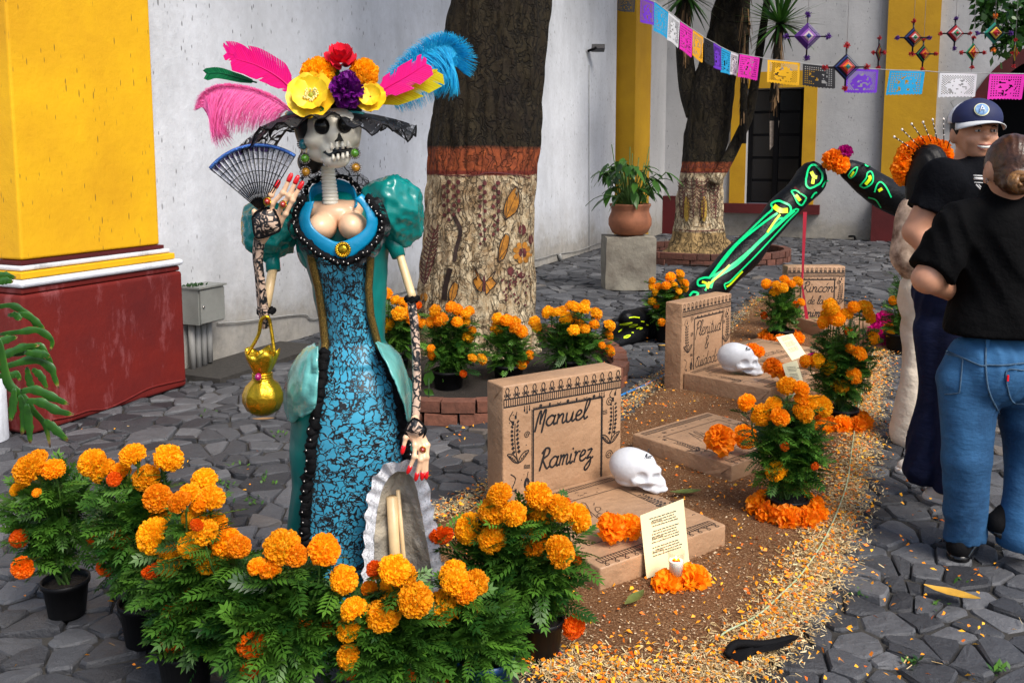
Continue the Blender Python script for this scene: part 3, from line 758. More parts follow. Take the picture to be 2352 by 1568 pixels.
tr2, rows2 = trunk('trunk', T2, tab2, T2Y, M['bark2'], .035, 110, 150, top=3, seed=9)
# second stem of the fork
mb = MB(); pts = [W(1600, 262, 12.75), W(1582, 205, 12.8), W(1572, 120, 12.85), W(1569, 40, 12.9), W(1566, -60, 12.9)]
mb.tube(cr(pts, 6), list(np.linspace(.16, .085, 25)), 12); mb.build('fork', M['bark2'], T2)
c = rows2[0][0]
for k in range(5):
    a = k * 1.26; mb = MB(); mb.tube(cr([c - Z * .3, c + Vector((math.cos(a) * .5, math.sin(a) * .5, .6)), c + Vector((math.cos(a) * 1.6, math.sin(a) * 1.6, 1.4))], 4), list(np.linspace(.18, .06, 9)), 8); mb.build('limb', M['bark2'], T2)
crown(T2, c + Z * 1.8, (3.2, 3.2, 1.2), 6000, .16)
# painted decoration on trunks, laid on the bark by tracing
def bvh(o):
    me = o.data; return BVHTree.FromPolygons([v.co.copy() for v in me.vertices], [tuple(p.vertices) for p in me.polygons])
B1, B2 = bvh(tr1), bvh(tr2)
def onbark(bv, x, y, off=.006, Y=6.5):
    d = ray(x, y).normalized(); h = bv.ray_cast(CO, d)
    return (h[0] - d * off) if h[0] is not None else W(x, y, Y)
def ptx(name, col, rough=.8): 
    t = NT(name); c = t.mix(t.ramp(t.noise(22, 6, .75), [(.42, 0.), (.62, 1.)]), dark(col, .45), col); t.color(c); t.set(rough=rough); return t.m
M['pm'] = ptx('maroon_paint', (.12, .018, .02)); M['po'] = ptx('ochre_paint', (.50, .20, .015)); M['pb'] = ptx('rust_paint', (.33, .09, .015)); M['pk'] = ptx('dark_brown_line', (.03, .012, .008)); M['py'] = ptx('gold_paint', (.48, .30, .04))
def blob(mb, bv, cx, cy, rx, ry, rot=0, n=9, off=.006, Y=6.5, pts=None):
    P = pts or [(cx + rx * math.cos(t) * math.cos(rot) - ry * math.sin(t) * math.sin(rot), cy + rx * math.cos(t) * math.sin(rot) + ry * math.sin(t) * math.cos(rot)) for t in [2 * PI * k / n for k in range(n)]]
    cx = sum(p[0] for p in P) / len(P); cy = sum(p[1] for p in P) / len(P); V = [onbark(bv, cx, cy, off, Y)]; n = len(P)
    for x, y in P: V.append(onbark(bv, (x + cx) / 2, (y + cy) / 2, off, Y))
    for x, y in P: V.append(onbark(bv, x, y, off, Y))
    F = []
    for k in range(n):
        k2 = (k + 1) % n; F.append((0, 1 + k, 1 + k2)); F.append((1 + k, 1 + n + k, 1 + n + k2, 1 + k2))
    mb.add(V, F)
def stroke(mb, bv, pts, w, off=.009, Y=6.5):
    P = cr([Vector((a, b, 0)) for a, b in pts], 4); V = []; F = []
    for i, p in enumerate(P):
        d = (P[min(i + 1, len(P) - 1)] - P[max(i - 1, 0)]).normalized(); n = Vector((-d.y, d.x, 0)) * w / 2
        V += [onbark(bv, p.x + n.x, p.y + n.y, off, Y), onbark(bv, p.x - n.x, p.y - n.y, off, Y)]
    for i in range(len(P) - 1): F.append((2 * i, 2 * i + 1, 2 * i + 3, 2 * i + 2))
    mb.add(V, F)
def tc(x, y): return (854 + .632 * x, .632 * y)      # detail-picture coordinates of the painted trunk
def wing(mb, ln, P):
    P = [tc(*p) for p in P]; mb = MB(); blob(mb, B1, 0, 0, 0, 0, pts=P); mb.build('painted_butterfly_wing', M['po'], T1); q = P + [P[0]]
    stroke(ln, B1, q, 2.0); c = (sum(p[0] for p in P) / len(P), sum(p[1] for p in P) / len(P))
    for p in P[::2]: stroke(ln, B1, [P[0], ((P[0][0] + p[0]) / 2, (P[0][1] + p[1]) / 2), p], 1.2)
line = MB(); mar = MB(); och = MB()
wing(None, line, [(485, 798), (480, 760), (495, 715), (522, 680), (533, 690), (536, 740), (520, 775)])
wing(None, line, [(458, 950), (465, 890), (485, 850), (500, 860), (495, 900), (480, 940)])
wing(None, line, [(405, 1025), (370, 965), (385, 1000), (368, 1020), (385, 1055), (400, 1060)])
wing(None, line, [(412, 1025), (450, 985), (440, 1010), (452, 1030), (430, 1055), (415, 1070)])
wing(None, line, [(285, 1105), (280, 1060), (300, 1025), (315, 1035), (305, 1080)])
blob(mar, B1, *tc(408, 1030), 3.5, 20)
stroke(line, B1, [tc(300, 785), tc(322, 840), tc(308, 900), tc(300, 950)], 9); stroke(line, B1, [tc(285, 975), tc(268, 1040), tc(262, 1090)], 12); cx, cy = tc(548, 918)
for k in range(8): a = k * PI / 4 + .3; blob(och, B1, cx + 15 * math.cos(a), cy + 18 * math.sin(a), 8, 6.5, a)
blob(mar, B1, cx, cy, 9, 13); blob(mar, B1, *tc(547, 835), 9, 13); blob(mar, B1, *tc(578, 870), 5, 12); blob(mar, B1, *tc(505, 985), 8, 10); blob(mar, B1, *tc(545, 1000), 8, 8)
blob(och, B1, *tc(190, 1080), 9, 11)
for (x0, y0, y1, sp) in ((268, 662, 800, 1), (305, 662, 790, 1), (400, 665, 900, 1), (450, 665, 860, 1)):
    stroke(line, B1, [tc(x0 + 5, y0), tc(x0 + 8, (y0 + y1) / 2), tc(x0 + 12, y1)], 1.2)
    k = 0
    for y in np.arange(y0, y1, 17):
        blob(mar, B1, *tc(x0 + (-6 if k % 2 else 10) + rng.uniform(-2, 2), y), 5.2 - (y - y0) / 120, 5.8 - (y - y0) / 120, n=7, off=.012); k += 1
stroke(mar, B1, [tc(190, 1035), tc(200, 960), tc(218, 880), tc(228, 835)], 2.2)
for i in range(14):
    t = i / 13; x, y = 190 + 38 * t, 1030 - 190 * t; L = 26 * math.sin(.5 + t * 2.1)
    for sg in (-1, 1): stroke(mar, B1, [tc(x, y), tc(x + sg * L * .6, y - 8), tc(x + sg * L, y - 22)], 2.6)
for i in range(46): blob(mar, B1, *tc(rng.normal(515, 26), rng.uniform(985, 1110)), 2.3, 2.8, n=6, off=.012)
stroke(mar, B1, [tc(222, 632), tc(300, 640), tc(380, 638), tc(420, 628), tc(500, 632), tc(598, 652)], 2.4)
tag(line.build('painted_outline', M['pk'], T1), kind='stuff'); tag(mar.build('painted_motif', M['pm'], T1), kind='stuff'); tag(och.build('painted_flower', M['po'], T1), kind='stuff')
# far trunk: feather scrolls
mar = MB(); gol = MB()
for cx_, w_ in ((1566, 10), (1588, 15), (1612, 14), (1640, 14)):
    stroke(mar, B2, [(cx_, 412), (cx_ + 3, 450), (cx_ + 4, 500)], 1.5, .02, T2Y)
    for i in range(11):
        t = i / 10; y = 418 + 82 * t; L = w_ * (1 - .6 * t)
        for sg in (-1, 1): stroke(mar, B2, [(cx_ + 3 * t, y), (cx_ + sg * L * .7, y - 3), (cx_ + sg * L, y - 9)], 1.7, .02, T2Y)
stroke(mar, B2, [(1563, 396), (1610, 397), (1659, 395)], 2, .02, T2Y); stroke(mar, B2, [(1551, 527), (1605, 531), (1660, 527)], 2, .02, T2Y)
for i in range(9): x = 1568 + i * 11; stroke(mar, B2, [(x, 386), (x + 3, 378), (x + 7, 378), (x + 8, 385), (x + 4, 385)], 1.4, .02, T2Y)
for cx_ in (1577, 1617): blob(gol, B2, cx_, 480, 7, 30, off=.015, Y=T2Y, n=10)
tag(mar.build('painted_motif', M['pm'], T2), kind='stuff'); tag(gol.build('painted_motif', M['py'], T2), kind='stuff')
# ---- brick rings round the trees
def ringbricks(c, rx, ry, n, courses, size, mat, label, a0=0, a1=2 * PI):
    t = thing('brick_planter', c, label, 'planter'); me = None
    for j in range(courses):
        for i in range(n):
            a = a0 + (a1 - a0) * (i + .5 * (j % 2)) / n; p = Vector(c) + Vector((rx * math.cos(a), ry * math.sin(a), size[2] / 2 + j * (size[2] + .008) - .01))
            if me is None:
                m = MB(); m.box((0, 0, 0), size); me = meshdata('brick', m.v, m.f, mat, smooth=False)
            inst('brick', me, p + Vector((rng.uniform(-.006, .006), rng.uniform(-.006, .006), 0)), (rng.uniform(-.03, .03), rng.uniform(-.03, .03), a + PI / 2 + rng.uniform(-.04, .04)), rng.uniform(.94, 1.0), t)
    return t
pt = ringbricks((-.30, 6.05, 0), 1.05, 1.22, 34, 2, (.19, .10, .065), M['brick'], 'curved two-course brick edging round the big painted tree')
m = MB(); V, F = lathe([(1.05, .02), (.0, .09)], (-.30, 6.05, 0), 32); m.add(V, F); m.build('bed_soil', M['potsoil'], pt)
pt = ringbricks(tuple(G(1625, 593)), 1.15, 1.0, 40, 2, (.18, .10, .085), M['brick_far'], 'low round brick edging round the far tree')
m = MB(); V, F = lathe([(1.1, .02), (.0, .12)], G(1625, 593), 32); m.add(V, F); m.build('bed_soil', M['potsoil'], pt)
# ---- leaning thin trunk and two yuccas
ln = thing('leaning_trunk', W(1664, 375, 12.3), 'thin dark trunk leaning right from the fork of the far tree', 'tree')
mb = MB(); mb.tube(cr([W(x, y, 12.35) for x, y in ((1640, 420), (1668, 373), (1700, 310), (1722, 255), (1738, 160), (1752, 70), (1768, -40))], 6), list(np.linspace(.09, .045, 37)), 10); mb.build('trunk', M['bark2'], ln)
crown(ln, W(1790, -190, 12.3), (.9, .9, .5), 700, .12)
def yucca(x, y, Y, R, label, xb, yb, n=120):
    c = W(x, y, Y); t = thing('yucca', W(xb, yb, Y), label, 'yucca'); s = sc(Y); m = MB(); rr = R * s
    for i in range(n):
        a = rng.uniform(0, 2 * PI); e = rng.uniform(-.7, 1.25); d = Vector((math.cos(a) * math.cos(e), math.sin(a) * math.cos(e), math.sin(e))); L = rr * rng.uniform(.75, 1.1); sd = d.cross(Z).normalized() * .014 * Y / 12
        p = [c + d * L * k + Vector((0, 0, -.10 * L * k * k * (1.2 - math.sin(e)))) for k in (0, .35, .7, 1)]
        V = []
        for q, w in zip(p, (1.1, 1.3, .9, .05)): V += [q - sd * w, q + sd * w]
        m.add(V, [(0, 1, 3, 2), (2, 3, 5, 4), (4, 5, 7, 6)], rng.uniform(0, .8))
    m.build('crown', M['leaf2'], t, attr=True)
    m = MB(); m.tube([c, W(xb, yb, Y)], [.06, .05], 8); m.build('trunk', M['bark2'], t)
    m = MB()
    for i in range(150):
        k = rng.random()**.8; q = c.lerp(W(xb, yb, Y), k * .75); a = rng.uniform(0, 2 * PI); o = Vector((math.cos(a), math.sin(a), 0)) * rng.uniform(.03, .10) * (1 - .5 * k)
        e = q + o * 1.3 - Z * rng.uniform(.2, .5); sd = Vector((math.sin(a), -math.cos(a), 0)) * .012
        m.add([q - sd + o * .4, q + sd + o * .4, e + sd * .5, e - sd * .5], [(0, 1, 2, 3)], rng.random())
    m.build('dead_leaves', tonemat('dry_yucca_leaf', [(0, (.05, .025, .01)), (1, (.20, .11, .04))]), t, attr=True)
yucca(1792, 54, 12.0, 105, 'spiky yucca head with brown hanging leaves, right of the leaning trunk', 1775, 235)
yucca(1577, -12, 12.6, 95, 'spiky yucca head at the top edge left of the dark forked tree', 1575, 110)
yucca(1715, -60, 12.2, 80, 'yucca stem with long brown hanging leaves behind the leaning trunk', 1706, 330)
# ---- overhanging twig top right
tw = thing('tree_branch', W(2352, 20, 8), 'leafy branch hanging in at the top right corner', 'branch')
m = MB(); paths = [[(2420, -60), (2370, 0), (2330, 70), (2300, 110)], [(2420, 10), (2350, 25), (2290, 40), (2262, 45)], [(2420, 60), (2340, 80), (2300, 75)], [(2300, -40), (2280, 0), (2265, 10)]]
lf = MB()
for P in paths:
    q = cr([W(x, y, 8.0) for x, y in P], 8); m.tube(q, list(np.linspace(.014, .004, len(q))), 5)
    for p in q[2:]:
        for i in range(10):
            d = Vector(rng.normal(size=3)); d.z -= .6; d.normalize(); L = rng.uniform(.06, .11); o = p + Vector(rng.normal(size=3)) * .05; sd = d.cross(Vector(rng.normal(size=3))).normalized() * L * .28
            lf.add([o, o + d * L * .5 + sd, o + d * L, o + d * L * .5 - sd], [(0, 1, 2, 3)], rng.random() * .7)
m.build('branch_wood', M['bark2'], tw); lf.build('leaves', M['leaf2'], tw, attr=True, smooth=False)
# ================================================================== SAWDUST BED
bxs = np.arange(bedA[:, 0].min() - .1, bedA[:, 0].max() + .1, .045); bys = np.arange(bedA[:, 1].min() - .1, bedA[:, 1].max() + .1, .045)
XX, YY = np.meshgrid(bxs, bys, indexing='ij'); SDv = sdbed(XX, YY)
def bedz(x, y, d):
    return max(0.0, min(1, -d / .14)) * .022
V = []; idx = -np.ones(XX.shape, int); hh = np.clip(-SDv / .12, 0, 1)
for i in range(XX.shape[0]):
    for j in range(XX.shape[1]):
        idx[i, j] = len(V); V.append((XX[i, j] + rng.uniform(-.01, .01), YY[i, j] + rng.uniform(-.01, .01), -.012 + .036 * hh[i, j] + .006 * hh[i, j] * noise.noise((XX[i, j] * 5, YY[i, j] * 5, 0))))
F = [(idx[i, j], idx[i + 1, j], idx[i + 1, j + 1], idx[i, j + 1]) for i in range(XX.shape[0] - 1) for j in range(XX.shape[1] - 1) if SDv[i, j] < 0 and SDv[i + 1, j + 1] < 0 and SDv[i + 1, j] < 0 and SDv[i, j + 1] < 0]
t = NT('brown_sawdust'); a = t.noise(120, 4, .8); b = t.noise(2.5, 5)
c = t.ramp(a, [(.3, (.06, .022, .008)), (.46, (.17, .075, .03)), (.58, (.29, .15, .07)), (.68, (.60, .45, .27))]); c = t.mix(t.ramp(b, [(.35, 0.), (.7, .5)]), c, (.12, .045, .016), 'MIX'); t.color(c); t.set(rough=.95, spec=.2); t.bump(a, 1.0, .012)
M['sawdust'] = t.m
tag(mk('sawdust_bed', V, F, M['sawdust']), 'brown sawdust carpet on the cobbles under the cardboard tombs', 'sawdust carpet', kind='stuff')
def scatter(n, fn, smin=None):
    """rejection sampling over the bed bounding box, fn(x,y,d)->probability"""
    out = []; 
    while len(out) < n:
        x = rng.uniform(bedA[:, 0].min() - .3, bedA[:, 0].max() + .3, 20000); y = rng.uniform(bedA[:, 1].min() - .3, bedA[:, 1].max() + .3, 20000)
        w = np.clip(3.2 / y, .15, 1.3)**1.4 / 1.45
        k = rng.random(20000) < fn(x, y, sdbed(x, y)) * w
        out += list(zip(x[k], y[k]))
    return np.array(out[:n])
cen_ = bedA.mean(0)
# the light border lies on the right, the near end and thinly along the left
rightpx = np.array([[p.x, p.y] for p in [G(x, y) for x, y in ((1290, 1545), (1520, 1580), (1690, 1530), (1790, 1430), (1860, 1330), (1920, 1200), (1955, 1080), (1985, 960), (2005, 870), (2020, 800))]])
def dline(x, y, L):
    d = np.full(x.shape, 1e9)
    for (x0, y0), (x1, y1) in zip(L[:-1], L[1:]):
        ex, ey = x1 - x0, y1 - y0; h = np.clip(((x - x0) * ex + (y - y0) * ey) / (ex * ex + ey * ey), 0, 1); d = np.minimum(d, np.hypot(x - x0 - h * ex, y - y0 - h * ey))
    return d
leftpx = np.array([[p.x, p.y] for p in [G(x, y) for x, y in ((1000, 1190), (1110, 1150), (1330, 985), (1420, 950), (1500, 885), (1600, 820), (1690, 735), (1745, 690))]])
def fshav(x, y, d):
    a = np.exp(-(dline(x, y, rightpx) / .085)**2); b = .55 * np.exp(-(dline(x, y, leftpx) / .07)**2); return np.clip(a + b, 0, 1) * (d < .10)
def chips(P, L0, L1, W0, W1, z0, z1, tone=None, rhomb=False):
    n = len(P); L = rng.uniform(L0, L1, n) ; w = rng.uniform(W0, W1, n); a = rng.uniform(0, 2 * PI, n); e = rng.normal(0, .28, n); r = rng.normal(0, .5, n)
    d = np.stack([np.cos(a) * np.cos(e), np.sin(a) * np.cos(e), np.sin(e)], 1); s = np.stack([-np.sin(a) * np.cos(r), np.cos(a) * np.cos(r), np.sin(r)], 1)
    c = np.stack([P[:, 0], P[:, 1], rng.uniform(z0, z1, n)], 1); up = np.array([0, 0, 1.])
    v = np.stack([c - d * L[:, None] / 2 - s * w[:, None] / 2, c - d * L[:, None] / 2 + s * w[:, None] / 2, c + d * L[:, None] / 2 + s * w[:, None] / 2, c + d * L[:, None] / 2 - s * w[:, None] / 2], 1).reshape(-1, 3)
    if rhomb: v = np.stack([c - d * L[:, None] / 2, c - s * w[:, None] / 2 - d * (L * rng.uniform(-.3, .2, n))[:, None], c + d * L[:, None] / 2 + s * (w * rng.uniform(-.5, .5, n))[:, None], c + s * w[:, None] / 2 + up * .004], 1).reshape(-1, 3)
    return v, np.arange(4 * n).reshape(-1, 4), np.repeat(rng.random(n) if tone is None else tone, 4)
M['shav'] = tonemat('pale_wood_shavings', [(0, (.30, .17, .06)), (.5, (.58, .42, .19)), (1, (.78, .66, .40))], .8)
v, f, tn = chips(scatter(42000, fshav), .006, .022, .0012, .0035, .016, .034)
tag(mk('wood_shavings', v, f, M['shav'], attr=tn, smooth=False), 'pale wood shavings strewn along the edge of the sawdust bed', 'wood shavings', kind='stuff')
v, f, tn = chips(scatter(14000, lambda x, y, d: (d < -.02) * .6), .004, .010, .002, .004, .024, .031)
tag(mk('sawdust_flakes', v, f, tonemat('sawdust_flakes', [(0, (.06, .025, .01)), (.5, (.30, .16, .08)), (1, (.75, .60, .40))], .9), attr=tn, smooth=False), 'coarse light and dark flakes in the brown sawdust', 'sawdust', kind='stuff')
def fpet(x, y, d): return np.clip(.9 * fshav(x, y, d) + .045 * (d < 0) + .025 * (d < .5), 0, 1)
v, f, tn = chips(scatter(6500, fpet), .010, .024, .006, .013, .020, .040, rhomb=True)
M['petal'] = tonemat('loose_orange_petals', [(0, (.72, .12, .003)), (.6, (.95, .33, .006)), (1, (1, .50, .02))], .6)
tag(mk('loose_petals', v, f, M['petal'], attr=tn, smooth=False), 'loose orange marigold petals scattered over the shavings and sawdust', 'petals', kind='stuff')
# litter on the cobbles: few petals, straws and sprouts of weed
P = []
for i in range(150):
    x, y = rng.uniform(0, 2352), rng.uniform(930, 1568); g = G(x, y); P.append((g.x, g.y))
P = np.array(P); P = P[sdbed(P[:, 0], P[:, 1]) > .02]
v, f, tn = chips(P, .008, .024, .005, .011, .004, .012, rhomb=True); tag(mk('cobble_litter', v, f, M['petal'], attr=tn, smooth=False), 'scattered petals and bits lying on the cobbles', 'petals', kind='stuff')
v, f, tn = chips(P[::2] + .05, .012, .045, .0015, .005, .006, .012); tag(mk('straw_litter', v, f, M['shav'], attr=tn, smooth=False), 'stray bits of straw lying on the cobbles', 'straw', kind='stuff')
wd = MB()
for (x, y, n) in ((500, 1105, 18), (520, 1115, 14), (575, 1150, 22), (620, 1105, 10), (540, 1070, 8), (1280, 930, 8), (2150, 1385, 10), (2090, 1520, 16), (2300, 1540, 16), (1990, 1360, 10), (640, 1000, 10), (655, 1290, 10), (1650, 1560, 8), (2210, 1330, 10), (480, 950, 8), (560, 1310, 8)):
    for i in range(n):
        g = G(x + rng.normal(0, 12), y + rng.normal(0, 6)); a = rng.uniform(0, 2 * PI); d = Vector((math.cos(a), math.sin(a), rng.uniform(.2, 1))).normalized() * rng.uniform(.012, .035); s = Vector((-math.sin(a), math.cos(a), 0)) * .006
        wd.add([g, g + d * .5 + s, g + d, g + d * .5 - s], [(0, 1, 2, 3)], rng.random())
tag(wd.build('weeds', M['leaf'], None, smooth=False, attr=True), 'small green weeds sprouting between the cobbles', 'weeds', kind='stuff')
# dry curled leaves, each a thing
def dryleaf(x, y, L, ang, col, label, z=.015):
    c = G(x, y, z); m = MB(); d = Vector((math.cos(ang), math.sin(ang), 0)); s = Vector((-d.y, d.x, 0)); V = []; F = []
    for i, k in enumerate((0, .2, .45, .7, .9, 1)):
        w = L * .17 * math.sin(PI * max(.04, k * .96)); p = c + d * L * (k - .5) + Z * (.35 * L * (k - .5)**2 + .004); V += [p + s * w + Z * w * .5, p, p - s * w + Z * w * .5]
    for i in range(5):
        for j in range(2): F.append((3 * i + j, 3 * i + j + 1, 3 * i + j + 4, 3 * i + j + 3))
    m.add(V, F); return tag(m.build('fallen_leaf', col, None), label, 'leaf', 'fallen leaves on the ground')
ly = simple('yellow_leaf', (.62, .34, .04), .6, .3, 30); lb = simple('brown_leaf', (.30, .17, .07), .7, .4, 30); lg = simple('olive_leaf', (.12, .15, .03), .5, .4, 30)
dryleaf(2185, 1370, .17, -.6, ly, 'long yellow curved leaf on the cobbles at the lower right'); dryleaf(605, 966, .12, .1, lb, 'dry tan leaf on the cobbles left of the statue skirt')
dryleaf(1457, 1380, .12, .9, lg, 'dull green leaf in the sawdust in front of the nearest box tomb', .035); dryleaf(1575, 1135, .14, .15, lg, 'olive leaf in the sawdust beside the chin of the nearest skull', .035)
dryleaf(1800, 1478, .10, .5, lb, 'dry tan leaf beside the black cloth scrap'); dryleaf(1527, 796 - 0, .1, 0, ly, 'small yellow leaf on the cobbles by the far black hand')
dryleaf(1665, 1010, .09, .2, lb, 'brown leaf in the sawdust in front of the middle headstone', .035)
# ================================================================== MARIGOLD PLANTS
def bloom_mesh(name, n=210, seed=1, spread=1.0, wid=.165, core=.62, loose=0):
    r = np.random.default_rng(seed); V = []; F = []; A = []
    gr = PI * (3 - math.sqrt(5))
    for i in range(n):
        zc = 1 - (i + .5) / n * 1.62 * spread; th = i * gr + r.uniform(-.15, .15); rr = math.sqrt(max(0, 1 - zc * zc))
        d = np.array([rr * math.cos(th), rr * math.sin(th), zc]); up = np.array([0, 0, 1.]) if abs(zc) < .95 else np.array([1., 0, 0])
        a = np.cross(up, d); a /= np.linalg.norm(a); b = np.cross(d, a); t = r.uniform(0, PI) if loose == 0 else r.uniform(-.5, .5)
        a, b = a * math.cos(t) + b * math.sin(t), b * math.cos(t) - a * math.sin(t)
        w = wid * r.uniform(.7, 1.25); L = 1 + r.uniform(-.10, .10) - .04 * loose; bend = b * r.uniform(-.16, .16) * (1 + loose * 1.6)
        base = len(V)
        V += [d * core - a * w * .35, d * core + a * w * .35, d * (core + (L - core) * .6) - a * w * .8 + bend * .5, d * (core + (L - core) * .72) + b * w * .25 + bend * .5, d * (core + (L - core) * .6) + a * w * .8 + bend * .5,
              d * L * .97 - a * w * 1.0 + bend + b * w * .3, d * (L * 1.03) - a * w * .35 + bend - b * w * .28, d * (L * 1.0) + a * w * .35 + bend + b * w * .3, d * L * .96 + a * w * 1.0 + bend - b * w * .3]
        A += [1., 1., .5, .55, .5, .06, .0, .08, .05]
        F += [(base, base + 1, base + 4, base + 3, base + 2), (base + 2, base + 3, base + 6, base + 5), (base + 3, base + 7, base + 6), (base + 3, base + 4, base + 8, base + 7)]
    m = MB(); m.add(V, F, A)
    cv, cf = lathe([(core * 1.1 * math.sin(p), core * 1.1 * math.cos(p)) for p in np.linspace(.01, 2.6, 7)], (0, 0, 0), 10); m.add(cv, cf, 1.0)
    m.add([(.35 * math.cos(k * PI / 3), .35 * math.sin(k * PI / 3), -.72) for k in range(6)] + [(.10 * math.cos(k * PI / 3), .10 * math.sin(k * PI / 3), -1.35) for k in range(6)], [(k, (k + 1) % 6, 6 + (k + 1) % 6, 6 + k) for k in range(6)], 0)
    me = bpy.data.meshes.new(name); me.from_pydata([tuple(map(float, p)) for p in m.v], [], m.f)
    at = me.attributes.new('tone', 'FLOAT', 'POINT'); at.data.foreach_set('value', np.array(m.a, dtype=np.float32)); nf = len(me.polygons)
    mi = np.zeros(nf, np.int32); mi[-6:] = 1
    me.materials.append(None); me.materials.append(M['stem']); me.polygons.foreach_set('material_index', mi); return me
BM = []
for j, mt in enumerate(M['mg']):
    row = []
    for k in range(3):
        me = bloom_mesh('marigold_bloom', 290 + 15 * k, 11 * k + 3 + j, 1.0 if j < 2 else .9); me.materials[0] = mt; row.append(me)
    BM.append(row)
BMs = []
for j, mt in enumerate(M['mg']):
    me = bloom_mesh('marigold_bloom_small', 90, 71 + j, 1, .26); me.materials[0] = mt; BMs.append(me)
CM = []
for k in range(3):
    me = bloom_mesh('crepe_flower', 46, 91 + k, .72, .36, .22, 1); me.materials[0] = M['crepe']; CM.append(me)
MM = bloom_mesh('magenta_flower', 90, 77, .8, .24, .3, 1); MM.materials[0] = M['magenta']
# pinnate leaf template along +X, drooping a little
def leaf_template(kind=0):
    V = []; F = []
    def leaflet(o, d, L, w):
        s = np.array([-d[1], d[0], 0]); b = len(V); V.extend([o, o + d * L * .45 + s * w + np.array([0, 0, .03 * L]), o + d * L + np.array([0, 0, -.12 * L]), o + d * L * .45 - s * w + np.array([0, 0, .03 * L])]); F.append((b, b + 3, b + 2, b + 1))
    for i in range(6):
        k = .14 + .14 * i; o = np.array([k, 0, -.18 * k * k]); L = .36 * (1 - .35 * abs(k - .45) / .5)
        for sg in (-1, 1): leaflet(o, np.array([math.cos(.85), sg * math.sin(.85), 0]), L, .055)
    leaflet(np.array([.84, 0, -.13]), np.array([1., 0, -.1]), .30, .05)
    for i in range(2):
        a, b = .0 + .42 * i, .42 + .42 * i; n = len(V); V.extend([np.array([a, -.012, -.18 * a * a]), np.array([a, .012, -.18 * a * a]), np.array([b, .012, -.18 * b * b]), np.array([b, -.012, -.18 * b * b])]); F.append((n, n + 3, n + 2, n + 1))
    return np.array(V), np.array(F)
LT = leaf_template()
def leaves(P, D, size, droop=0):
    """P points, D directions, size lengths -> vertices, faces, tone"""
    V0, F0 = LT; n = len(P); D = D / np.linalg.norm(D, axis=1)[:, None]; up = np.array([0, 0, 1.]) + rng.normal(0, .35, (n, 3)); s = np.cross(up, D); s /= np.linalg.norm(s, axis=1)[:, None] + 1e-9; u = np.cross(D, s)
    v = P[:, None, :] + size[:, None, None] * (V0[None, :, 0, None] * D[:, None] + V0[None, :, 1, None] * s[:, None] + V0[None, :, 2, None] * u[:, None])
    f = F0[None] + (np.arange(n) * len(V0))[:, None, None]; return v.reshape(-1, 3), f.reshape(-1, 4)
PLANTS = 'potted marigolds'
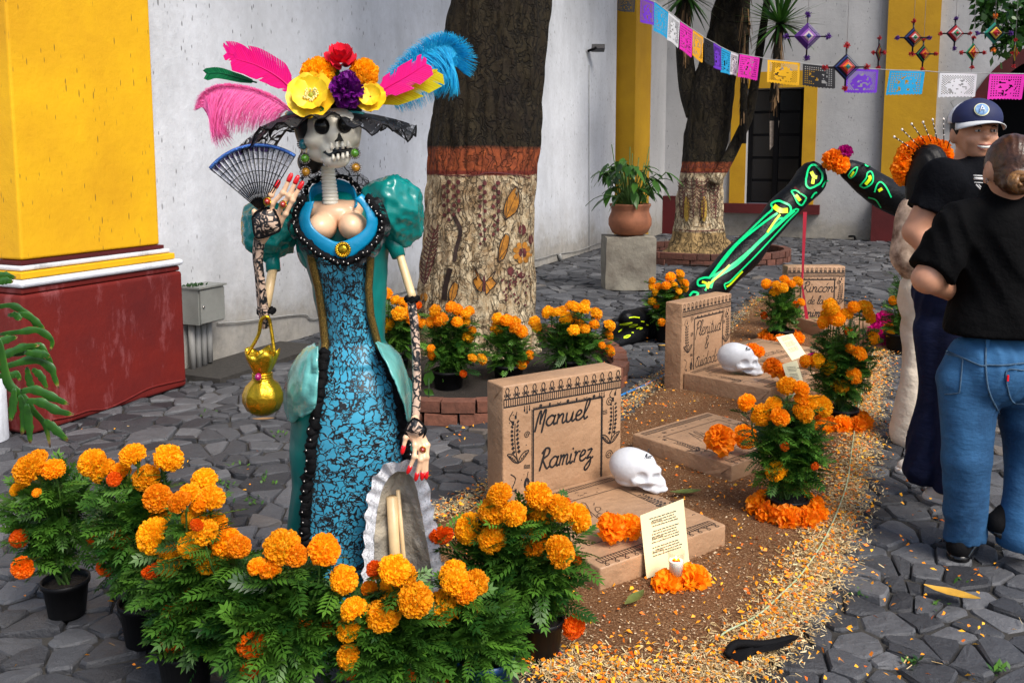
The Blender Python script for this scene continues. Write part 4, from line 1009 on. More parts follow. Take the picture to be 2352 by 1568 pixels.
def marigold(base, pot, blooms, fol, label, group, nleaf, potmat='blackpot', lsize=.085, small=False, crepe=0):
    """base: ground point; pot=(radius,height); blooms=[(x,y,r[,tone])] in picture units; fol=(cx,cy,rx,ry) picture ellipse"""
    base = Vector(base); Y = base.y; lsize *= .9; t = thing('marigold_plant', base, label, 'potted plant', group); pr, ph = pot
    V, F = lathe([(pr * .0, .004), (pr * .78, .004), (pr * .80, .012), (pr * .97, ph * .86), (pr * 1.05, ph * .87), (pr * 1.06, ph), (pr * .99, ph), (pr * .95, ph * .9), (pr * .92, ph * .86)], base, 28)
    mk('pot', V, F, M[potmat], t)
    V, F = lathe([(pr * .95, ph * .86), (pr * .5, ph * .9), (0, ph * .9)], base, 16); mk('soil', V, F, M['potsoil'], t)
    root = base + Z * ph * .88; fx, fy, frx, fry = fol; fc = W(fx, fy, Y); s = sc(Y) * 1.03; st = MB(); pts = []; dirs = []
    R = np.array([frx * s, frx * s * .66, fry * s])
    for b in blooms:
        x, y, r = b[:3]; tone = b[3] if len(b) > 3 else (0 if rng.random() < .6 else 1); dx = (x - fx) / max(frx, 1); dy = rng.uniform(-1.0, -.15) * frx * s
        if abs(dx) > .9: dy *= .4
        yb = Y + dy; c = W(x, y, yb); rad = r * sc(yb) * 1.12; o = Vector(((x - fx) * s, -.25 * frx * s + dy * .3, .9 * frx * s)); 
        o.normalize()
        if tone == 2: o = Vector((rng.uniform(-.6, .6), -.8, rng.uniform(-.7, .2))).normalized()
        q = Z.rotation_difference((o * .75 + Vector(rng.normal(0, .14, 3))).normalized())
        me = BMs[tone] if (small or r < 14) else BM[tone][rng.integers(3)]
        k = .86 if tone < 2 else .72
        ob = inst('bloom', me, c, q.to_euler(), (rad * 1.0, rad, rad * k), t)
        mid = (root + c) / 2 + Vector(((c.x - root.x) * .3, 0, .06)); e = c - q @ Z * rad * .9
        P = cr([root + Vector((rng.uniform(-.02, .02), rng.uniform(-.02, .02), 0)), root.lerp(mid, .5), mid, e], 4); st.tube(P, list(np.linspace(.0045, .0028, len(P))), 5, cap=False)
        for p in P[3:-1]:
            for _ in range(2): pts.append(tuple(p)); a = rng.uniform(0, 2 * PI); dirs.append((math.cos(a), math.sin(a), rng.uniform(-.2, .7)))
    for i in range(5):
        a = rng.uniform(0, 2 * PI); e = fc + Vector((math.cos(a) * R[0] * .6, math.sin(a) * R[1] * .6, rng.uniform(-.3, .8) * R[2])); st.tube(cr([root, root.lerp(e, .5) + Z * .02, e], 4), .004, 5, cap=False)
    n = int(nleaf * .72); u = rng.normal(size=(n, 3)); u /= np.linalg.norm(u, axis=1)[:, None]; rr = rng.uniform(.18, .92, n)**.7
    c = np.array(fc) + u * rr[:, None] * R * .92; 
    mn = root.z - .01; c = c[c[:, 2] > mn - .03]; d = (c - np.array(fc)) / R + np.array([0, 0, .25]); d += rng.normal(0, .45, d.shape)
    P = np.concatenate([c - 0 * d, np.array(pts)]) if pts else c; D = np.concatenate([d, np.array(dirs)]) if pts else d
    sz = rng.uniform(.65, 1.15, len(P)) * lsize; v, f = leaves(P, D, sz)
    tone = np.repeat(np.clip(rng.normal(.42, .28, len(P)), 0, 1), len(LT[0])); yel = np.repeat(rng.random(len(P)) < .04, len(LT[0])); tone[yel] = 1
    fo = mk('foliage', v, f.astype(np.int32), M['leaf'], t, smooth=False, attr=tone)
    st.build('stem', M['stem'], t)
    if crepe:
        k = 9
        for i in range(k):
            a = 2 * PI * i / k + .2; o = Vector((math.cos(a), math.sin(a), .25)); p = base + Vector((math.cos(a) * pr * 1.28, math.sin(a) * pr * 1.28, ph * .42))
            inst('paper_flower', CM[i % 3], p, Z.rotation_difference(o.normalized()).to_euler(), pr * crepe * rng.uniform(.5, .62), t)
    return t
GF = 'potted marigolds round the statue'
GT = 'potted marigolds round the painted tree'
GB = 'potted marigolds on the sawdust bed'
marigold(G(155, 1412), (.070, .125), [(68, 1077, 34, 0), (123, 1077, 23, 1), (87, 1051, 19, 0), (42, 1123, 17), (44, 1236, 19, 2), (52, 1303, 24, 2), (215, 1244, 15, 2), (84, 1131, 10, 1)], (125, 1180, 92, 100),
         'bushy potted marigold at far left in a black pot, standing apart', GF, 480, lsize=.095)
marigold(G(335, 1475), (.072, .14), [(210, 1061, 29, 0), (235, 1080, 27, 0), (277, 1082, 21, 1), (304, 1045, 27, 0), (387, 1051, 30, 0), (335, 1097, 28, 0), (362, 1144, 29, 1), (279, 1234, 24, 2), (239, 1306, 18, 2), (368, 1184, 22, 1), (262, 1100, 15, 2)], (320, 1235, 85, 135),
         'tall potted marigold in a black pot, second from the left edge', GF, 560, lsize=.095)
marigold(G(430, 1590), (.075, .14), [(412, 1153, 24, 1), (433, 1134, 23), (469, 1100, 26, 0), (483, 1144, 29, 0), (458, 1157, 18, 1), (445, 1186, 26), (495, 1201, 24), (470, 1222, 28, 0), (437, 1250, 28, 0), (352, 1230, 38, 0), (523, 1248, 33, 1), (550, 1255, 24, 1), (404, 1286, 39, 0), (481, 1280, 34, 0), (352, 1309, 23, 2), (444, 1368, 38, 0), (521, 1357, 33, 1), (396, 1402, 21, 2), (398, 1465, 32, 2)], (490, 1390, 112, 118),
         'potted marigold with the densest cluster of blooms, left of the teal skirt', GF, 760, lsize=.105)
marigold(G(640, 1640), (.075, .14), [(648, 1255, 38, 0), (680, 1275, 24, 1), (620, 1305, 24, 1), (590, 1300, 20, 1), (745, 1262, 34, 1), (790, 1330, 31, 0), (583, 1478, 34, 2), (573, 1538, 19, 2), (705, 1435, 20, 2), (755, 1440, 18, 2), (452, 1205, 14, 2)], (640, 1430, 132, 118),
         'potted marigold directly in front of the statue skirt, blooms low at its sides', GF, 950, lsize=.105)
marigold(G(905, 1640), (.08, .14), [(906, 1308, 34, 0), (862, 1308, 19, 2), (904, 1344, 29, 0), (849, 1350, 18, 1), (954, 1377, 37, 0), (930, 1320, 26, 0), (812, 1398, 28, 0), (880, 1411, 36, 0), (800, 1444, 27, 0), (800, 1506, 27, 0), (803, 1535, 22, 2), (852, 1442, 15, 2), (940, 1550, 15, 2)], (900, 1480, 112, 98),
         'potted marigold at the foot of the white lace train, hiding its pot', GF, 620, lsize=.10)
marigold(G(1112, 1600), (.082, .13), [(1022, 1392, 40, 0), (1040, 1320, 32, 0), (1045, 1335, 30, 0), (1092, 1337, 28, 0), (1070, 1362, 24, 1), (1078, 1530, 21, 2), (1008, 1560, 23, 2), (1085, 1400, 18, 2)], (1085, 1465, 100, 100),
         'potted marigold in a blue pot at the bottom edge', GF, 620, potmat='bluepot', lsize=.10)
marigold(G(1240, 1512), (.070, .135), [(1147, 1136, 27, 0), (1136, 1173, 33, 0), (1180, 1179, 27, 0), (1079, 1213, 34, 0), (1130, 1238, 30, 0), (1237, 1138, 31, 0), (1244, 1169, 33, 0), (1283, 1166, 29, 0), (1327, 1188, 31, 0), (1225, 1244, 32, 1), (1285, 1266, 34, 0), (1014, 1227, 25, 2), (1326, 1285, 11, 2), (1318, 1438, 26, 2), (1207, 1190, 16, 2), (1298, 1152, 12, 2)], (1190, 1290, 115, 125),
         'potted marigold in a black pot in front of the large lettered box tomb', GF, 700, lsize=.10)
TL = .10
marigold(G(905, 873), (.10, .16), [(886, 676, 15), (908, 689, 11), (924, 692, 10), (867, 689, 9), (889, 746, 16), (917, 720, 16), (933, 711, 14), (949, 733, 15), (971, 743, 11), (960, 700, 9, 2)], (910, 775, 62, 65), 'marigold pot half hidden behind the statue arm, left of the painted trunk', GT, 330, lsize=TL, small=True)
marigold(G(1030, 905), (.10, .16), [(999, 714, 14), (1012, 733, 16), (990, 739, 12), (1037, 705, 13), (1050, 711, 13), (1050, 739, 12), (1069, 720, 12), (1078, 714, 11), (1075, 774, 13), (1069, 739, 11), (1085, 758, 9), (993, 815, 11), (990, 800, 9), (1085, 822, 10), (1107, 825, 12), (1064, 858, 8, 2), (1000, 745, 12)], (1035, 800, 62, 75), 'marigold pot in front of the painted trunk, left of its middle', GT, 420, lsize=TL, small=True)
marigold(G(1168, 890), (.10, .16), [(1142, 730, 12), (1143, 752, 16), (1164, 736, 14), (1183, 739, 13), (1186, 755, 15), (1198, 761, 14), (1217, 815, 10), (1198, 837, 11), (1207, 828, 9, 2)], (1160, 805, 50, 62), 'narrow marigold pot right under the centre of the painted trunk', GT, 330, lsize=TL, small=True)
marigold(G(1310, 880), (.11, .17), [(1227, 739, 13), (1233, 752, 11), (1258, 717, 14), (1277, 717, 11), (1290, 714, 12), (1300, 730, 15), (1315, 730, 11), (1318, 758, 13), (1331, 746, 12), (1340, 708, 14), (1344, 755, 11), (1369, 720, 14), (1400, 747, 13), (1398, 770, 11), (1345, 697, 10), (1312, 702, 12), (1365, 745, 11), (1400, 805, 13, 1), (1383, 793, 8, 1), (1322, 705, 11)], (1315, 800, 78, 68), 'wide marigold pot right of the painted trunk, behind the lettered headstone', GT, 480, lsize=TL, small=True)
marigold(G(1535, 785), (.12, .18), [(1540, 636, 11), (1562, 629, 10), (1562, 642, 9), (1498, 645, 8), (1530, 656, 10), (1546, 655, 10), (1512, 659, 9), (1505, 671, 8), (1571, 661, 10), (1559, 668, 8), (1550, 684, 9), (1498, 692, 9), (1508, 703, 7, 2), (1520, 740, 9, 1), (1497, 658, 8), (1575, 650, 8)], (1532, 715, 32, 50), 'marigold pot between the stone block and the black painted limb', 'potted marigolds in the background', 240, lsize=.11, small=True)
marigold(G(1793, 790), (.10, .12), [(1760, 652, 11), (1782, 654, 10), (1802, 643, 11), (1833, 646, 11), (1780, 670, 11), (1799, 661, 11), (1818, 652, 9), (1840, 694, 9), (1826, 699, 8, 2), (1755, 724, 8, 2)], (1795, 712, 36, 52), 'small marigold pot with orange paper round it in front of the rearmost headstone', GB, 260, lsize=.10, small=True, crepe=1.0)
marigold(G(1932, 985), (.085, .12), [(1906, 700, 15), (1915, 711, 14), (1898, 721, 13), (1924, 733, 16), (1944, 721, 14), (1962, 705, 13), (1987, 705, 16), (1996, 727, 15), (1892, 740, 14, 1), (2006, 776, 14, 1), (1974, 812, 16, 1), (1953, 800, 11, 1), (1903, 842, 17), (1877, 828, 16), (1851, 829, 14, 1), (1930, 885, 18), (1961, 863, 18, 1), (1948, 760, 9, 2)], (1935, 850, 58, 110), 'tall marigold pot with orange paper frill beside the man in navy trousers', GB, 480, lsize=.10, small=True, crepe=1.15)
marigold(G(1808, 1192), (.082, .10), [(1715, 924, 19), (1750, 952, 24, 0), (1776, 930, 18, 0), (1792, 958, 20, 1), (1808, 886, 21, 0), (1840, 892, 17, 1), (1845, 946, 23, 0), (1884, 932, 25, 0), (1842, 917, 17, 1), (1783, 1080, 23, 0), (1803, 1025, 10, 2), (1872, 1070, 9, 2), (1858, 925, 18)], (1812, 1035, 78, 90), 'marigold pot ringed with big orange paper petals on the sawdust in front', GB, 480, lsize=.10, crepe=1.25)
marigold(G(2068, 810), (.12, .16), [(2076, 618, 11), (2080, 655, 8), (2052, 690, 10), (2045, 765, 9), (2076, 720, 9)], (2072, 715, 28, 75), 'dark marigold pot partly hidden behind the girl in cream trousers', 'potted marigolds in the background', 200, lsize=.11, small=True)
# paper flowers resting on things
def crepe(x, y, Y, r, label, rot=None, me=None, group='orange paper flowers on the tombs'):
    c = W(x, y, Y); o = inst('paper_flower', me or CM[rng.integers(3)], c, (Vector((rng.uniform(-.4, .4), -.7, .7)).to_track_quat('Z', 'Y')).to_euler(), r * sc(Y), None)
    return tag(o, label, 'paper flower', group)
# ================================================================== BROWN PAPER TOMBS
GL = {
 'a': ([[(.75, .8), (.45, 1), (.1, .7), (.1, .25), (.4, 0), (.7, .3), (.8, 1), (.75, .4), (.85, .05), (1.05, .15)]], 1.0),
 'n': ([[(0, .9), (.12, .95), (.12, 0)], [(.12, .5), (.4, .95), (.6, .8), (.6, .2), (.75, 0), (.95, .2)]], .92),
 'm': ([[(0, .9), (.1, .95), (.1, 0)], [(.1, .6), (.3, .95), (.42, .8), (.42, 0)], [(.42, .6), (.62, .95), (.78, .8), (.8, .15), (.95, 0), (1.1, .2)]], 1.08),
 'u': ([[(0, 1), (.05, .3), (.25, 0), (.5, .2), (.6, 1), (.6, .2), (.75, 0), (.95, .2)]], .92),
 'e': ([[(0, .4), (.45, .6), (.5, .9), (.25, 1), (.05, .6), (.15, .1), (.45, 0), (.75, .25)]], .72),
 'l': ([[(0, .2), (.35, 1.2), (.4, 1.9), (.2, 2), (.1, 1.4), (.12, .4), (.3, 0), (.55, .2)]], .5),
 'i': ([[(.05, .95), (.08, .2), (.2, 0), (.4, .2)], [(.1, 1.3), (.17, 1.42)]], .4),
 'r': ([[(0, .9), (.15, 1), (.15, 0)], [(.15, .55), (.35, .95), (.6, .95)]], .62),
 'z': ([[(0, .9), (.5, .95), (.1, .1), (.5, .2), (.6, -.5), (.3, -1), (.1, -.7), (.5, -.1), (.8, .2)]], .8),
 'M': ([[(0, -.4), (.0, .9), (.08, 1.6), (.2, 1.5), (.33, .3)], [(.3, .6), (.48, 1.6), (.62, 1.6), (.66, .8), (.66, -.6)]], .85),
 'R': ([[(.1, -.1), (.2, 1.9)], [(-.05, 1.5), (.25, 1.95), (.65, 1.8), (.65, 1.3), (.2, .95), (.5, .4), (.8, 0), (1, .15)]], .95),
 'P': ([[(.2, 1.95), (.1, -.4)], [(-.1, 1.5), (.3, 2), (.8, 1.8), (.75, 1.2), (.15, .95)]], .8),
 't': ([[(.2, 1.6), (.15, .2), (.3, 0), (.5, .2)], [(-.05, 1.1), (.45, 1.15)]], .5),
 'd': ([[(.7, .8), (.4, 1), (.1, .7), (.1, .25), (.4, 0), (.7, .3), (.8, 2), (.75, .4), (.85, .05), (1.05, .15)]], 1.0),
 'c': ([[(.6, .8), (.35, 1), (.08, .6), (.12, .15), (.4, 0), (.7, .2)]], .66),
 'C': ([[(.9, 1.3), (.6, 1.5), (.1, 1.3), (.5, 1.25), (.1, .7), (.2, .2), (.6, 0), (.9, .2)]], .85),
 'o': ([[(.4, 1), (.08, .7), (.1, .2), (.4, 0), (.68, .3), (.65, .8), (.4, 1), (.6, .8), (.9, .9)]], .82),
 's': ([[(0, .2), (.4, 1), (.35, .6), (.55, .2), (.3, 0), (.05, .1)]], .6),
 'v': ([[(0, .9), (.2, 0), (.5, .9), (.7, .9)]], .7),
 'f': ([[(0, .2), (.4, 1.6), (.35, 2), (.2, 1.8), (.2, -.8), (.35, -.9), (.3, 0), (.6, .2)]], .5),
 'A': ([[(0, 0), (.4, 1.9), (.45, 1.9), (.7, 0)], [(.1, .7), (.65, .75)]], .85),
 '&': ([[(.9, 0), (.15, 1.4), (.3, 1.9), (.6, 1.6), (.1, .6), (.2, .05), (.6, .1), (.95, .8)]], 1.0),
 ' ': ([], .6)}
GL['é'] = (GL['e'][0] + [[(.3, 1.3), (.5, 1.6)]], .72); GL['ó'] = (GL['o'][0] + [[(.4, 1.3), (.6, 1.65)]], .82)
def write(S, txt, x, y, h, wmul=1.0, w=.004, slant=.28):
    for ch in txt:
        g, adv = GL[ch]
        for st in g: S.append(([(x + (px * wmul + py * slant) * h, y + py * h) for px, py in st], w, True))
        x += adv * h * wmul
    return x
def spiral(S, x, y, r, w): S.append(([(x + r * (1 - k / 14) * math.cos(k * .95), y + r * (1 - k / 14) * math.sin(k * .95)) for k in range(14)], w, True))
def dot(S, x, y, r): S.append(([(x - r * .5, y), (x + r * .5, y)], r * 1.6, False))
def sprig(S, x, y, h, w, fl=1):
    c = lambda k: (x + fl * h * (.10 * math.sin(k * 2.2)), y + h * k); S.append(([c(k / 5) for k in range(6)], w * .7, True))
    for k in np.arange(.25, 1.0, .105):
        px, py = c(k)
        for sg in (-1, 1): a = (px + sg * h * .05, py + h * .02); b = (px + sg * h * .10, py + h * .075); S.append(([a, b], w * 2.2 * (1.3 - k * .6), False))
    for sg in (-1, 1):
        L = [(0, 0), (.12, .05), (.26, .2), (.30, .27), (.16, .24), (.05, .13), (0, 0)]; S.append(([(x + sg * h * a, y + h * (b + .01)) for a, b in L], w * .9, True)); S.append(([(x, y), (x + sg * h * .26, y + h * .24)], w * .6, False))
        for q in (.35, .55, .75): S.append(([(x + sg * h * .27 * q, y + h * .25 * q), (x + sg * h * .27 * q, y + h * (.25 * q + .05))], w * .5, False))
def decor(S, w_, h_, lw, top=True, inner=(.24, .82, .01, .755), loops=12, sp=True, ladder=.032):
    yb = h_ * (1 - .185) if top else h_ * .9; yt = yb + ladder
    S.append(([(0.004, yb), (w_ - .004, yb)], lw * 1.2, False)); S.append(([(0.004, yt), (w_ - .004, yt)], lw * 1.2, False))
    n = loops * 4
    for i in range(n + 1): x = .006 + (w_ - .012) * i / n; S.append(([(x, yb), (x, yt)], lw * .8, False))
    for i in range(loops):
        x = w_ * (i + .5) / loops; r = w_ / loops * .23; b = yt
        S.append(([(x - r * 1.3, b + r * .1), (x, b + r * 1.4), (x + r * .8, b + r * 3), (x + r * .5, b + r * 4.2), (x, b + r * 4.5), (x - r * .5, b + r * 4.2), (x - r * .8, b + r * 3), (x, b + r * 1.4), (x + r * 1.3, b + r * .1)], lw * .8, True))
        S.append(([(x, b + r * 1.4), (x - r * 1.3, b + r * 1.9), (x - r * 1.2, b + r * 1.1), (x, b + r * 1.4), (x + r * 1.3, b + r * 1.9), (x + r * 1.2, b + r * 1.1), (x, b + r * 1.4)], lw * .7, True))
    a0, a1, b0, b1 = inner; X0, X1, Y0, Y1 = w_ * a0, w_ * a1, h_ * b0, h_ * b1
    S.append(([(X0, Y0), (X0, Y1)], lw * 1.6, False)); S.append(([(X0, Y1), (X1, Y1)], lw * 1.6, False)); S.append(([(X1, Y1), (X1, Y0)], lw * 1.6, False))
    for i in range(60):
        t = i / 59; dot(S, X0 - lw * 1.6, Y0 + (Y1 - Y0) * t, lw * .55)
        dot(S, X1 + lw * 1.3, Y0 + (Y1 - Y0) * t, lw * .55); dot(S, X0 + (X1 - X0) * t, Y1 + lw * 1.4, lw * .55)
    if sp:
        sprig(S, w_ * .12, h_ * .30, h_ * .36, lw * 1.1, -1); sprig(S, w_ * .90, h_ * .30, h_ * .36, lw * 1.1, 1)
        spiral(S, w_ * .19, h_ * .54, w_ * .025, lw * .7); spiral(S, w_ * .89, h_ * .70, w_ * .035, lw * .7); spiral(S, w_ * .89, h_ * .2, w_ * .035, lw * .7)
        for (x, y) in ((.08, .75), (.92, .80)):
            S.append(([(w_ * x, h_ * (y + .02)), (w_ * (x - .03), h_ * (y - .04)), (w_ * (x + .0), h_ * (y - .08))], lw * .8, True)); dot(S, w_ * x, h_ * (y - .085), lw * 2.4)
            S.append(([(w_ * (x + .03), h_ * (y + .01)), (w_ * (x + .02), h_ * (y - .03))], lw * .8, True)); dot(S, w_ * (x + .02), h_ * (y - .035), lw * 2.0)
        for k in range(3):
            for xx in (.17, .80): S.append(([(w_ * (xx + .02 * k), h_ * .80), (w_ * (xx + .02 * k), h_ * (.77 - .02 * (k % 2)))], lw * .8, False)); dot(S, w_ * (xx + .02 * k), h_ * (.76 - .02 * (k % 2)), lw * 1.4)
        for k in range(7):
            x = w_ * (.3 + .075 * k); y = h_ * .775
            if k % 3 == 0: spiral(S, x, y, w_ * .012, lw * .6)
            elif k % 3 == 1: dot(S, x, y, lw * 1.8)
            else: S.append(([(x - .008, y + .002), (x, y - .004), (x + .01, y + .004)], lw * .7, True))
        S.append(([(w_ * .06, h_ * .22), (w_ * .10, h_ * .17), (w_ * .07, h_ * .08), (w_ * .10, h_ * .06)], lw * .9, True)); dot(S, w_ * .10, h_ * .06, lw * 2.2)
        S.append(([(w_ * .19, h_ * .05), (w_ * .175, h_ * .1), (w_ * .19, h_ * .15), (w_ * .205, h_ * .1), (w_ * .19, h_ * .05)], lw * 2.6, True)); S.append(([(w_ * .19, h_ * .15), (w_ * .20, h_ * .21)], lw * .7, False))
        for k in range(3):
            S.append(([(w_ * .165, h_ * (.27 - .012 * k)), (w_ * .215, h_ * (.265 - .012 * k))], lw * .7, False)); S.append(([(w_ * .83, h_ * (.62 - .014 * k)), (w_ * .87, h_ * (.625 - .014 * k))], lw * .7, False))
        for k in range(16):
            a = rng.random(); xx = rng.choice([rng.uniform(.03, .2), rng.uniform(.84, .97)]); yy = rng.uniform(.05, .75); dot(S, w_ * xx, h_ * yy, lw * rng.uniform(.4, .9))
def ribbons(name, S, O, ux, uy, n, mat, parent, off=.0012):
    m = MB(); lay = 0
    for pts, w, sm in S:
        P = [Vector((a, b, 0)) for a, b in pts]
        if sm and len(P) > 2: P = cr(P, 3)
        lay += 1; o = off + (lay % 23) * .00002; V = []
        for i, p in enumerate(P):
            d = P[min(i + 1, len(P) - 1)] - P[max(i - 1, 0)]
            if d.length < 1e-7: d = Vector((1, 0, 0))
            d.normalize(); q = Vector((-d.y, d.x, 0)) * w / 2 * (rng.uniform(.85, 1.12) if sm else 1)
            for s_ in (q, -q): r = p + s_; V.append(O + ux * r.x + uy * r.y + n * o)
        m.add(V, [(2 * i, 2 * i + 1, 2 * i + 3, 2 * i + 2) for i in range(len(P) - 1)])
    return m.build(name, mat, parent, smooth=False)
def rbox(name, O, A, B, C, mat, parent, bev=.007):
    """box from corner O with edges A,B,C, softly rounded with slightly bellied paper faces"""
    m = MB(); box_on(m, O, A, B, C); o = m.build(name, mat, parent, smooth=True)
    b = o.modifiers.new('b', 'BEVEL'); b.width = bev; b.segments = 3; return o
def tomb(label, cat, hl, sl, head, slab, texts_head, texts_slab, name_g, lw=.004, loops=14, inkh='ink', base=.11):
    """head: (O, ux, depth dir, w, h, d); slab: (O, ux, uy, w, l, h)"""
    objs = []
    if head:
        O, ux, dd, w, h, d, lean = head; ux = ux.normalized(); dd = dd.normalized(); up = (Z + dd * lean).normalized()
        n = ux.cross(up).normalized()
        if n.dot(dd) > 0: n = -n
        t = thing('headstone_box', O, hl, 'cardboard headstone', 'brown paper headstones'); rbox('paper_wrapping', O, ux * w, -n * d, up * h, M['kraft'], t)
        S = []; hb = h - base; decor(S, w, hb, lw, loops=loops)
        for (tx, x, y, hh, wm, ww) in texts_head: write(S, tx, x * w, y * hb, hh * hb, wm, ww)
        S = [([(a, b + base) for a, b in P_], w_, sm) for P_, w_, sm in S]
        ribbons('marker_drawing', S, O, ux, up, n, M[inkh], t)
        # folded end flap of the wrapping
        m = MB(); e = O - ux * .0015; q = -n * d
        m.add([e + up * h * .985 + q * .04, e + up * h * .985 + q * .96, e + up * (h - d * .5) + q * .5 - ux * .003], [(0, 1, 2)]); m.build('paper_fold', M['kraft'], t, smooth=False); objs.append(t)
    if slab:
        O, ux, uy, w, l, h = slab; ux = ux.normalized(); uy = uy.normalized()
        t = thing('slab_box', O, sl, 'cardboard slab', 'brown paper slabs'); rbox('paper_wrapping', O, ux * w, uy * l, Z * h, M['kraft'], t)
        S = []; lw2 = lw * .8; fr = (.13, .87, .24, .78)
        # ladder bands at both ends, frame between
        for (y0, sg) in ((l * .045 + .0, 1), (l * .90, -1)):
            S.append(([(.03, y0), (w - .03, y0)], lw2, False)); S.append(([(.03, y0 + .03), (w - .03, y0 + .03)], lw2, False))
            for i in range(44): x = .03 + (w - .06) * i / 43; S.append(([(x, y0), (x, y0 + .03)], lw2 * .8, False))
        for i in range(13):
            x = .04 + (w - .08) * i / 12; y0 = l * .045; r = .012; S.append(([(x - r, y0), (x, y0 - r), (x + r * .6, y0 - r * 1.9), (x, y0 - r * 2.3), (x - r * .6, y0 - r * 1.9), (x, y0 - r), (x + r, y0)], lw2 * .7, True))
        X0, X1, Y0, Y1 = w * fr[0], w * fr[1], l * fr[2], l * fr[3]
        for a, b in (((X0, Y0), (X0, Y1)), ((X0, Y1), (X1, Y1)), ((X1, Y1), (X1, Y0)), ((X1, Y0), (X0, Y0))): S.append(([a, b], lw2, False))
        sprig(S, w * .07, l * .36, l * .24, lw2, 1); sprig(S, w * .93, l * .36, l * .24, lw2, -1); spiral(S, w * .22, l * .84, .016, lw2 * .7); spiral(S, w * .93, l * .7, .012, lw2 * .7); spiral(S, w * .08, l * .72, .012, lw2 * .7)
        for k in range(46):
            side = rng.integers(4); x, y = (rng.uniform(.03, .10), rng.uniform(.15, .8)) if side == 0 else (rng.uniform(.90, .97), rng.uniform(.15, .8)) if side == 1 else (rng.uniform(.12, .88), rng.uniform(.80, .87)) if side == 2 else (rng.uniform(.12, .88), rng.uniform(.15, .21))
            if rng.random() < .5: dot(S, x * w, y * l, lw2 * rng.uniform(.6, 1.3))
            else: S.append(([(x * w, y * l), (x * w + .008, y * l + .006), (x * w + .016, y * l)], lw2 * .8, True))
        for (tx, x, y, hh, wm, ww) in texts_slab: write(S, tx, x * w, y * l, hh * l, wm, ww)
        ribbons('marker_drawing', S, O + Z * h, ux, uy, Z, M['ink'], t)
        # creased wrapping fold at the near corner
        m = MB(); e = O + uy * .004; m.add([e + Z * h * .92 - ux * .0012, e + uy * l * .30 + Z * .01 - ux * .0012, e + Z * .008 - ux * .004, e + uy * .05 + Z * h * .5 - ux * .006], [(0, 1, 3), (1, 2, 3)]); m.build('paper_fold', M['kraft'], t, smooth=False)
        objs.append(t)
    return objs
# nearest tomb
cA, cB = Vector((.296, 2.822, 0)), Vector((.806, 3.18, 0)); ux = (cB - cA).normalized(); uy = Vector((-ux.y, ux.x, 0))
slabL = .655; h1 = .105
hx = Vector((.509, .318, 0)).normalized(); headP = cA + ux * .067 + uy * .675
tomb('', '', 'nearest and largest lettered headstone box, wrapped in brown paper, reading Manuel Ramirez', 'nearest brown paper slab box with a white skull and two paper flowers on top',
     (headP, hx, uy, .605, .575, .125, .0), (cA, ux, uy, (cB - cA).length, slabL, h1),
     [('Manuel', .26, .585, .088, 1.28, .0085), ('Ramirez', .285, .20, .095, 1.12, .0085)], [('Café', .22, .52, .10, 1.0, .0028)], 0, lw=.0046, base=.105)
# second slab, alone
p = Vector((.606, 4.30, 0)); q = Vector((.991, 3.84, 0)); ux2 = (q - p).normalized(); uy2 = Vector((-ux2.y, ux2.x, 0))
tomb('', '', '', 'brown paper slab box lying alone in the middle of the sawdust, orange flowers on it', None, (q, uy2, -ux2, .60, (q - p).length, .10), [], [('Alternativo', .28, .50, .10, .9, .0028)], 0, lw=.0046)
# third tomb
p = Vector((1.083, 5.455, 0)); q = Vector((1.515, 5.045, 0)); ux3 = (q - p).normalized(); r3 = Vector((-ux3.y, ux3.x, 0))
tomb('', '', 'middle headstone box of brown paper reading Plenitud & Cuidado, its left side turned to us', 'brown paper slab box under the second skull',
     (Vector((1.066, 5.437, 0)), r3, -ux3, .605, .572, .125, .0), (q, r3, -ux3, .60, (q - p).length - .004, .13),
     [('Plenitud', .26, .50, .105, 1.12, .0060), ('&', .45, .29, .095, 1, .0060), ('Cuidado', .26, .06, .095, 1.08, .0055)], [('Alternativo', .3, .5, .05, .9, .0015)], 0, lw=.0042, loops=13)
# fourth slab behind
q4 = Vector((1.69, 5.80, 0)); e4 = (Vector((2.243, 6.298, 0)) - q4).normalized(); d4 = Vector((-e4.y, e4.x, 0))
tomb('', '', '', 'rear brown paper slab box behind the second skull', None, (q4, e4, d4, .74, .52, .10), [], [('terraPia'.replace('P', 'p') if 0 else 'teraria', .30, .25, .09, 1.1, .004)], 0, lw=.004)
# rear tomb
p = Vector((2.375, 7.56, 0)); e5 = Vector((.99, .115, 0)).normalized(); d5 = Vector((-e5.y, e5.x, 0))
tomb('', '', 'rearmost headstone box of brown paper reading Rincón de las animas', 'rearmost brown paper slab box, half hidden behind a marigold pot',
     (Vector((2.32, 7.35, 0)), Vector((1, .02, 0)), Vector((-.02, 1, 0)), .49, .575, .14, .0), None, [('Rincón', .27, .53, .10, 1.2, .007), ('de las', .36, .31, .075, 1.0, .006), ('animas', .26, .08, .085, 1.2, .009)], [], 0, lw=.0046, loops=13)
a5 = Vector((2.545, 7.06, 0)); l5 = (Vector((2.42, 7.34, 0)) - a5)
tomb('', '', '', 'rearmost brown paper slab box, half hidden behind a marigold pot', None, (a5, Vector((l5.y, -l5.x, 0)), l5, .50, l5.length, .14), [], [], 0, lw=.004)
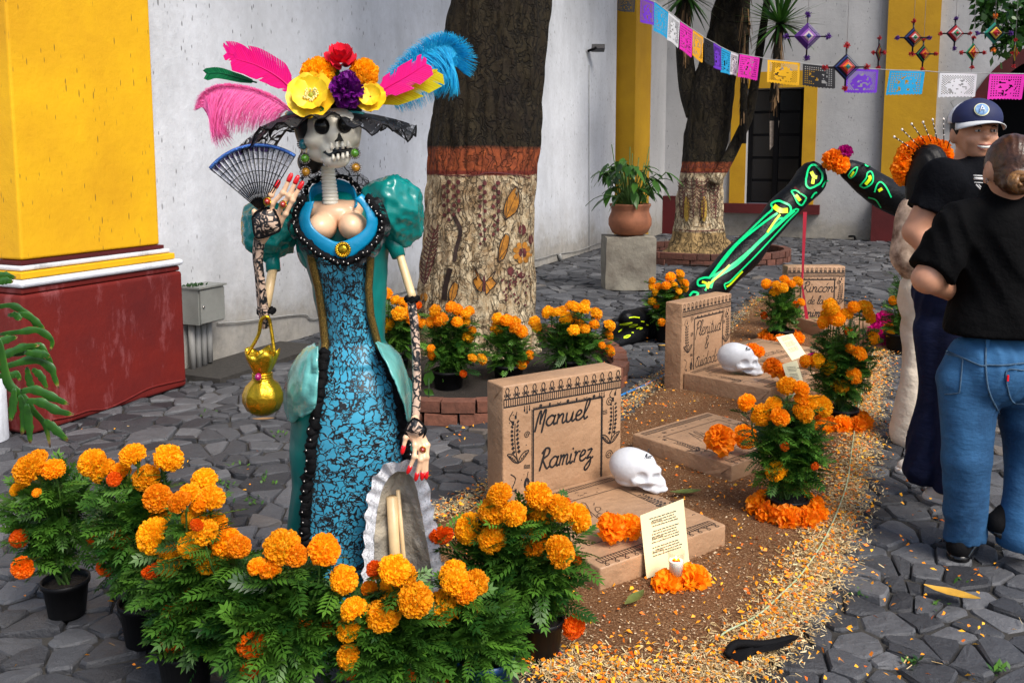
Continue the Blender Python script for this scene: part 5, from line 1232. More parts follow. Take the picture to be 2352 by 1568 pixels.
# ================================================================== PLASTER SKULLS
def skull(loc, ang, size, label):
    k = size / .20
    prims = [E((-.030, 0, .088), (.086, .066, .072)), E((.02, 0, .085), (.05, .055, .062)), E((.052, 0, .056), (.036, .040, .042)), E((.078, 0, .036), (.028, .030, .026)), E((.080, 0, .014), (.036, .030, .013)),
             Cp((-.005, .056, .050), (.062, .040, .050), .008, .011), Cp((-.005, -.056, .050), (.062, -.040, .050), .008, .011), Cp((-.002, .048, .040), (.075, .026, .012), .012), Cp((-.002, -.048, .040), (.075, -.026, .012), .012), E((-.04, 0, .03), (.05, .045, .02)), E((.068, 0, .084), (.02, .03, .012))]
    sub = [E((.080, .032, .064), (.020, .022, .017)), E((.080, -.032, .064), (.020, .022, .017)), E((.104, 0, .046), (.012, .008, .014)), E((.032, .068, .068), (.030, .026, .024)), E((.032, -.068, .068), (.030, .026, .024)), E((.035, .054, .028), (.034, .020, .012)), E((.035, -.054, .028), (.034, .020, .012))]
    for i in range(7): y = -.021 + .007 * i; sub.append(Cp((.112 - abs(y) * .35, y, .034), (.114 - abs(y) * .35, y, .018), .0012))
    sub.append(Cp((.112, -.024, .026), (.112, .024, .026), .002))
    v, f = sculpt(prims, .0032, k=.012, sub=sub, ksub=.004, cuts=[((0, 0, .001), (0, 0, -1))])
    v = np.asarray(v) * k; c, s = math.cos(ang), math.sin(ang); R = np.array([[c, -s, 0], [s, c, 0], [0, 0, 1]]); v = v @ R.T + np.array(loc)
    t = thing('plaster_skull', loc, label, 'skull', 'white plaster skulls'); o = mk('skull_cast', v, f.astype(np.int32), M['plaster'], t)
    # scribbled marker writing on the forehead
    bv = bvh(o); cc = Vector(loc) + Vector((c * .03 * k, s * .03 * k, .06 * k)); S = []; write(S, 'A', 0, .018, .010, 1, .002); write(S, 'Muer', -.006, 0, .010, .8, .002)
    m = MB(); vd = (CO - cc).normalized(); rt = vd.cross(Z).normalized() * -1; up = vd.cross(rt) * (1 if vd.cross(rt).z > 0 else -1)
    for pts, w, sm in S:
        P = cr([Vector((a, b, 0)) for a, b in pts], 3); V = []
        for i, p in enumerate(P):
            d = (P[min(i + 1, len(P) - 1)] - P[max(i - 1, 0)]).normalized(); q = Vector((-d.y, d.x, 0)) * w / 2
            for s_ in (q, -q):
                r = (p + s_) * k; o_ = cc + up * (.062 * k + r.y) + rt * (.0 + r.x); h = bv.ray_cast(o_ + vd * .3, -vd); V.append((h[0] + vd * .001) if h[0] is not None else o_ - vd * .02)
        m.add(V, [(2 * i, 2 * i + 1, 2 * i + 3, 2 * i + 2) for i in range(len(P) - 1)])
    m.build('marker_writing', M['ink'], t, smooth=False); return t
skull(G(1466, 1122, .106), math.radians(-22), .215, 'white plaster skull facing right on the nearest slab box')
sk2 = W(1700, 834, 5.42); skull((sk2.x, 5.42, .131), math.radians(-18), .245, 'white plaster skull facing right on the middle slab box')
# ================================================================== CARDS, CANDLE, PAPER FLOWERS
def card(C4, label, n=(4, 5, 4), bold=True):
    bl, tl, tr, br = [Vector(p) for p in C4]; t = thing('note_card', bl, label, 'card', 'cream text cards'); nn = (br - bl).cross(tl - bl).normalized(); tr = tr - nn * (tr - bl).dot(nn)
    if nn.dot(CO - bl) < 0: nn = -nn
    m = MB(); m.add([bl, br, tr, tl] + [p - nn * .0015 for p in (bl, br, tr, tl)], [(0, 1, 2, 3), (7, 6, 5, 4), (0, 4, 5, 1), (1, 5, 6, 2), (2, 6, 7, 3), (3, 7, 4, 0)]); m.build('card_sheet', M['paperW'], t, smooth=False)
    S = []; y = .90; li = 0
    ux_ = (br - bl); w = ux_.length; h = (tl - bl).length; ux_.normalize(); uy_ = (tl - bl).normalized()
    for g in n:
        for k in range(g):
            a = rng.uniform(.18, .26); x = a * w; e = (1 - a) * w
            if bold and k == g - 2:
                x2 = write(S, 'Manuel Ramirez', x, y * h, .010 * h / .2 * .5, .9, .0009, .15); x = x2 + .004
            while x < e:
                L = rng.uniform(.004, .016) * w / .16; S.append(([(x, y * h), (x + L * .4, y * h + .0012 * (rng.random() - .3)), (x + L, y * h)], .0023 * w / .16, False)); x += L + .003
            y -= .043
        y -= .04
    ribbons('printed_text', S, bl, ux_, uy_, nn, M['gp'], t, .0012); return t
M['gp'] = simple('grey_print', (.02, .018, .015), .6, .1)
def c1(x, y): return ((1180 + x * .4082) * .91875, (880 + y * .4082) * .91875)
def c2(x, y): return ((1640 + x * .21686) * .91875, (700 + y * .21686) * .91875)
bl = G(*c1(1070, 1385), .028); br = G(*c1(1332, 1290), .028); tl = W(*c1(1030, 1000), bl.y + .045); tr = W(*c1(1303, 897), br.y + .045)
card((bl, tl, tr, br), 'large cream text card leaning on the nearest slab box behind the candle')
bl = W(*c2(1575, 1350), 4.98); card((bl, W(*c2(1455, 970), 5.03), W(*c2(1642, 917), 5.14), W(*c2(1750, 1330), 5.09)), 'cream text card leaning on the middle slab box beside the second skull', bold=False)
card((W(*c2(1570, 925), 5.70), W(*c2(1385, 657), 5.78), W(*c2(1570, 618), 5.86), W(*c2(1735, 865), 5.78)), 'cream text card leaning on the rear slab box, the upper of the two small cards', bold=False)
crepe(1403, 1212, 3.02, 37, 'orange paper flower on the nearest slab, the left one of the pair'); crepe(1447, 1210, 3.05, 32, 'orange paper flower on the nearest slab, the right one beside the card')
crepe(1533, 1345, 2.86, 40, 'orange paper flower under the candle, left of the pair'); crepe(1592, 1340, 2.88, 47, 'orange paper flower right of the candle in front of the card')
crepe(1655, 1010, 3.93, 36, 'orange paper flower on the lone slab, the left one'); crepe(1712, 1002, 3.98, 28, 'rounder orange flower on the lone slab, the right one', me=BM[1][0])
crepe(1728, 803, 5.85, 17, 'orange paper flower on the rear slab behind the second skull'); crepe(1743, 808, 5.85, 14, 'smaller orange paper flower on the rear slab')
crepe(1775, 843, 5.2, 22, 'orange paper flower on the middle slab, the upper left one'); crepe(1798, 853, 5.15, 20, 'orange paper flower on the middle slab, touching the card')
crepe(1893, 988, 4.6, 24, 'orange flower leaning on the frill of the tall marigold pot', me=BM[1][1], group='orange flowers by the tall marigold pot'); crepe(1950, 985, 4.7, 30, 'big orange paper flower in front of the tall marigold pot', group='orange flowers by the tall marigold pot')
for (x, y, Y, r, l) in ((2030, 742, 7.1, 28, 'dark magenta paper flower, uppermost of the pink heap by the girl'), (2012, 765, 7.0, 22, 'magenta paper flower at the left of the pink heap'), (2035, 795, 6.8, 30, 'bright magenta paper flower at the bottom of the pink heap'), (2058, 775, 6.9, 26, 'magenta paper flower at the right of the pink heap')):
    crepe(x, y, Y, r, l, me=MM, group='magenta paper flowers in a heap')
for (x, y, Y, r, l) in ((1868, 822, 5.3, 14, 'pink paper flower behind the orange blooms above the cream card'), (1838, 1070, 3.75, 17, 'pink paper flower tucked in the nearest bed marigold'), (1500, 981, 4.9, 12, 'tiny pink paper flower in the sawdust behind the lone slab')):
    crepe(x, y, Y, r, l, me=MM, group='single pink paper flowers')
crepe(2043, 757, 6.8, 15, 'orange bloom lying on the magenta heap', me=BM[1][2], group='orange blooms lying loose')
# candle in a glass
cb = W(1552, 1322, 2.86); cn = thing('candle', cb, 'small lit white candle in a clear glass on orange paper flowers', 'candle')
r0 = 22 * sc(2.86); hh = 62 * sc(2.86)
V, F = lathe([(0, 0), (r0 * .72, 0), (r0 * .95, hh), (r0 * .87, hh), (r0 * .68, .006), (0, .006)], cb, 28); mk('glass', V, F, M['glass'], cn)
V, F = lathe([(0, .007), (r0 * .66, .007), (r0 * .80, hh * .62), (r0 * .78, hh * .64), (0, hh * .61)], cb, 24); mk('wax', V, F, M['wax'], cn)
V, F = lathe([(0, hh * .62), (.0035, hh * .66), (.0042, hh * .70), (.002, hh * .78), (0, hh * .84)], cb, 10); mk('flame', V, F, M['flame'], cn)
mb = MB(); mb.tube([cb + Z * hh * .6, cb + Z * hh * .66], .0009, 5); mb.build('wick', M['black'], cn)
pl = bpy.data.lights.new('candle_light', 'POINT'); pl.energy = .25; pl.color = (1, .55, .2); pl.shadow_soft_size = .004; po = bpy.data.objects.new('candle_light', pl); COL.objects.link(po); po.location = cb + Z * hh * .9; setparent(po, cn)
for i in range(2):
    o = inst('floating_petal', CM[i], cb + Vector((.006 * (-1)**i, -.004, hh * .64)), (0, 0, i), .008, cn)
# light hoses and cloth scrap
def hose(P, r, mat, label, cat='cable'):
    m = MB(); m.tube(cr([G(x, y, z) for x, y, z in P], 6), r, 7); return tag(m.build('light_hose' if cat == 'light hose' else 'cable', mat, None), label, cat)
hm = simple('pale_green_hose', (.50, .52, .38), .3, .5, 60, col2=(.25, .36, .15))
hose([(1655, 1462, .03), (1670, 1448, .035), (1740, 1412, .035), (1800, 1358, .035), (1850, 1305, .035), (1905, 1215, .035), (1945, 1110, .035), (1958, 1020, .035), (1972, 930, .035), (1990, 860, .035), (2005, 810, .035)], .0032, hm, 'pale green light hose lying along the shavings on the right of the bed', 'light hose')
hose([(992, 1192, .02), (1030, 1168, .02), (1075, 1142, .02), (1112, 1128, .02)], .0042, hm, 'short end of pale green hose running left from behind the nearest headstone', 'light hose')
hose([(1425, 908, .02), (1455, 895, .02), (1490, 880, .02), (1530, 858, .02), (1560, 835, .02), (1600, 815, .02)], .007, simple('blue_hose', (.02, .22, .6), .4, .3, 20), 'bright blue hose along the left edge of the sawdust bed', 'hose')
hose([(1258, 1505, .02), (1285, 1498, .02), (1300, 1510, .02)], .005, bpy.data.materials['blue_hose'], 'short bit of blue hose beside the right black pot', 'hose')
m = MB(); P = [(1655, 1512), (1690, 1482), (1740, 1475), (1790, 1468), (1838, 1462), (1790, 1490), (1740, 1500), (1700, 1520)]
c = G(1720, 1492, .045); V = [G(x, y, .03 + .02 * ((i * 7) % 3) / 2) for i, (x, y) in enumerate(P)] + [c]; m.add(V, [(i, (i + 1) % 8, 8) for i in range(8)])
m.tube(cr([G(1668, 1505, .04), G(1690, 1478, .06), G(1760, 1478, .04), G(1835, 1462, .03)], 5), [.012] * 15 + [.004], 7); tag(m.build('cloth_scrap', M['black'], None), 'crumpled black cloth scrap lying on the shavings at the bottom', 'cloth')
# timber kerb behind the rear tomb
m = MB(); a, b = G(1950, 745), G(2075, 758); d = (b - a).normalized(); box_on(m, a, b - a, Vector((-d.y, d.x, 0)) * .1, Z * .10); tag(m.build('timber_beam', simple('old_timber', (.06, .045, .03), .9, .5, 6, .4, 20), None, smooth=False), 'dark timber beam on the ground behind the magenta flowers', 'beam')
# ================================================================== THE SKELETON LADY
CYD = 2.50                                                   # her distance
def q(x, y, d=0.0): return W(x, y, CYD + d)
SX = 1.0 / FPX * CYD * 1.03                                   # metres for one picture pixel there
lady = thing('skeleton_lady_statue', W(760, 1480, CYD + .12) * 1.0, 'tall skeleton lady statue in teal dress, black lace brim hat and gloves', 'statue')
lady.location.z = 0
def zof(y, d=0): return q(760, y, d).z
# -- dress profile: y, left, right, panel left, panel right
DR = [(548, 672, 878, 735, 840), (575, 680, 872, 722, 838), (600, 689, 866, 722, 838), (665, 711, 866, 736, 835), (730, 722, 862, 744, 838), (796, 729, 862, 750, 850), (850, 712, 895, 745, 880), (901, 680, 925, 742, 903), (955, 664, 938, 735, 912), (1007, 660, 944, 727, 918), (1066, 659, 940, 722, 924), (1119, 660, 925, 714, 915), (1200, 655, 905, 711, 890), (1292, 644, 880, 709, 860), (1380, 640, 865, 712, 835), (1465, 640, 865, 720, 812), (1530, 630, 880, 725, 830)]
def dress_pt(y, k, grow=0.0):
    """k: -1..1 across the front between the left and right outline; |k|>1 runs on round the back"""
    l, r, pl, pr = interp(DR, y); cx = (l + r) / 2; a = (r - l) / 2 * SX + grow; b = a * (.85 if y < 850 else .8)
    t = k * PI / 2; c = q(cx, y, .0); return Vector((c.x + a * math.sin(t), CYD + .10 - b * math.cos(t), c.z))
def kx(y, x): l, r, _, _ = interp(DR, y); return math.asin(max(-1, min(1, (x - (l + r) / 2) / ((r - l) / 2)))) / (PI / 2)
ys = np.concatenate([np.linspace(548, 850, 60), np.linspace(856, 1530, 90)])
def shell(name, mat, ka, kb, n, y0, y1, grow, uv=True, wob=0, parent=lady):
    V = []; UV = []; rows = [y for y in ys if y0 <= y <= y1]
    for y in rows:
        a, b = ka(y), kb(y)
        for i in range(n + 1):
            k = a + (b - a) * i / n; g = grow
            if wob: g += wob * (noise.noise((k * 3, y * .012, 0)) + .5 * noise.noise((k * 9, y * .03, 3)))
            p = dress_pt(y, k, g); V.append(p); UV.append(((k) * .24, p.z))
    m = n + 1; F = [(j * m + i, (j + 1) * m + i, (j + 1) * m + i + 1, j * m + i + 1) for j in range(len(rows) - 1) for i in range(n)]
    return mk(name, V, F, mat, parent, uv=UV)
pk = lambda s: (lambda y: kx(y, interp(DR, y)[2 if s < 0 else 3]))
shell('lace_panel', M['dress'], lambda y: pk(-1)(y) - .04, lambda y: pk(1)(y) + .04, 30, 560, 1530, .0)
ky = lambda y: -2 - (2 - pk(1)(y)) + 2
shell('overdress', M['teal_matt'], lambda y: pk(1)(y) - 0.0, lambda y: 4 + pk(-1)(y), 70, 548, 1530, .012, wob=.006)
# trims down the panel edges
def edge(y, s, g=.02): return dress_pt(y, pk(s)(y), g)
for s in (-1, 1):
    P = [edge(y, s, .016) for y in np.linspace(585, 812, 40)]; m = MB(); m.tube(P, .0115, 8); o = m.build('gold_sequin_trim', M['goldseq'], lady)
    P = [edge(y, s, .014) + Vector((rng.normal(0, .0035), rng.normal(0, .003), 0)) for y in np.linspace(806, 1500, 150)]
    m = MB(); m.tube(P, [.012 + .006 * abs(math.sin(i * 1.3)) for i in range(150)], 7); o = m.build('black_ruffle_trim', M['black'], lady)
    m = MB(); V0, F0 = lathe([(0, -.0035), (.003, -.002), (.003, .002), (0, .0035)], (0, 0, 0), 6); bm_ = meshdata('bead', V0, F0, M['silver'])
    for y in np.arange(830, 1480, 24): inst('bead', bm_, edge(y, s, .028) + Vector((rng.uniform(-.006, .006), -.006, 0)), parent=o)
# shoulders / bodice body under the yoke
sc_obj('bodice', [E(tuple(q(772, 575, .10)), (.115, .085, .085)), E(tuple(q(775, 520, .10)), (.125, .085, .09)), Cp(tuple(q(690, 490, .08)), tuple(q(860, 485, .08)), .055)], .008, M['teal'], lady, k=.04)
# blue yoke: sheet between an outer heart outline and the neckline
outer = [(700, 466), (687, 498), (690, 526), (708, 552), (743, 580), (788, 599), (830, 574), (856, 548), (868, 520), (866, 493), (849, 463), (830, 446)]
inner = [(722, 462), (715, 485), (712, 505), (722, 525), (748, 545), (778, 556), (812, 545), (838, 525), (842, 505), (838, 486), (826, 468), (815, 458)]
def yd(x, y): return -.01 - .075 * math.sqrt(max(0, 1 - ((x - 778) / 110)**2)) + .0004 * max(0, 500 - y)
oc = cr([Vector((a, b, 0)) for a, b in outer], 5); ic = cr([Vector((a, b, 0)) for a, b in inner], 5); V = []; n = 6
for a, b in zip(oc, ic):
    for j in range(n + 1): p = a.lerp(b, j / n); V.append(q(p.x, p.y, yd(p.x, p.y) - .004 * math.sin(PI * j / n)))
F = [(i * (n + 1) + j, i * (n + 1) + j + 1, (i + 1) * (n + 1) + j + 1, (i + 1) * (n + 1) + j) for i in range(len(oc) - 1) for j in range(n)]
o = mk('blue_yoke', V, F, M['turq'], lady); so = o.modifiers.new('s', 'SOLIDIFY'); so.thickness = .006; so.offset = 0
# standing collar behind the neck
V = []; H_ = [(716, 472), (713, 445), (722, 424), (745, 413), (768, 411), (790, 416), (808, 428), (816, 450), (818, 470)]
hc = cr([Vector((a, b, 0)) for a, b in H_], 5)
for i, p in enumerate(hc):
    t = i / (len(hc) - 1); dpt = .085 * math.sin(PI * t)
    for j in range(6): k = j / 5; V.append(q(p.x + (768 - p.x) * k * .10, p.y + (476 - p.y) * k, dpt - .02 * (1 - math.sin(PI * t))))
F = [(i * 6 + j, i * 6 + j + 1, (i + 1) * 6 + j + 1, (i + 1) * 6 + j) for i in range(len(hc) - 1) for j in range(5)]
o = mk('standing_collar', V, F, M['turq'], lady); so = o.modifiers.new('s', 'SOLIDIFY'); so.thickness = .005
def frill(name, path, w, mat, nrm=(0, -1, 0), rip=22, amp=.010, parent=lady, sub=6, uvk=1.0, side=1):
    P = cr(path, sub); V = []; UV = []; L = 0
    for i, p in enumerate(P):
        d = (P[min(i + 1, len(P) - 1)] - P[max(i - 1, 0)]).normalized(); n_ = Vector(nrm); s = d.cross(n_).normalized() * side
        if i: L += (P[i] - P[i - 1]).length
        for j in range(5):
            k = j / 4; ww = w * (1 + .12 * math.sin(L * 2 * PI * rip * .5 / 1.0)); V.append(p + s * ww * k + n_ * amp * math.sin(L * 2 * PI * rip) * k); UV.append((L * uvk, k * w * uvk))
    F = [(i * 5 + j, i * 5 + j + 1, (i + 1) * 5 + j + 1, (i + 1) * 5 + j) for i in range(len(P) - 1) for j in range(4)]
    return mk(name, V, F, mat, parent, uv=UV)
ruffp = [q(688, 480, .03), q(697, 440, .05), q(722, 412, .07), q(752, 402, .08), q(790, 404, .08), q(822, 424, .06), q(842, 452, .04), q(850, 470, .03)]
frill('tulle_ruff', ruffp, .030, M['ruff'], rip=34, amp=.007, side=-1)
def beadtrim(path, r, nb, name='beaded_black_trim'):
    P = cr(path, 8); m = MB(); Q = [p + Vector((rng.normal(0, .002), rng.normal(0, .002), rng.normal(0, .002))) for p in P]; m.tube(Q, [r * (.85 + .12 * math.sin(i * 2.1)) for i in range(len(Q))], 8); o = m.build(name, M['black'], lady)
    V0, F0 = lathe([(0, -.003), (.0027, -.0013), (.0027, .0013), (0, .003)], (0, 0, 0), 6); bm_ = meshdata('bead', V0, F0, M['silver'])
    for i in range(nb):
        p = P[int((i + .5) / nb * (len(P) - 1))]; inst('bead', bm_, p + Vector((rng.uniform(-.3, .3) * r, -r * 1.1, rng.uniform(-.4, .4) * r)), parent=o)
    return o
beadtrim([q(x, y, yd(x, y) - .008) for x, y in ((698, 455), (684, 480), (679, 510), (690, 540), (718, 568), (752, 590), (788, 604), (828, 588), (858, 562), (874, 532), (876, 505), (862, 478), (842, 452))], .0125, 40)
beadtrim([q(x, y, .05) for x, y in ((700, 452), (706, 428), (722, 415), (745, 406), (768, 403), (795, 408), (816, 424), (832, 446), (842, 460))], .008, 16)
frill('black_lace_frill', [q(x, y, yd(x, y) + .004) for x, y in ((698, 455), (684, 480), (679, 510), (690, 540), (718, 568), (752, 590), (788, 604), (828, 588), (858, 562), (874, 532), (876, 505), (862, 478), (842, 452))], .024, M['brimlace'], rip=30, amp=.006, side=1)
# brooch
c = q(788, 573, yd(788, 573) - .016); mb = MB()
for i in range(40):
    a = i * 2 * PI / 20; r = .016 + .003 * (i >= 20); mb.tube([c + Vector((math.cos(a) * r, 0, math.sin(a) * r)), c + Vector((math.cos(a + .25) * r, -.006, math.sin(a + .25) * r))], .0035, 5)
br_ = mb.build('brooch', M['gold'], lady); v, f = sculpt([E(tuple(c + Vector((0, -.001, 0))), (.014, .008, .014))], .0025, k=.01); mk('brooch_stone', v, f.astype(np.int32), M['gold'], br_)
# chest
sc_obj('chest', [E(tuple(q(740, 521, -.015)), (.040, .058, .040)), E(tuple(q(811, 519, -.015)), (.040, .058, .040)), E(tuple(q(770, 490, .03)), (.062, .055, .040)), Cp(tuple(q(725, 483, .03)), tuple(q(815, 480, .03)), .026)], .0045, M['skin_doll'], lady, k=.006)
# neck of stacked vertebrae
mb = MB()
for i in range(11):
    k = i / 10; c = q(753 + 7 * k, 386 + 80 * k, .03 - .02 * k); r = (15.5 + 3 * k) * SX
    V, F = lathe([(0, .0062), (r * .8, .0060), (r * 1.0, .003), (r * 1.0, -.003), (r * .8, -.0060), (0, -.0062)], c, 20); mb.add(V, F)
mb.build('neck', M['bone_doll'], lady)
# -- skull head
O = q(765, 310, -.02)
def hp(x, y, d=0): p = q(x, y, -.02); return (p.x, p.y + d, p.z)
def HH(dx, dy, dz): return (O.x + dx, O.y + dy, O.z + dz)
prims = [E(HH(-.012, .040, .026), (.080, .092, .068)), E(HH(.012, -.015, .018), (.070, .060, .052)), E(HH(.050, -.030, -.012), (.030, .032, .020)), E(HH(-.040, -.034, -.016), (.034, .034, .024)), E(HH(.016, -.045, -.040), (.040, .034, .030)),
         E(HH(.016, -.048, -.072), (.032, .026, .020)), Cp(HH(-.070, .03, -.034), HH(-.004, -.036, -.068), .026, .015), E(HH(-.035, -.012, -.048), (.036, .030, .024)), Cp(HH(.056, .0, -.028), HH(.036, -.04, -.066), .015, .011), E(HH(.016, -.07, .034), (.055, .014, .012)), E(HH(.016, -.072, -.003), (.018, .014, .018))]
eyes = [E(hp(751, 292, -.075), (.0235, .028, .0245)), E(hp(801, 289, -.066), (.0205, .028, .0235))]
mouth = [Cp(hp(745, 349, -.092), hp(806, 345, -.088), .0055)]
v, f = sculpt(prims, .0035, k=.020, sub=eyes + mouth, ksub=.004); head = mk('skull_head', v, f.astype(np.int32), M['bone_doll'], lady)
bh = bvh(head)
for (x, y, rx, rz, d) in ((751, 292, .0225, .0235, -.046), (801, 289, .0195, .0225, -.042)):
    v, f = sculpt([E(hp(x, y, d - .014), (rx, .014, rz))], .0025, k=.01); mk('eye_socket', v, f.astype(np.int32), M['black_gloss'], head)
def onhead(x, y, off=.001):
    d = ray(x, y).normalized(); h = bh.ray_cast(CO, d); return (h[0] - d * off) if h[0] is not None else q(x, y, -.08)
m = MB(); P = [(779, 303), (768, 326), (774, 327), (779, 323), (785, 327), (790, 325)]; yn_ = min(onhead(x, y, 0).y for x, y in P); V = [W(x, y, yn_ - .0015) for x, y in P] + [W(x, y, yn_ + .012) for x, y in P]; m.add(V, [(0, 1, 2), (0, 2, 3), (0, 3, 4), (0, 4, 5)] + [(i, (i + 1) % 6, 6 + (i + 1) % 6, 6 + i) for i in range(6)]); m.build('nose_hole', M['black_gloss'], head, smooth=False)
ym = min(onhead(x_, y_).y for x_ in (770, 782, 792) for y_ in (328, 335, 347))
m = MB(); P = [(740, 350), (755, 342), (775, 339), (800, 336), (809, 342), (804, 354), (780, 359), (756, 360)]; ymm = ym + .002; V = [W(x, y, ymm - .002 + .004 * ((x - 784) / 26)**2) for x, y in P] + [W(776, 347, ymm - .004)]; m.add(V, [(i, (i + 1) % 8, 8) for i in range(8)]); m.build('mouth', M['black_gloss'], head, smooth=False)
for (x, y) in ((762, 337), (775, 335), (788, 334), (800, 332.5)):
    p = W(x, y, ym - .002 + .012 * ((x - 784) / 26)**2); m = MB(); m.tube([p + Vector((0, -.002, .010)), p + Vector((0, -.004, 0)), p + Vector((0, -.002, -.009))], [.0040, .0050, .0042], 8); m.build('tooth', M['bone_doll'], head)
for (x, y) in ((766, 362), (777, 361), (788, 359), (798, 356)):
    p = W(x, y, ym - .000 + .012 * ((x - 784) / 26)**2); m = MB(); m.tube([p + Vector((0, -.001, .008)), p + Vector((0, -.004, 0)), p + Vector((0, -.002, -.009))], [.0038, .0048, .0042], 8); m.build('tooth', M['bone_doll'], head)
# hair with a low bun
sc_obj('hair', [E(HH(-.062, .055, .02), (.055, .09, .075)), E(HH(-.082, .07, -.075), (.036, .04, .036)), E(HH(-.050, .07, -.02), (.05, .06, .05))], .006, M['hair_doll'], lady, k=.02)
# earrings
V0, F0 = lathe([(0, -.004), (.7, -.004), (1, -.001), (.8, .006), (.35, .011), (0, .012)], (0, 0, 0), 14)
for (pts, d) in ((((696, 331, 'gem_b', 10), (700, 364, 'gem_g', 10), (702, 395, 'gem_o', 10)), -.05), (((814.5, 352, 'gem_g', 10), (817, 385, 'gem_o', 10)), -.07)):
    er = None
    for (x, y, g, r) in pts:
        c = q(x, y, d); rr = r * SX
        V = [c + Vector((a * rr, -z, b * rr * (1.25 if g == 'gem_b' else 1))) for a, b, z in V0]
        o = mk('earring', V, [tuple(reversed(f)) for f in F0], M[g], lady)
        mb = MB()
        for i in range(16): a = i * PI / 8; p = c + Vector((math.cos(a) * rr * 1.15, 0, math.sin(a) * rr * 1.15)); mb.tube([p - Vector((0, .003, 0)), p + Vector((0, .002, 0))], rr * .2, 5)
        mb.build('setting', M['silver'], o)
# -- puffed sleeves of crumpled glossy paper
def crumple(cx, cy, rx, ry, d, seed, name='puff_sleeve'):
    c = q(cx, cy, d); V = []; F = []; n, m_ = 90, 60; pts = [Vector(noise.random_unit_vector()) for _ in range(0)]
    r = np.random.default_rng(seed); dirs = r.normal(size=(46, 3)); dirs /= np.linalg.norm(dirs, axis=1)[:, None]; hgt = r.uniform(.80, 1.0, 46)
    for j in range(m_ + 1):
        ph = PI * j / m_
        for i in range(n):
            th = 2 * PI * i / n; u = np.array([math.sin(ph) * math.cos(th), math.sin(ph) * math.sin(th), math.cos(ph)])
            dt = dirs @ u; k = np.min(np.where(dt > .25, hgt / np.maximum(dt, .25), 9)); k = min(k, 1.12); k += .03 * noise.noise(Vector(u * 5) + Vector((seed, 0, 0))) - .13 * abs(noise.noise(Vector(u * 2.9) + Vector((0, seed, 0)))) - .04 * abs(noise.noise(Vector(u * 5.5) + Vector((3, seed, 0)))); k += .13
            V.append(c + Vector((u[0] * rx * SX * k, u[1] * (rx + ry) / 2 * SX * k * .9, u[2] * ry * SX * k)))
    for j in range(m_):
        for i in range(n): i2 = (i + 1) % n; F.append((j * n + i, (j + 1) * n + i, (j + 1) * n + i2, j * n + i2))
    o = mk(name, V, F, M['teal'], lady); o.data.polygons.foreach_set('use_smooth', np.ones(len(F), bool)); return o
crumple(903, 482, 69, 79, .08, 4); crumple(618, 528, 63, 70, .08, 8)
mb = MB(); mb.tube([q(900, 548, .08), q(908, 566, .07), q(916, 590, .06)], [.036, .024, .020], 14); mb.build('sleeve_cuff', M['teal'], lady)
mb = MB(); mb.tube([q(622, 585, .08), q(626, 600, .07), q(628, 622, .06)], [.026, .021, .021], 14); mb.build('sleeve_cuff', M['teal'], lady)
# -- peplum puffs
def patch(name, A, B, mat, bulge, n=14, wrinkle=.012, seed=0):
    a = cr(A, 5); b = cr(B, 5); L = min(len(a), len(b)); V = []
    for i in range(L):
        for j in range(n + 1):
            k = j / n; p = a[i].lerp(b[i], k); w = math.sin(PI * min(1, .12 + .76 * k)) * math.sin(PI * min(1, .1 + .8 * i / L))
            p = p + Vector((0, -bulge * w, 0)) + Vector((0, 1, .3)) * wrinkle * (noise.noise((i * .22, j * .5, seed)) + .7 * abs(noise.noise((i * .5 + seed, j * .25, 3)))); V.append(p)
    F = [(i * (n + 1) + j, i * (n + 1) + j + 1, (i + 1) * (n + 1) + j + 1, (i + 1) * (n + 1) + j) for i in range(L - 1) for j in range(n)]
    o = mk(name, V, F, mat, lady); s = o.modifiers.new('s', 'SOLIDIFY'); s.thickness = .004; return o
patch('peplum', [q(724, 789, .02), q(700, 803, .03), q(676, 835, .05), q(662, 872, .07), q(656, 915, .07), q(667, 965, .06), q(678, 943, .04)], [q(732, 796, -.05), q(733, 820, -.06), q(734, 850, -.07), q(733, 885, -.08), q(730, 920, -.08), q(722, 936, -.07), q(700, 938, -.04)], M['teal_pale'], .05, seed=2)
patch('peplum', [q(862, 787, .0), q(878, 815, -.03), q(897, 850, -.05), q(912, 885, -.06), q(926, 925, -.05), q(936, 965, -.03)], [q(868, 785, .06), q(893, 792, .08), q(915, 812, .09), q(932, 850, .10), q(943, 895, .10), q(943, 962, .08)], M['teal_pale'], .04, seed=5)
# -- lace train with open back on the right
arch = [(790, 1580), (822, 1440), (834, 1300), (838, 1200), (850, 1120), (876, 1072), (910, 1060), (945, 1062), (972, 1082), (988, 1130), (1000, 1200), (1012, 1290), (1020, 1400), (1040, 1540)]
inn = [(818, 1580), (850, 1440), (858, 1300), (862, 1210), (876, 1130), (895, 1095), (915, 1082), (938, 1086), (952, 1105), (963, 1150), (975, 1215), (990, 1300), (1000, 1400), (1015, 1540)]
ta = cr([q(x, y, -.09) for x, y in arch], 8); tb = cr([q(x, y, -.07) for x, y in inn], 8); V = []; UV = []; L = 0
for i, (a, b) in enumerate(zip(ta, tb)):
    if i: L += (ta[i] - ta[i - 1]).length
    for j in range(6): k = j / 5; p = a.lerp(b, k); o_ = (a - b).normalized() * (.006 * math.sin(L * 110) * (1 - k)); V.append(p + o_ + Vector((0, .009 * math.sin(L * 150) * (1 - k * .6), 0))); UV.append((L, k * .05))
F = [(i * 6 + j, i * 6 + j + 1, (i + 1) * 6 + j + 1, (i + 1) * 6 + j) for i in range(len(ta) - 1) for j in range(5)]
tr = mk('lace_train', V, F, M['whitelace'], lady, uv=UV)
V = []; n = 16
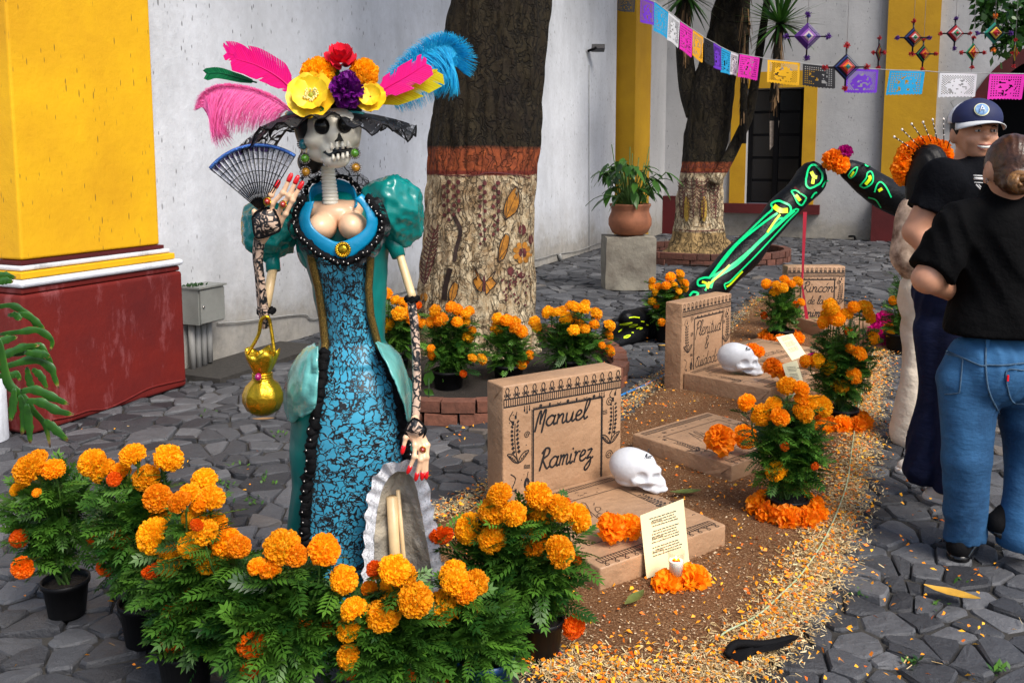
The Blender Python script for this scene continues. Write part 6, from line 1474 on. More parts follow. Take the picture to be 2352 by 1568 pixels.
for i in range(len(tb) // 2):
    a, b = tb[i], tb[-1 - i]
    for j in range(n + 1): k = j / n; V.append(a.lerp(b, k) + Vector((0, .05 * math.sin(PI * k) + .012 * noise.noise((k * 6, i * .3, 0)), 0)))
F = [(i * (n + 1) + j, i * (n + 1) + j + 1, (i + 1) * (n + 1) + j + 1, (i + 1) * (n + 1) + j) for i in range(len(tb) // 2 - 1) for j in range(n)]
mk('tulle_lining', V, F, M['lining'], tr)
for (x0, y0, x1, y1, r) in ((900, 1140, 915, 1420, .016), (914, 1125, 940, 1420, .006)): mb = MB(); mb.tube([q(x0, y0, -.05), q(x1, y1, -.05)], r, 10); mb.build('wooden_stick', M['bone_wood'], tr)
# -- arms
mb = MB(); mb.tube(cr([q(918, 585, .06), q(932, 632, .04), q(948, 684, .0)], 4), [.0115, .0118, .0122, .0124, .0124, .0125, .0125, .0122, .0120], 12); mb.build('upper_arm', M['bone_wood'], lady)
mb = MB(); mb.tube([q(628, 612, .06), q(619, 660, .03), q(611, 706, .0)], [.013, .0135, .013], 12); mb.build('upper_arm', M['bone_wood'], lady)
def uvtube(name, P, R, mat, n=14, parent=lady):
    P = cr(P, 6); m = len(P); R = np.interp(np.linspace(0, 1, m), np.linspace(0, 1, len(R)), R); V, F = tube(P, list(R), n, False); UV = []; L = 0
    for i in range(m):
        if i: L += (P[i] - P[i - 1]).length
        for k in range(n): UV.append((k / n * 2 * PI * R[i], L))
    return mk(name, V, F, mat, parent, uv=UV)
gl = uvtube('lace_glove', [q(944, 684, .0), q(953, 760, -.02), q(957, 840, -.04), q(956, 920, -.06), q(953, 965, -.07)], [.0125, .0125, .012, .0125, .013, .0125], M['glove'])
g2 = uvtube('lace_glove', [q(611, 752, -.03), q(603, 700, -.04), q(597, 640, -.06), q(592, 590, -.07), q(596, 548, -.08)], [.013, .0155, .0140, .0130, .0145, .016], M['glove'])
for (x, y, d, r, g) in ((946, 686, 0, .017, gl), (611, 714, -.02, .022, g2)):
    mb = MB()
    for i in range(3): P = [q(x, y, d) + Vector((math.cos(a) * (r + .003 * math.sin(a * 7)), math.sin(a) * r, .004 * i - .004 + .003 * math.sin(a * 5 + i))) for a in np.linspace(0, 2 * PI, 24)]; mb.tube(P, .0045, 6)
    mb.build('glove_ruffle', M['black'], g)
def gaunt(P, th, parent, d0):
    """diamond lace piece over the back of the hand, from outline points"""
    c = (sum(p[0] for p in P) / len(P), sum(p[1] for p in P) / len(P)); V = []; UV = []; n = len(P)
    for r in (1, .66, .33):
        for x, y in P: X, Y_ = c[0] + (x - c[0]) * r, c[1] + (y - c[1]) * r; p = q(X, Y_, d0 - th * (1 - r * r)); V.append(p); UV.append((p.x, p.z))
    V.append(q(c[0], c[1], d0 - th)); UV.append((V[-1].x, V[-1].z)); F = []
    for r in range(2):
        for k in range(n): k2 = (k + 1) % n; F.append((r * n + k, r * n + k2, (r + 1) * n + k2, (r + 1) * n + k))
    for k in range(n): F.append((2 * n + k, 2 * n + (k + 1) % n, 3 * n))
    mk('lace_cuff', V, F, M['glove'], parent, uv=UV); m = MB(); m.tube(cr([V[k] for k in range(n)] + [V[0]], 3), .0036, 6); m.build('cuff_border', M['black'], parent)
def hand(name, palm, fingers, nails, rings, nail_len=.016, pr=.0):
    """palm prims; fingers: lists of 3-D joints; one continuous mesh"""
    pr_ = list(palm)
    for F_ in fingers:
        for i in range(len(F_) - 1): pr_.append(Cp(tuple(F_[i]), tuple(F_[i + 1]), .0065 if i else .0075, .0056 if i == len(F_) - 2 else .0062)); 
        for p in F_[1:-1]: pr_.append(E(tuple(p), .0078))
    v, f = sculpt(pr_, .0026, k=.004); o = mk(name, v, f.astype(np.int32), M['skin_doll'], lady)
    for F_ in fingers:
        a, b = Vector(F_[-1]), Vector(F_[-2]); d = (a - b).normalized(); m = MB(); s, u = frame(d); m.tube([a - d * .010, a - d * .004, a + d * nail_len * .6, a + d * nail_len], [.0058, .0070, .0062, .0032], 10); m.build('nail', M['red_nail'], o)
    for (p, mat_, r) in rings:
        V = [Vector(p) + Vector((a * r, -z * .8, b * r * 1.15)) for a, b, z in V0]; rg = mk('ring', V, [tuple(reversed(f)) for f in F0], M[mat_], o); m = MB(); m.tube([Vector(p) + Vector((r * 1.1 * math.cos(a), -.001, r * 1.25 * math.sin(a))) for a in np.linspace(0, 2 * PI, 20)], .0014, 5); m.build('ring_setting', M['gold'], rg)
    return o
D0 = -.10
F1 = [[q(606, 505, D0), q(607, 470, D0 - .005), q(623, 448, D0 - .012), q(636, 425, D0 - .01)], [q(622, 500, D0 - .005), q(626, 467, D0 - .012), q(650, 443, D0 - .015), q(665, 410, D0 - .015)],
      [q(636, 500, D0 - .005), q(648, 470, D0 - .012), q(664, 450, D0 - .015), q(680, 415, D0 - .015)], [q(645, 510, D0 - .002), q(656, 491, D0 - .01), q(672, 460, D0 - .012), q(690, 428, D0 - .012)]]
lh = hand('raised_hand', [E(tuple(q(622, 508, D0 + .004)), (.034, .014, .036)), E(tuple(q(600, 500, D0 + .005)), (.018, .012, .026)), Cp(tuple(q(602, 552, D0 + .02)), tuple(q(618, 520, D0 + .005)), .012, .018), Cp(tuple(q(590, 510, D0)), tuple(q(584, 486, D0 - .005)), .009, .0075)],
          F1, 1, [(q(614, 463, D0 - .022), 'gem_r', .0085), (q(650, 470, D0 - .024), 'gem_r', .0085)])
gaunt([(580, 500), (590, 487), (612, 478), (628, 482), (638, 500), (643, 525), (632, 535), (600, 546), (586, 540)], .022, lh, D0 - .012)
D0 = -.12
F2 = [[q(938, 985, D0 + .01), q(932, 1005, D0 - .005), q(926, 1030, D0 - .01)], [q(948, 1000, D0), q(953, 1022, D0 - .008), q(952, 1048, D0 - .02), q(940, 1076, D0 - .02)], [q(957, 1002, D0), q(966, 1030, D0 - .01), q(966, 1055, D0 - .022), q(957, 1092, D0 - .02)],
      [q(965, 1002, D0), q(974, 1026, D0 - .008), q(974, 1050, D0 - .018), q(970, 1090, D0 - .015)], [q(970, 998, D0 + .004), q(982, 1022, D0), q(980, 1050, D0 - .01), q(979, 1088, D0 - .008)]]
rh = hand('lowered_hand', [E(tuple(q(956, 995, D0)), (.026, .012, .028)), Cp(tuple(q(953, 962, D0 + .04)), tuple(q(955, 990, D0)), .012, .018)], F2, 1, [(q(971, 1032, D0 - .018), 'gem_r', .0075)])
gaunt([(950, 960), (938, 975), (930, 992), (942, 1003), (958, 1010), (972, 1002), (978, 985), (962, 966)], .02, rh, D0 - .005)
# -- hat

HC0 = q(748, 268, .04)
def brimpt(t, k):
    """t angle round the brim, k 0..1 from the crown outwards"""
    R = .075 + (.172 if math.cos(t) > 0 else .178) * k; x = HC0.x + R * math.cos(t) * (1.0); y = HC0.y + R * math.sin(t) * .85
    z = HC0.z + .012 - .055 * max(k, 0)**1.6 * (1 if math.cos(t) > 0 else 1.9)**1.0 * abs(math.cos(t))**1.2 + .012 * k * math.sin(t * 9 + 1) + .010 * k * k * math.sin(t * 23)
    z -= .020 * max(0, -math.sin(t)) * max(k, 0)
    if math.cos(t) < -.6: z -= (.030 * k * k if k > 0 else 0) * (abs(math.cos(t)) - .6) / .4
    return Vector((x, y, z))
def ringsheet(name, k0, k1, nk, mat, parent):
    V = []; UV = []; n = 150
    for j in range(nk + 1):
        k = k0 + (k1 - k0) * j / nk
        for i in range(n): t = 2 * PI * i / n; V.append(brimpt(t, k)); UV.append((t * .16, k * .17))
    return mk(name, V, [(j * n + i, j * n + (i + 1) % n, (j + 1) * n + (i + 1) % n, (j + 1) * n + i) for j in range(nk) for i in range(n)], mat, parent, uv=UV)
hat = ringsheet('hat_brim', -.9, .55, 8, M['brim'], lady); ringsheet('brim_lace', .55, 1.06, 6, M['brimlace'], hat)
m = MB(); m.tube([brimpt(2 * PI * i / 90, 1.06) for i in range(91)], .0022, 5); m.build('brim_edge', M['black'], hat)
V, F = lathe([(.104, -.012), (.102, .035), (.086, .075), (0, .085)], HC0, 28); mk('hat_crown', V, F, M['black'], hat)
m = MB(); m.tube([HC0 + Vector((.105 * math.cos(a), .105 * math.sin(a), .006)) for a in np.linspace(0, 2 * PI, 40)], .008, 8); m.build('hat_band', M['teal'], hat)
def petalflower(x, y, d, r, n, mat, name, rows=2, cup=.35, tilt=(0, -.9, .35), wid=1.0, ruff=.10):
    c = q(x, y, d); ax = Vector(tilt).normalized(); a, b = frame(ax); R = r * SX; m = MB()
    for rw in range(rows):
        for i in range(n):
            t = 2 * PI * (i + .5 * rw) / n + rng.uniform(-.1, .1); dd = a * math.cos(t) + b * math.sin(t); ss = ax.cross(dd); RR = R * (1 - .28 * rw); w = wid * RR * math.sin(PI / n) * 1.25; V = []
            for j in range(5):
                k = j / 4; ww = w * math.sin(PI * (.12 + .62 * k)); up = ax * (RR * cup * (k * k) * (1 + rw) + .01 * rw)
                for s in (-1, -.5, 0, .5, 1): V.append(c + dd * (RR * (.08 + .92 * k)) * (1 - .12 * abs(s) * k) + ss * ww * s + up + ax * RR * ruff * k * math.sin(s * 5 + i * 2) )
            m.add(V, [(5 * j + s, 5 * j + s + 1, 5 * j + s + 6, 5 * j + s + 5) for j in range(4) for s in range(4)])
    return m.build(name, mat, hat), c, ax, a, b, R
yel = simple('yellow_cloth_petal', (.92, .68, .01), .5, .25, 14, col2=(.80, .45, .01)); redp = simple('red_cloth_petal', (.90, .015, .05), .5, .35, 14); pur = simple('purple_cloth_petal', (.20, .006, .26), .4, .5, 14)
o, c, ax, a, b, R = petalflower(716, 222, -.09, 54, 6, yel, 'yellow_flower', cup=.18)
m = MB()
for i in range(46):
    t = rng.uniform(0, 2 * PI); r = R * rng.uniform(.16, .30); p = c + (a * math.cos(t) + b * math.sin(t)) * r; m.tube([c + ax * .004, p + ax * .016], .0007, 4); V_, F_ = tube([p + ax * .014, p + ax * .019], .0022, 5); m.add(V_, F_)
m.build('stamens', simple('pale_yellow', (.95, .85, .35), .6, .1), o); V, F = tube([c, c + ax * .014], [.012, .006], 10); mk('flower_centre', V, F, simple('olive_centre', (.35, .36, .02), .6, .3, 60), o)
o, c, ax, a, b, R = petalflower(852, 226, -.07, 34, 6, yel, 'yellow_flower', cup=.2)
o, c, ax, a, b, R = petalflower(783, 146, -.02, 35, 5, redp, 'red_flower', rows=3, cup=.55, tilt=(.1, -.6, .8), ruff=.16)
for (x, y, d, r, k) in ((731, 172, -.03, 37, 0), (712, 190, -.03, 24, 1), (836, 168, -.02, 31, 0), (838, 185, -.04, 24, 1)):
    oo = inst('orange_flower', BM[0][k], q(x, y, d), (Vector((rng.uniform(-.3, .3), -.8, .5)).to_track_quat('Z', 'Y')).to_euler(), r * SX, hat)
dm_ = bloom_mesh('dahlia', 80, 33, .8, .26, .3, .0); dm_.materials[0] = pur; inst('purple_flower', dm_, q(797, 210, -.08), (Vector((.1, -.9, .3)).to_track_quat('Z', 'Y')).to_euler(), (36 * SX, 36 * SX, 38 * SX), hat); inst('purple_flower', dm_, q(800, 186, -.05), (Vector((.1, -.7, .6)).to_track_quat('Z', 'Y')).to_euler(), 22 * SX, hat)
def leaf1(x0, y0, x1, y1, d, w, mat, name='leaf'):
    a, b = q(x0, y0, d), q(x1, y1, d - .02); V = []; dd = b - a; s = dd.cross(Vector((0, 1, 0))).normalized() * w * SX
    for j in range(7): k = j / 6; p = a.lerp(b, k) + Vector((0, 0, 1)) * .1 * dd.length * math.sin(PI * k); ww = math.sin(PI * min(1, .06 + .9 * k))**.7; V += [p + s * ww + Vector((0, -.006, 0)), p, p - s * ww + Vector((0, -.006, 0))]
    mk(name, V, [(3 * j + i, 3 * j + i + 1, 3 * j + i + 4, 3 * j + i + 3) for j in range(6) for i in range(2)], mat, hat)
gl_ = simple('green_cloth_leaf', (.03, .22, .04), .5, .3, 14); leaf1(700, 262, 745, 250, -.09, 10, gl_); leaf1(775, 190, 762, 145, .0, 12, gl_); leaf1(815, 180, 822, 150, -.0, 9, gl_)
def feather(quill, bl, mat, name, fluffy=True, dens=150, droop=.5, curl=0.0, width=None, sides=(1, 1), d=0, split=0):
    """quill: picture points; bl: barb length in picture pixels at (start, middle, end)"""
    P = cr([q(x, y, d) for x, y in quill], 10); n = len(P); m = MB(); m.tube(P, list(np.linspace(.0028, .0008, n)), 6); B = 3
    for i in range(dens):
        t = (i + .5) / dens; u = .06 + .94 * t; j = min(int(u * (n - 1)), n - 2); p = P[j].lerp(P[j + 1], u * (n - 1) - j); dr = (P[j + 1] - P[j]).normalized(); up = dr.cross(Vector((0, 1, 0))).normalized(); L0 = float(np.interp(t, [0, .15, .5, .85, 1], bl)) * SX
        for si, sd in enumerate((1, -1)):
            for rep in range(2 if fluffy else 1):
                L = L0 * sides[si] * rng.uniform(.72, 1.12) if fluffy else L0 * sides[si]; 
                if L < .004: continue
                dv = (up * sd * (.85) + dr * (.55 if fluffy else .75) + Vector((0, rng.uniform(-.45, .45) if fluffy else 0, 0))).normalized(); w = .0011 if fluffy else .5 * (P[-1] - P[0]).length / dens * 2.2
                Q = []; K = 6 if fluffy else 3
                for k in range(K + 1):
                    s = k / K; r = p + dv * L * s + Vector((0, 0, -1)) * droop * L * s * s + (dr * curl * L * s**3); 
                    if fluffy: r += Vector((rng.normal(0, .0012), rng.normal(0, .0012), rng.normal(0, .0012)))
                    Q.append(r)
                V = []
                gap = (not fluffy) and split and noise.noise((t * split, si * 7.0, d * 10)) > .28
                for k, r in enumerate(Q): s_ = dr * w * (1 - .75 * k / K if fluffy else 1 - .35 * k / K * (2 if gap else 1)); V += [r - s_, r + s_ + (Vector((0, .0006 * (i % 3), 0)))]
                if gap: V = [v_.lerp(V[0], .25) for v_ in V]
                m.add(V, [(2 * k, 2 * k + 1, 2 * k + 3, 2 * k + 2) for k in range(K)], rng.random())
    return m.build(name, mat, hat, smooth=False, attr=True)
def fmat(name, a, b): return flowermat(name, a, b, rand=0)
feather([(676, 262), (625, 228), (570, 208), (515, 203), (478, 218), (466, 245)], [30, 52, 62, 62, 50], fmat('pink_ostrich', (1.0, .32, .62), (1.0, .18, .50)), 'pink_feather', True, 520, .45, -.2, sides=(1.30, .40), d=-.02)
feather([(680, 215), (640, 178), (590, 150), (540, 135)], [24, 44, 50, 42, 16], fmat('magenta_plume', (1.0, .015, .42), (1.0, .01, .34)), 'magenta_feather', False, 90, .05, d=.02, split=9, sides=(.8, 1))
feather([(640, 190), (590, 155), (550, 130), (522, 122)], [14, 30, 36, 34, 18], bpy.data.materials['magenta_plume'], 'magenta_feather', False, 70, .05, d=.05, split=7, sides=(.6, 1))
feather([(590, 190), (545, 178), (505, 168), (475, 170)], [6, 12, 16, 18, 12], fmat('green_plume', (.01, .28, .08), (.0, .16, .05)), 'green_feather', False, 60, .05, d=.06)
feather([(855, 222), (890, 200), (935, 175), (978, 148)], [12, 32, 38, 34, 12], bpy.data.materials['magenta_plume'], 'magenta_feather', False, 80, .05, d=-.05, split=8)
feather([(860, 238), (900, 218), (950, 192), (1003, 165)], [10, 28, 36, 34, 12], fmat('yellow_plume', (.88, .80, .01), (.75, .62, .0)), 'yellow_feather', False, 80, .05, d=-.02, split=8, sides=(.5, 1.2))
feather([(868, 240), (900, 200), (945, 148), (992, 112), (1028, 106), (1048, 124), (1046, 150)], [38, 66, 78, 74, 52], fmat('blue_ostrich', (.03, .58, .88), (.0, .36, .70)), 'blue_feather', True, 520, .30, -.3, sides=(.70, 1.2), d=.06)
# ================================================================== FAN AND PURSE (held things)
PV = q(600, 487, -.11); fan = thing('fan', PV, 'open silver fan with black ribs and blue rim in the raised hand of the statue', 'fan')
A0, A1 = math.radians(57), math.radians(139); RF = 141 * SX
def fp(a, r, d=0): return PV + Vector((math.cos(a) * r, .012 * ((a - A0) / (A1 - A0)) + d, math.sin(a) * r))
NS = 17; V = []; UV = []
for i in range(NS * 2 + 1):
    a = A0 + (A1 - A0) * i / (NS * 2)
    for j in range(9): r = RF * (.28 + .70 * j / 8); V.append(fp(a, r, .006 * (1 if i % 2 else -1) * (j / 8))); UV.append((a, r))
t = NT('silver_gauze'); k = t.noise(260, 3, .8); c = t.mix(t.ramp(k, [(.36, 0.), (.52, 1.)]), (.25, .27, .36), (.85, .87, .95)); zz = t.vor(38, 'DISTANCE_TO_EDGE', t.co((1, 1, 1), kind='UV')); c = t.mix(t.ramp(zz.outputs['Distance'], [(.03, .6), (.06, 0.)]), c, (.05, .05, .08)); t.color(c); t.set(rough=.4)
t.l(t.ramp(t.noise(420, 2), [(.36, .45), (.48, .95)]), t.b.inputs['Alpha']); mk('fan_leaf', V, [(i * 9 + j, (i + 1) * 9 + j, (i + 1) * 9 + j + 1, i * 9 + j + 1) for i in range(NS * 2) for j in range(8)], t.m, fan, uv=UV, smooth=False)
for i in range(NS + 1):
    a = A0 + (A1 - A0) * i / NS; m = MB(); m.tube([fp(a, .004, -.008), fp(a, RF, -.008)], .0016, 5); m.build('fan_rib', M['black_gloss'], fan)
m = MB()
for rr in (.45, .62, .80): m.tube([fp(A0 + (A1 - A0) * i / 40, RF * rr, -.009) for i in range(41)], .0011, 4)
m.build('fan_thread', M['black_gloss'], fan)
m = MB(); m.tube([fp(A0 + (A1 - A0) * i / 60, RF, -.008) for i in range(61)], .0052, 8); m.build('glitter_rim', simple('blue_glitter', (.01, .06, .42), .25, .8, 260, .8, 300, .004, metal=.7, col2=(.15, .35, .8)), fan)
frill('purple_lace', [fp(A0 + (A1 - A0) * (.30 + .72 * i / 24), RF * 1.01, .0) for i in range(25)], .017, lace('purple_lace_edge', (.13, .05, .30), 40, .1, ink=(.05, .01, .14), see=.8), rip=26, amp=.004, parent=fan, side=-1)
PB = q(604, 908, -.05); bag = thing('purse', PB - Z * .05, 'round gold foil purse with gathered neck and pink gem, hanging from the gloved elbow', 'purse')
V = []; prof = [(0, -.056), (.025, -.054), (.045, -.040), (.056, -.015), (.056, .008), (.047, .030), (.030, .046), (.0235, .055), (.023, .062), (.027, .072), (.036, .090), (.046, .112), (.047, .128)]
F = []; n = 40
for j, (r, z) in enumerate(prof):
    for i in range(n):
        a = 2 * PI * i / n; g = 1 + .035 * math.cos(a * 9) * min(1, r / .05) + (.14 * math.sin(a * 5) * max(0, (z - .07) / .06)); V.append(PB + Vector((r * g * math.cos(a), r * g * math.sin(a), z + (.008 * math.sin(a * 5 + 1) if z > .1 else 0))))
F = [(j * n + i, j * n + (i + 1) % n, (j + 1) * n + (i + 1) % n, (j + 1) * n + i) for j in range(len(prof) - 1) for i in range(n)]
o = mk('pouch', V, F, M['gold'], bag); s_ = o.modifiers.new('s', 'SOLIDIFY'); s_.thickness = .002
for z in (.050, .057, .064): m = MB(); m.tube([PB + Vector((.026 * math.cos(a), .026 * math.sin(a), z)) for a in np.linspace(0, 2 * PI, 30)], .0035, 6); m.build('cord', M['gold'], bag)
m = MB(); m.tube(cr([PB + Vector((-.040, -.01, .118)), q(593, 770, -.05), q(600, 735, -.055), q(615, 728, -.055), q(622, 750, -.05), PB + Vector((.040, -.01, .118))], 7), .0052, 8); m.build('handle', M['gold'], bag)
c = PB + Vector((-.002, -.034, .062)); mk('gem', [c + Vector((a * .010, -z, b * .012)) for a, b, z in V0], [tuple(reversed(f)) for f in F0], simple('pink_gem', (.35, .0, .13), .1, .3, coat=.5), bag)
# ================================================================== GIANT BLACK PAINTED LIMBS
def limb(name, P, R, label, group, bump=.03):
    pts = cr(P, 10); m = len(pts); RR = np.interp(np.linspace(0, 1, m), np.linspace(0, 1, len(R)), R); t = thing(name, P[0], label, 'skeleton limb', group)
    V, F = tube(pts, list(RR), 40, True); V = [v + (v - pts[min(i // 40, m - 1)]).normalized() * bump * noise.noise(v * 3.1) for i, v in enumerate(V)]
    o = mk('limb_body', V, F, M['limb'], t); return t, o, bvh(o)
k3 = lambda x, y: ((1440 + x * .3231) * .91875, (300 + y * .3231) * .91875)
LP = [W(1540, 755, 7.3), W(*k3(1010, 1330), 7.45), W(*k3(1240, 1090), 7.6), W(*k3(1450, 860), 7.8), W(*k3(1640, 650), 7.95), W(*k3(1790, 490), 8.05), W(*k3(1850, 400), 8.1), W(*k3(1885, 350), 8.1)]
s8 = lambda px: px * .2969 * 7.8 / FPX
l1, lb1, bl1 = limb('giant_limb', LP, [s8(110), s8(118), s8(122), s8(120), s8(112), s8(112), s8(122), s8(95), s8(55)], 'giant bent black limb with neon green painted bones, rising behind the middle headstone', 'giant black painted skeleton limbs')
LQ = [W(*k3(2045, 345), 8.1), W(*k3(2100, 375), 8.1), W(*k3(2200, 430), 8.15), W(*k3(2320, 520), 8.2), W(2120, 500, 8.3), W(2210, 640, 8.4)]
l2, lb2, bl2 = limb('giant_limb', LQ, [s8(55), s8(90), s8(115), s8(120), s8(118), s8(115)], 'giant black limb with neon painted bones, going down to the right behind the people', 'giant black painted skeleton limbs')
def nstroke(m, bv, pts, w, off=.012, Y=7.9):
    stroke(m, bv, [k3(*p) for p in pts], w * .2969 * 1.15, off, Y)
def bone(bv, outl, parent, inn=None, w=13, ws=None):
    m = MB(); nstroke(m, bv, outl, w, .012); m.build('painted_bone_outline', M['neon'], parent)
    if inn: m = MB(); nstroke(m, bv, inn, ws or 20, .016); m.build('painted_bone_core', M['neony'], parent)
def closed(c, rx, ry, rot, lob=.18, n=14, ph=0):
    out = []
    for i in range(n + 1): a = 2 * PI * i / n; r = 1 + lob * math.cos(3 * a + ph); x, y = rx * r * math.cos(a), ry * r * math.sin(a); out.append((c[0] + x * math.cos(rot) - y * math.sin(rot), c[1] + x * math.sin(rot) + y * math.cos(rot)))
    return out
bone(bl1, closed((1840, 440), 62, 88, .2, .12), l1, [(1820, 400), (1840, 435), (1865, 445)], 13, 24); bone(bl1, [(1840, 440), (1830, 495)], l1, None, 22); l1.children[-1].data.materials[0] = M['neony']
bone(bl1, [(1665, 550), (1690, 590), (1715, 640), (1745, 660), (1770, 630), (1780, 600), (1740, 570), (1700, 545), (1665, 550)], l1, [(1700, 580), (1720, 605), (1735, 625)], 11, 22)
bone(bl1, [(1905, 520), (1930, 480), (1955, 470)], l1, None, 11); bone(bl1, [(1820, 605), (1845, 570), (1865, 560)], l1, None, 11)
# the long paired bones
bone(bl1, [(1035, 1215), (1180, 1020), (1330, 870), (1460, 745), (1520, 690), (1510, 650), (1560, 625), (1610, 640), (1655, 665), (1660, 710), (1620, 760), (1560, 770), (1460, 900), (1330, 1020), (1220, 1110), (1110, 1180), (1035, 1215)], l1, [(1530, 665), (1580, 700), (1640, 700)], 14, 34)
bone(bl1, [(1560, 720), (1500, 760), (1380, 850), (1250, 960), (1150, 1080), (1060, 1190)], l1, [(1480, 870), (1540, 780), (1580, 730)], 15, 14)
bone(bl1, [(1040, 1300), (1060, 1240), (1110, 1200), (1250, 1110), (1400, 960), (1540, 830), (1640, 740), (1690, 700)], l1, [(1030, 1270), (1110, 1200), (1190, 1120)], 22, 13)
bone(bl1, [(1000, 1320), (1010, 1280), (950, 1280), (945, 1240), (990, 1220), (1040, 1220)], l1, [(975, 1250), (1010, 1265), (1020, 1300), (1030, 1250)], 14, 16)
bone(bl1, [(1160, 1310), (1150, 1270), (1190, 1250), (1260, 1180), (1380, 1060), (1530, 900), (1650, 770), (1720, 700), (1700, 690), (1680, 710)], l1, [(1165, 1290), (1200, 1265), (1290, 1170)], 10, 12)
bone(bl1, [(880, 1360), (905, 1330), (945, 1340), (930, 1365)], l1, None, 14)
bone(bl1, [(1690, 520), (1740, 565), (1785, 615)], l1, None, 14); l1.children[-1].data.materials[0] = M['redline']
bone(bl2, [(2105, 430), (2125, 450), (2160, 420), (2178, 365), (2140, 385), (2105, 430)], l2, [(2125, 440), (2150, 400)], 9, 14)
bone(bl2, [(2195, 510), (2235, 525), (2290, 490), (2300, 440), (2285, 400), (2255, 410), (2245, 450), (2195, 510)], l2, [(2240, 500), (2275, 455), (2270, 430)], 10, 22)
bone(bl2, [(2225, 335), (2250, 355), (2280, 362)], l2, None, 9); bone(bl2, [(2310, 560), (2330, 500), (2360, 480), (2400, 520), (2440, 600)], l2, [(2340, 550), (2370, 530)], 10, 20); bone(bl2, [(2260, 600), (2320, 620), (2360, 680)], l2, None, 9)
# the flower between the two limbs, ribbon to the rear tomb
fl = thing('knee_flower', W(1920, 372, 8.0), 'orange and pink paper flower where the two giant black limbs meet', 'paper flower'); c = W(1915, 372, 7.95)
for dx, dz, r in ((-.05, .01, .085), (.04, -.02, .09), (-.01, .05, .07)): inst('petal_cluster', CM[1], c + Vector((dx, -.03, dz)), (Vector((.1, -.9, .2)).to_track_quat('Z', 'Y')).to_euler(), r, fl)
inst('petal_cluster', MM, c + Vector((.085, -.02, .085)), (Vector((.3, -.8, .3)).to_track_quat('Z', 'Y')).to_euler(), .07, fl)
m = MB(); a, b = W(1849, 487, 7.28), W(1843, 655, 7.28); m.add([a + Vector((-.016, 0, 0)), a + Vector((.016, 0, 0)), b + Vector((.004, 0, 0)), b - Vector((.010, 0, 0))], [(0, 1, 2, 3)]); c_ = W(1852, 745, 7.28); m.add([b - Vector((.01, 0, 0)), b + Vector((.004, 0, 0)), c_ + Vector((.022, 0, .02)), c_ - Vector((.004, 0, 0))], [(0, 1, 2, 3)])
o = tag(m.build('red_ribbon', simple('crimson_ribbon', (.42, .005, .03), .5, .2, 12), None, smooth=False), 'narrow crimson ribbon hanging in front of the rearmost headstone', 'ribbon'); s_ = o.modifiers.new('s', 'SOLIDIFY'); s_.thickness = .003
# black painted hand lying on the cobbles
hn = thing('giant_hand', G(1480, 800), 'black papier-mache hand with thin yellow painted bones lying on the cobbles', 'skeleton hand', 'giant black painted skeleton limbs'); prims = []; fs = []
k4 = lambda x, y: ((1440 + x * .16584) * .91875, (740 + y * .16584) * .91875)
for a, b, c_ in (((1250, 560), (980, 520), (560, 760)), ((1250, 520), (900, 440), (480, 640)), ((1250, 500), (850, 370), (520, 480)), ((1280, 460), (1000, 320), (760, 330))):
    P = [W(*k4(*a), 7.35), W(*k4(*b), 7.1), W(*k4(*c_), 6.85)]; fs.append(P); prims += [Cp(tuple(P[0]), tuple(P[1]), .085, .08), Cp(tuple(P[1]), tuple(P[2]), .08, .065)]
prims.append(E(tuple(W(*k4(1250, 560), 7.4)), (.30, .25, .14)))
v, f = sculpt(prims, .022, k=.03, cuts=[((0, 0, 0), (0, 0, -1))]); o = mk('hand_body', v, f.astype(np.int32), M['limb'], hn); bv = bvh(o)
for P in ([(720, 615), (780, 590), (820, 590), (780, 620), (720, 630)], [(840, 545), (870, 550)], [(910, 490), (960, 475), (1000, 480), (960, 500)], [(800, 460), (860, 435), (930, 430), (870, 460), (800, 470)], [(640, 540), (690, 500)], [(520, 640), (545, 590)], [(660, 430), (760, 410), (850, 400), (760, 430), (660, 430)], [(1060, 430), (1100, 440)], [(980, 380), (1030, 385)], [(800, 325), (880, 315), (960, 325)]):
    m = MB(); stroke(m, bv, [k4(*p) for p in P], 2.4, .008, 7.2); m.build('painted_bone', M['neony'], hn)
# ================================================================== PAPER FLAGS
def flag(P0, P1, drop, mat, label, pat, side=0):
    """P0,P1 top corners; cut-paper sheet with real holes"""
    P0, P1 = Vector(P0), Vector(P1); nx, ny = 30, 22; V = []; F = []
    for j in range(ny + 1):
        for i in range(nx + 1):
            u, v_ = i / nx, j / ny; p = P0.lerp(P1, u) + Vector((side * v_ * .03, .012 * math.sin(u * 5 + pat) * v_, -drop * v_ * (1 + .02 * math.sin(u * 3 + pat)))); 
            if j == ny: p.z += drop * .035 * (i % 3 != 1)
            V.append(p)
    r = np.random.default_rng(pat + 50)
    for j in range(ny):
        for i in range(nx):
            u, v_ = (i + .5) / nx, (j + .5) / ny; bord = i < 2 or i >= nx - 2 or j < 2 or j >= ny - 3; hole = False
            d = math.hypot((u - .5) / .30, (v_ - .55) / .34) + .25 * noise.noise((u * 6, v_ * 6, pat * 3.3))
            if not bord:
                if d > 1: hole = (i + j) % 2 == 0 if pat % 2 else (i % 2 == 0 and j % 2 == 0)
                else: hole = noise.noise((u * 11, v_ * 11, pat * 1.7)) > .28
            if not hole: a = j * (nx + 1) + i; F.append((a, a + 1, a + nx + 2, a + nx + 1))
    o = mk('paper_flag', V, F, mat, None, smooth=False); return tag(o, label, 'paper flag', 'cut paper flags on the string')
pm = {}
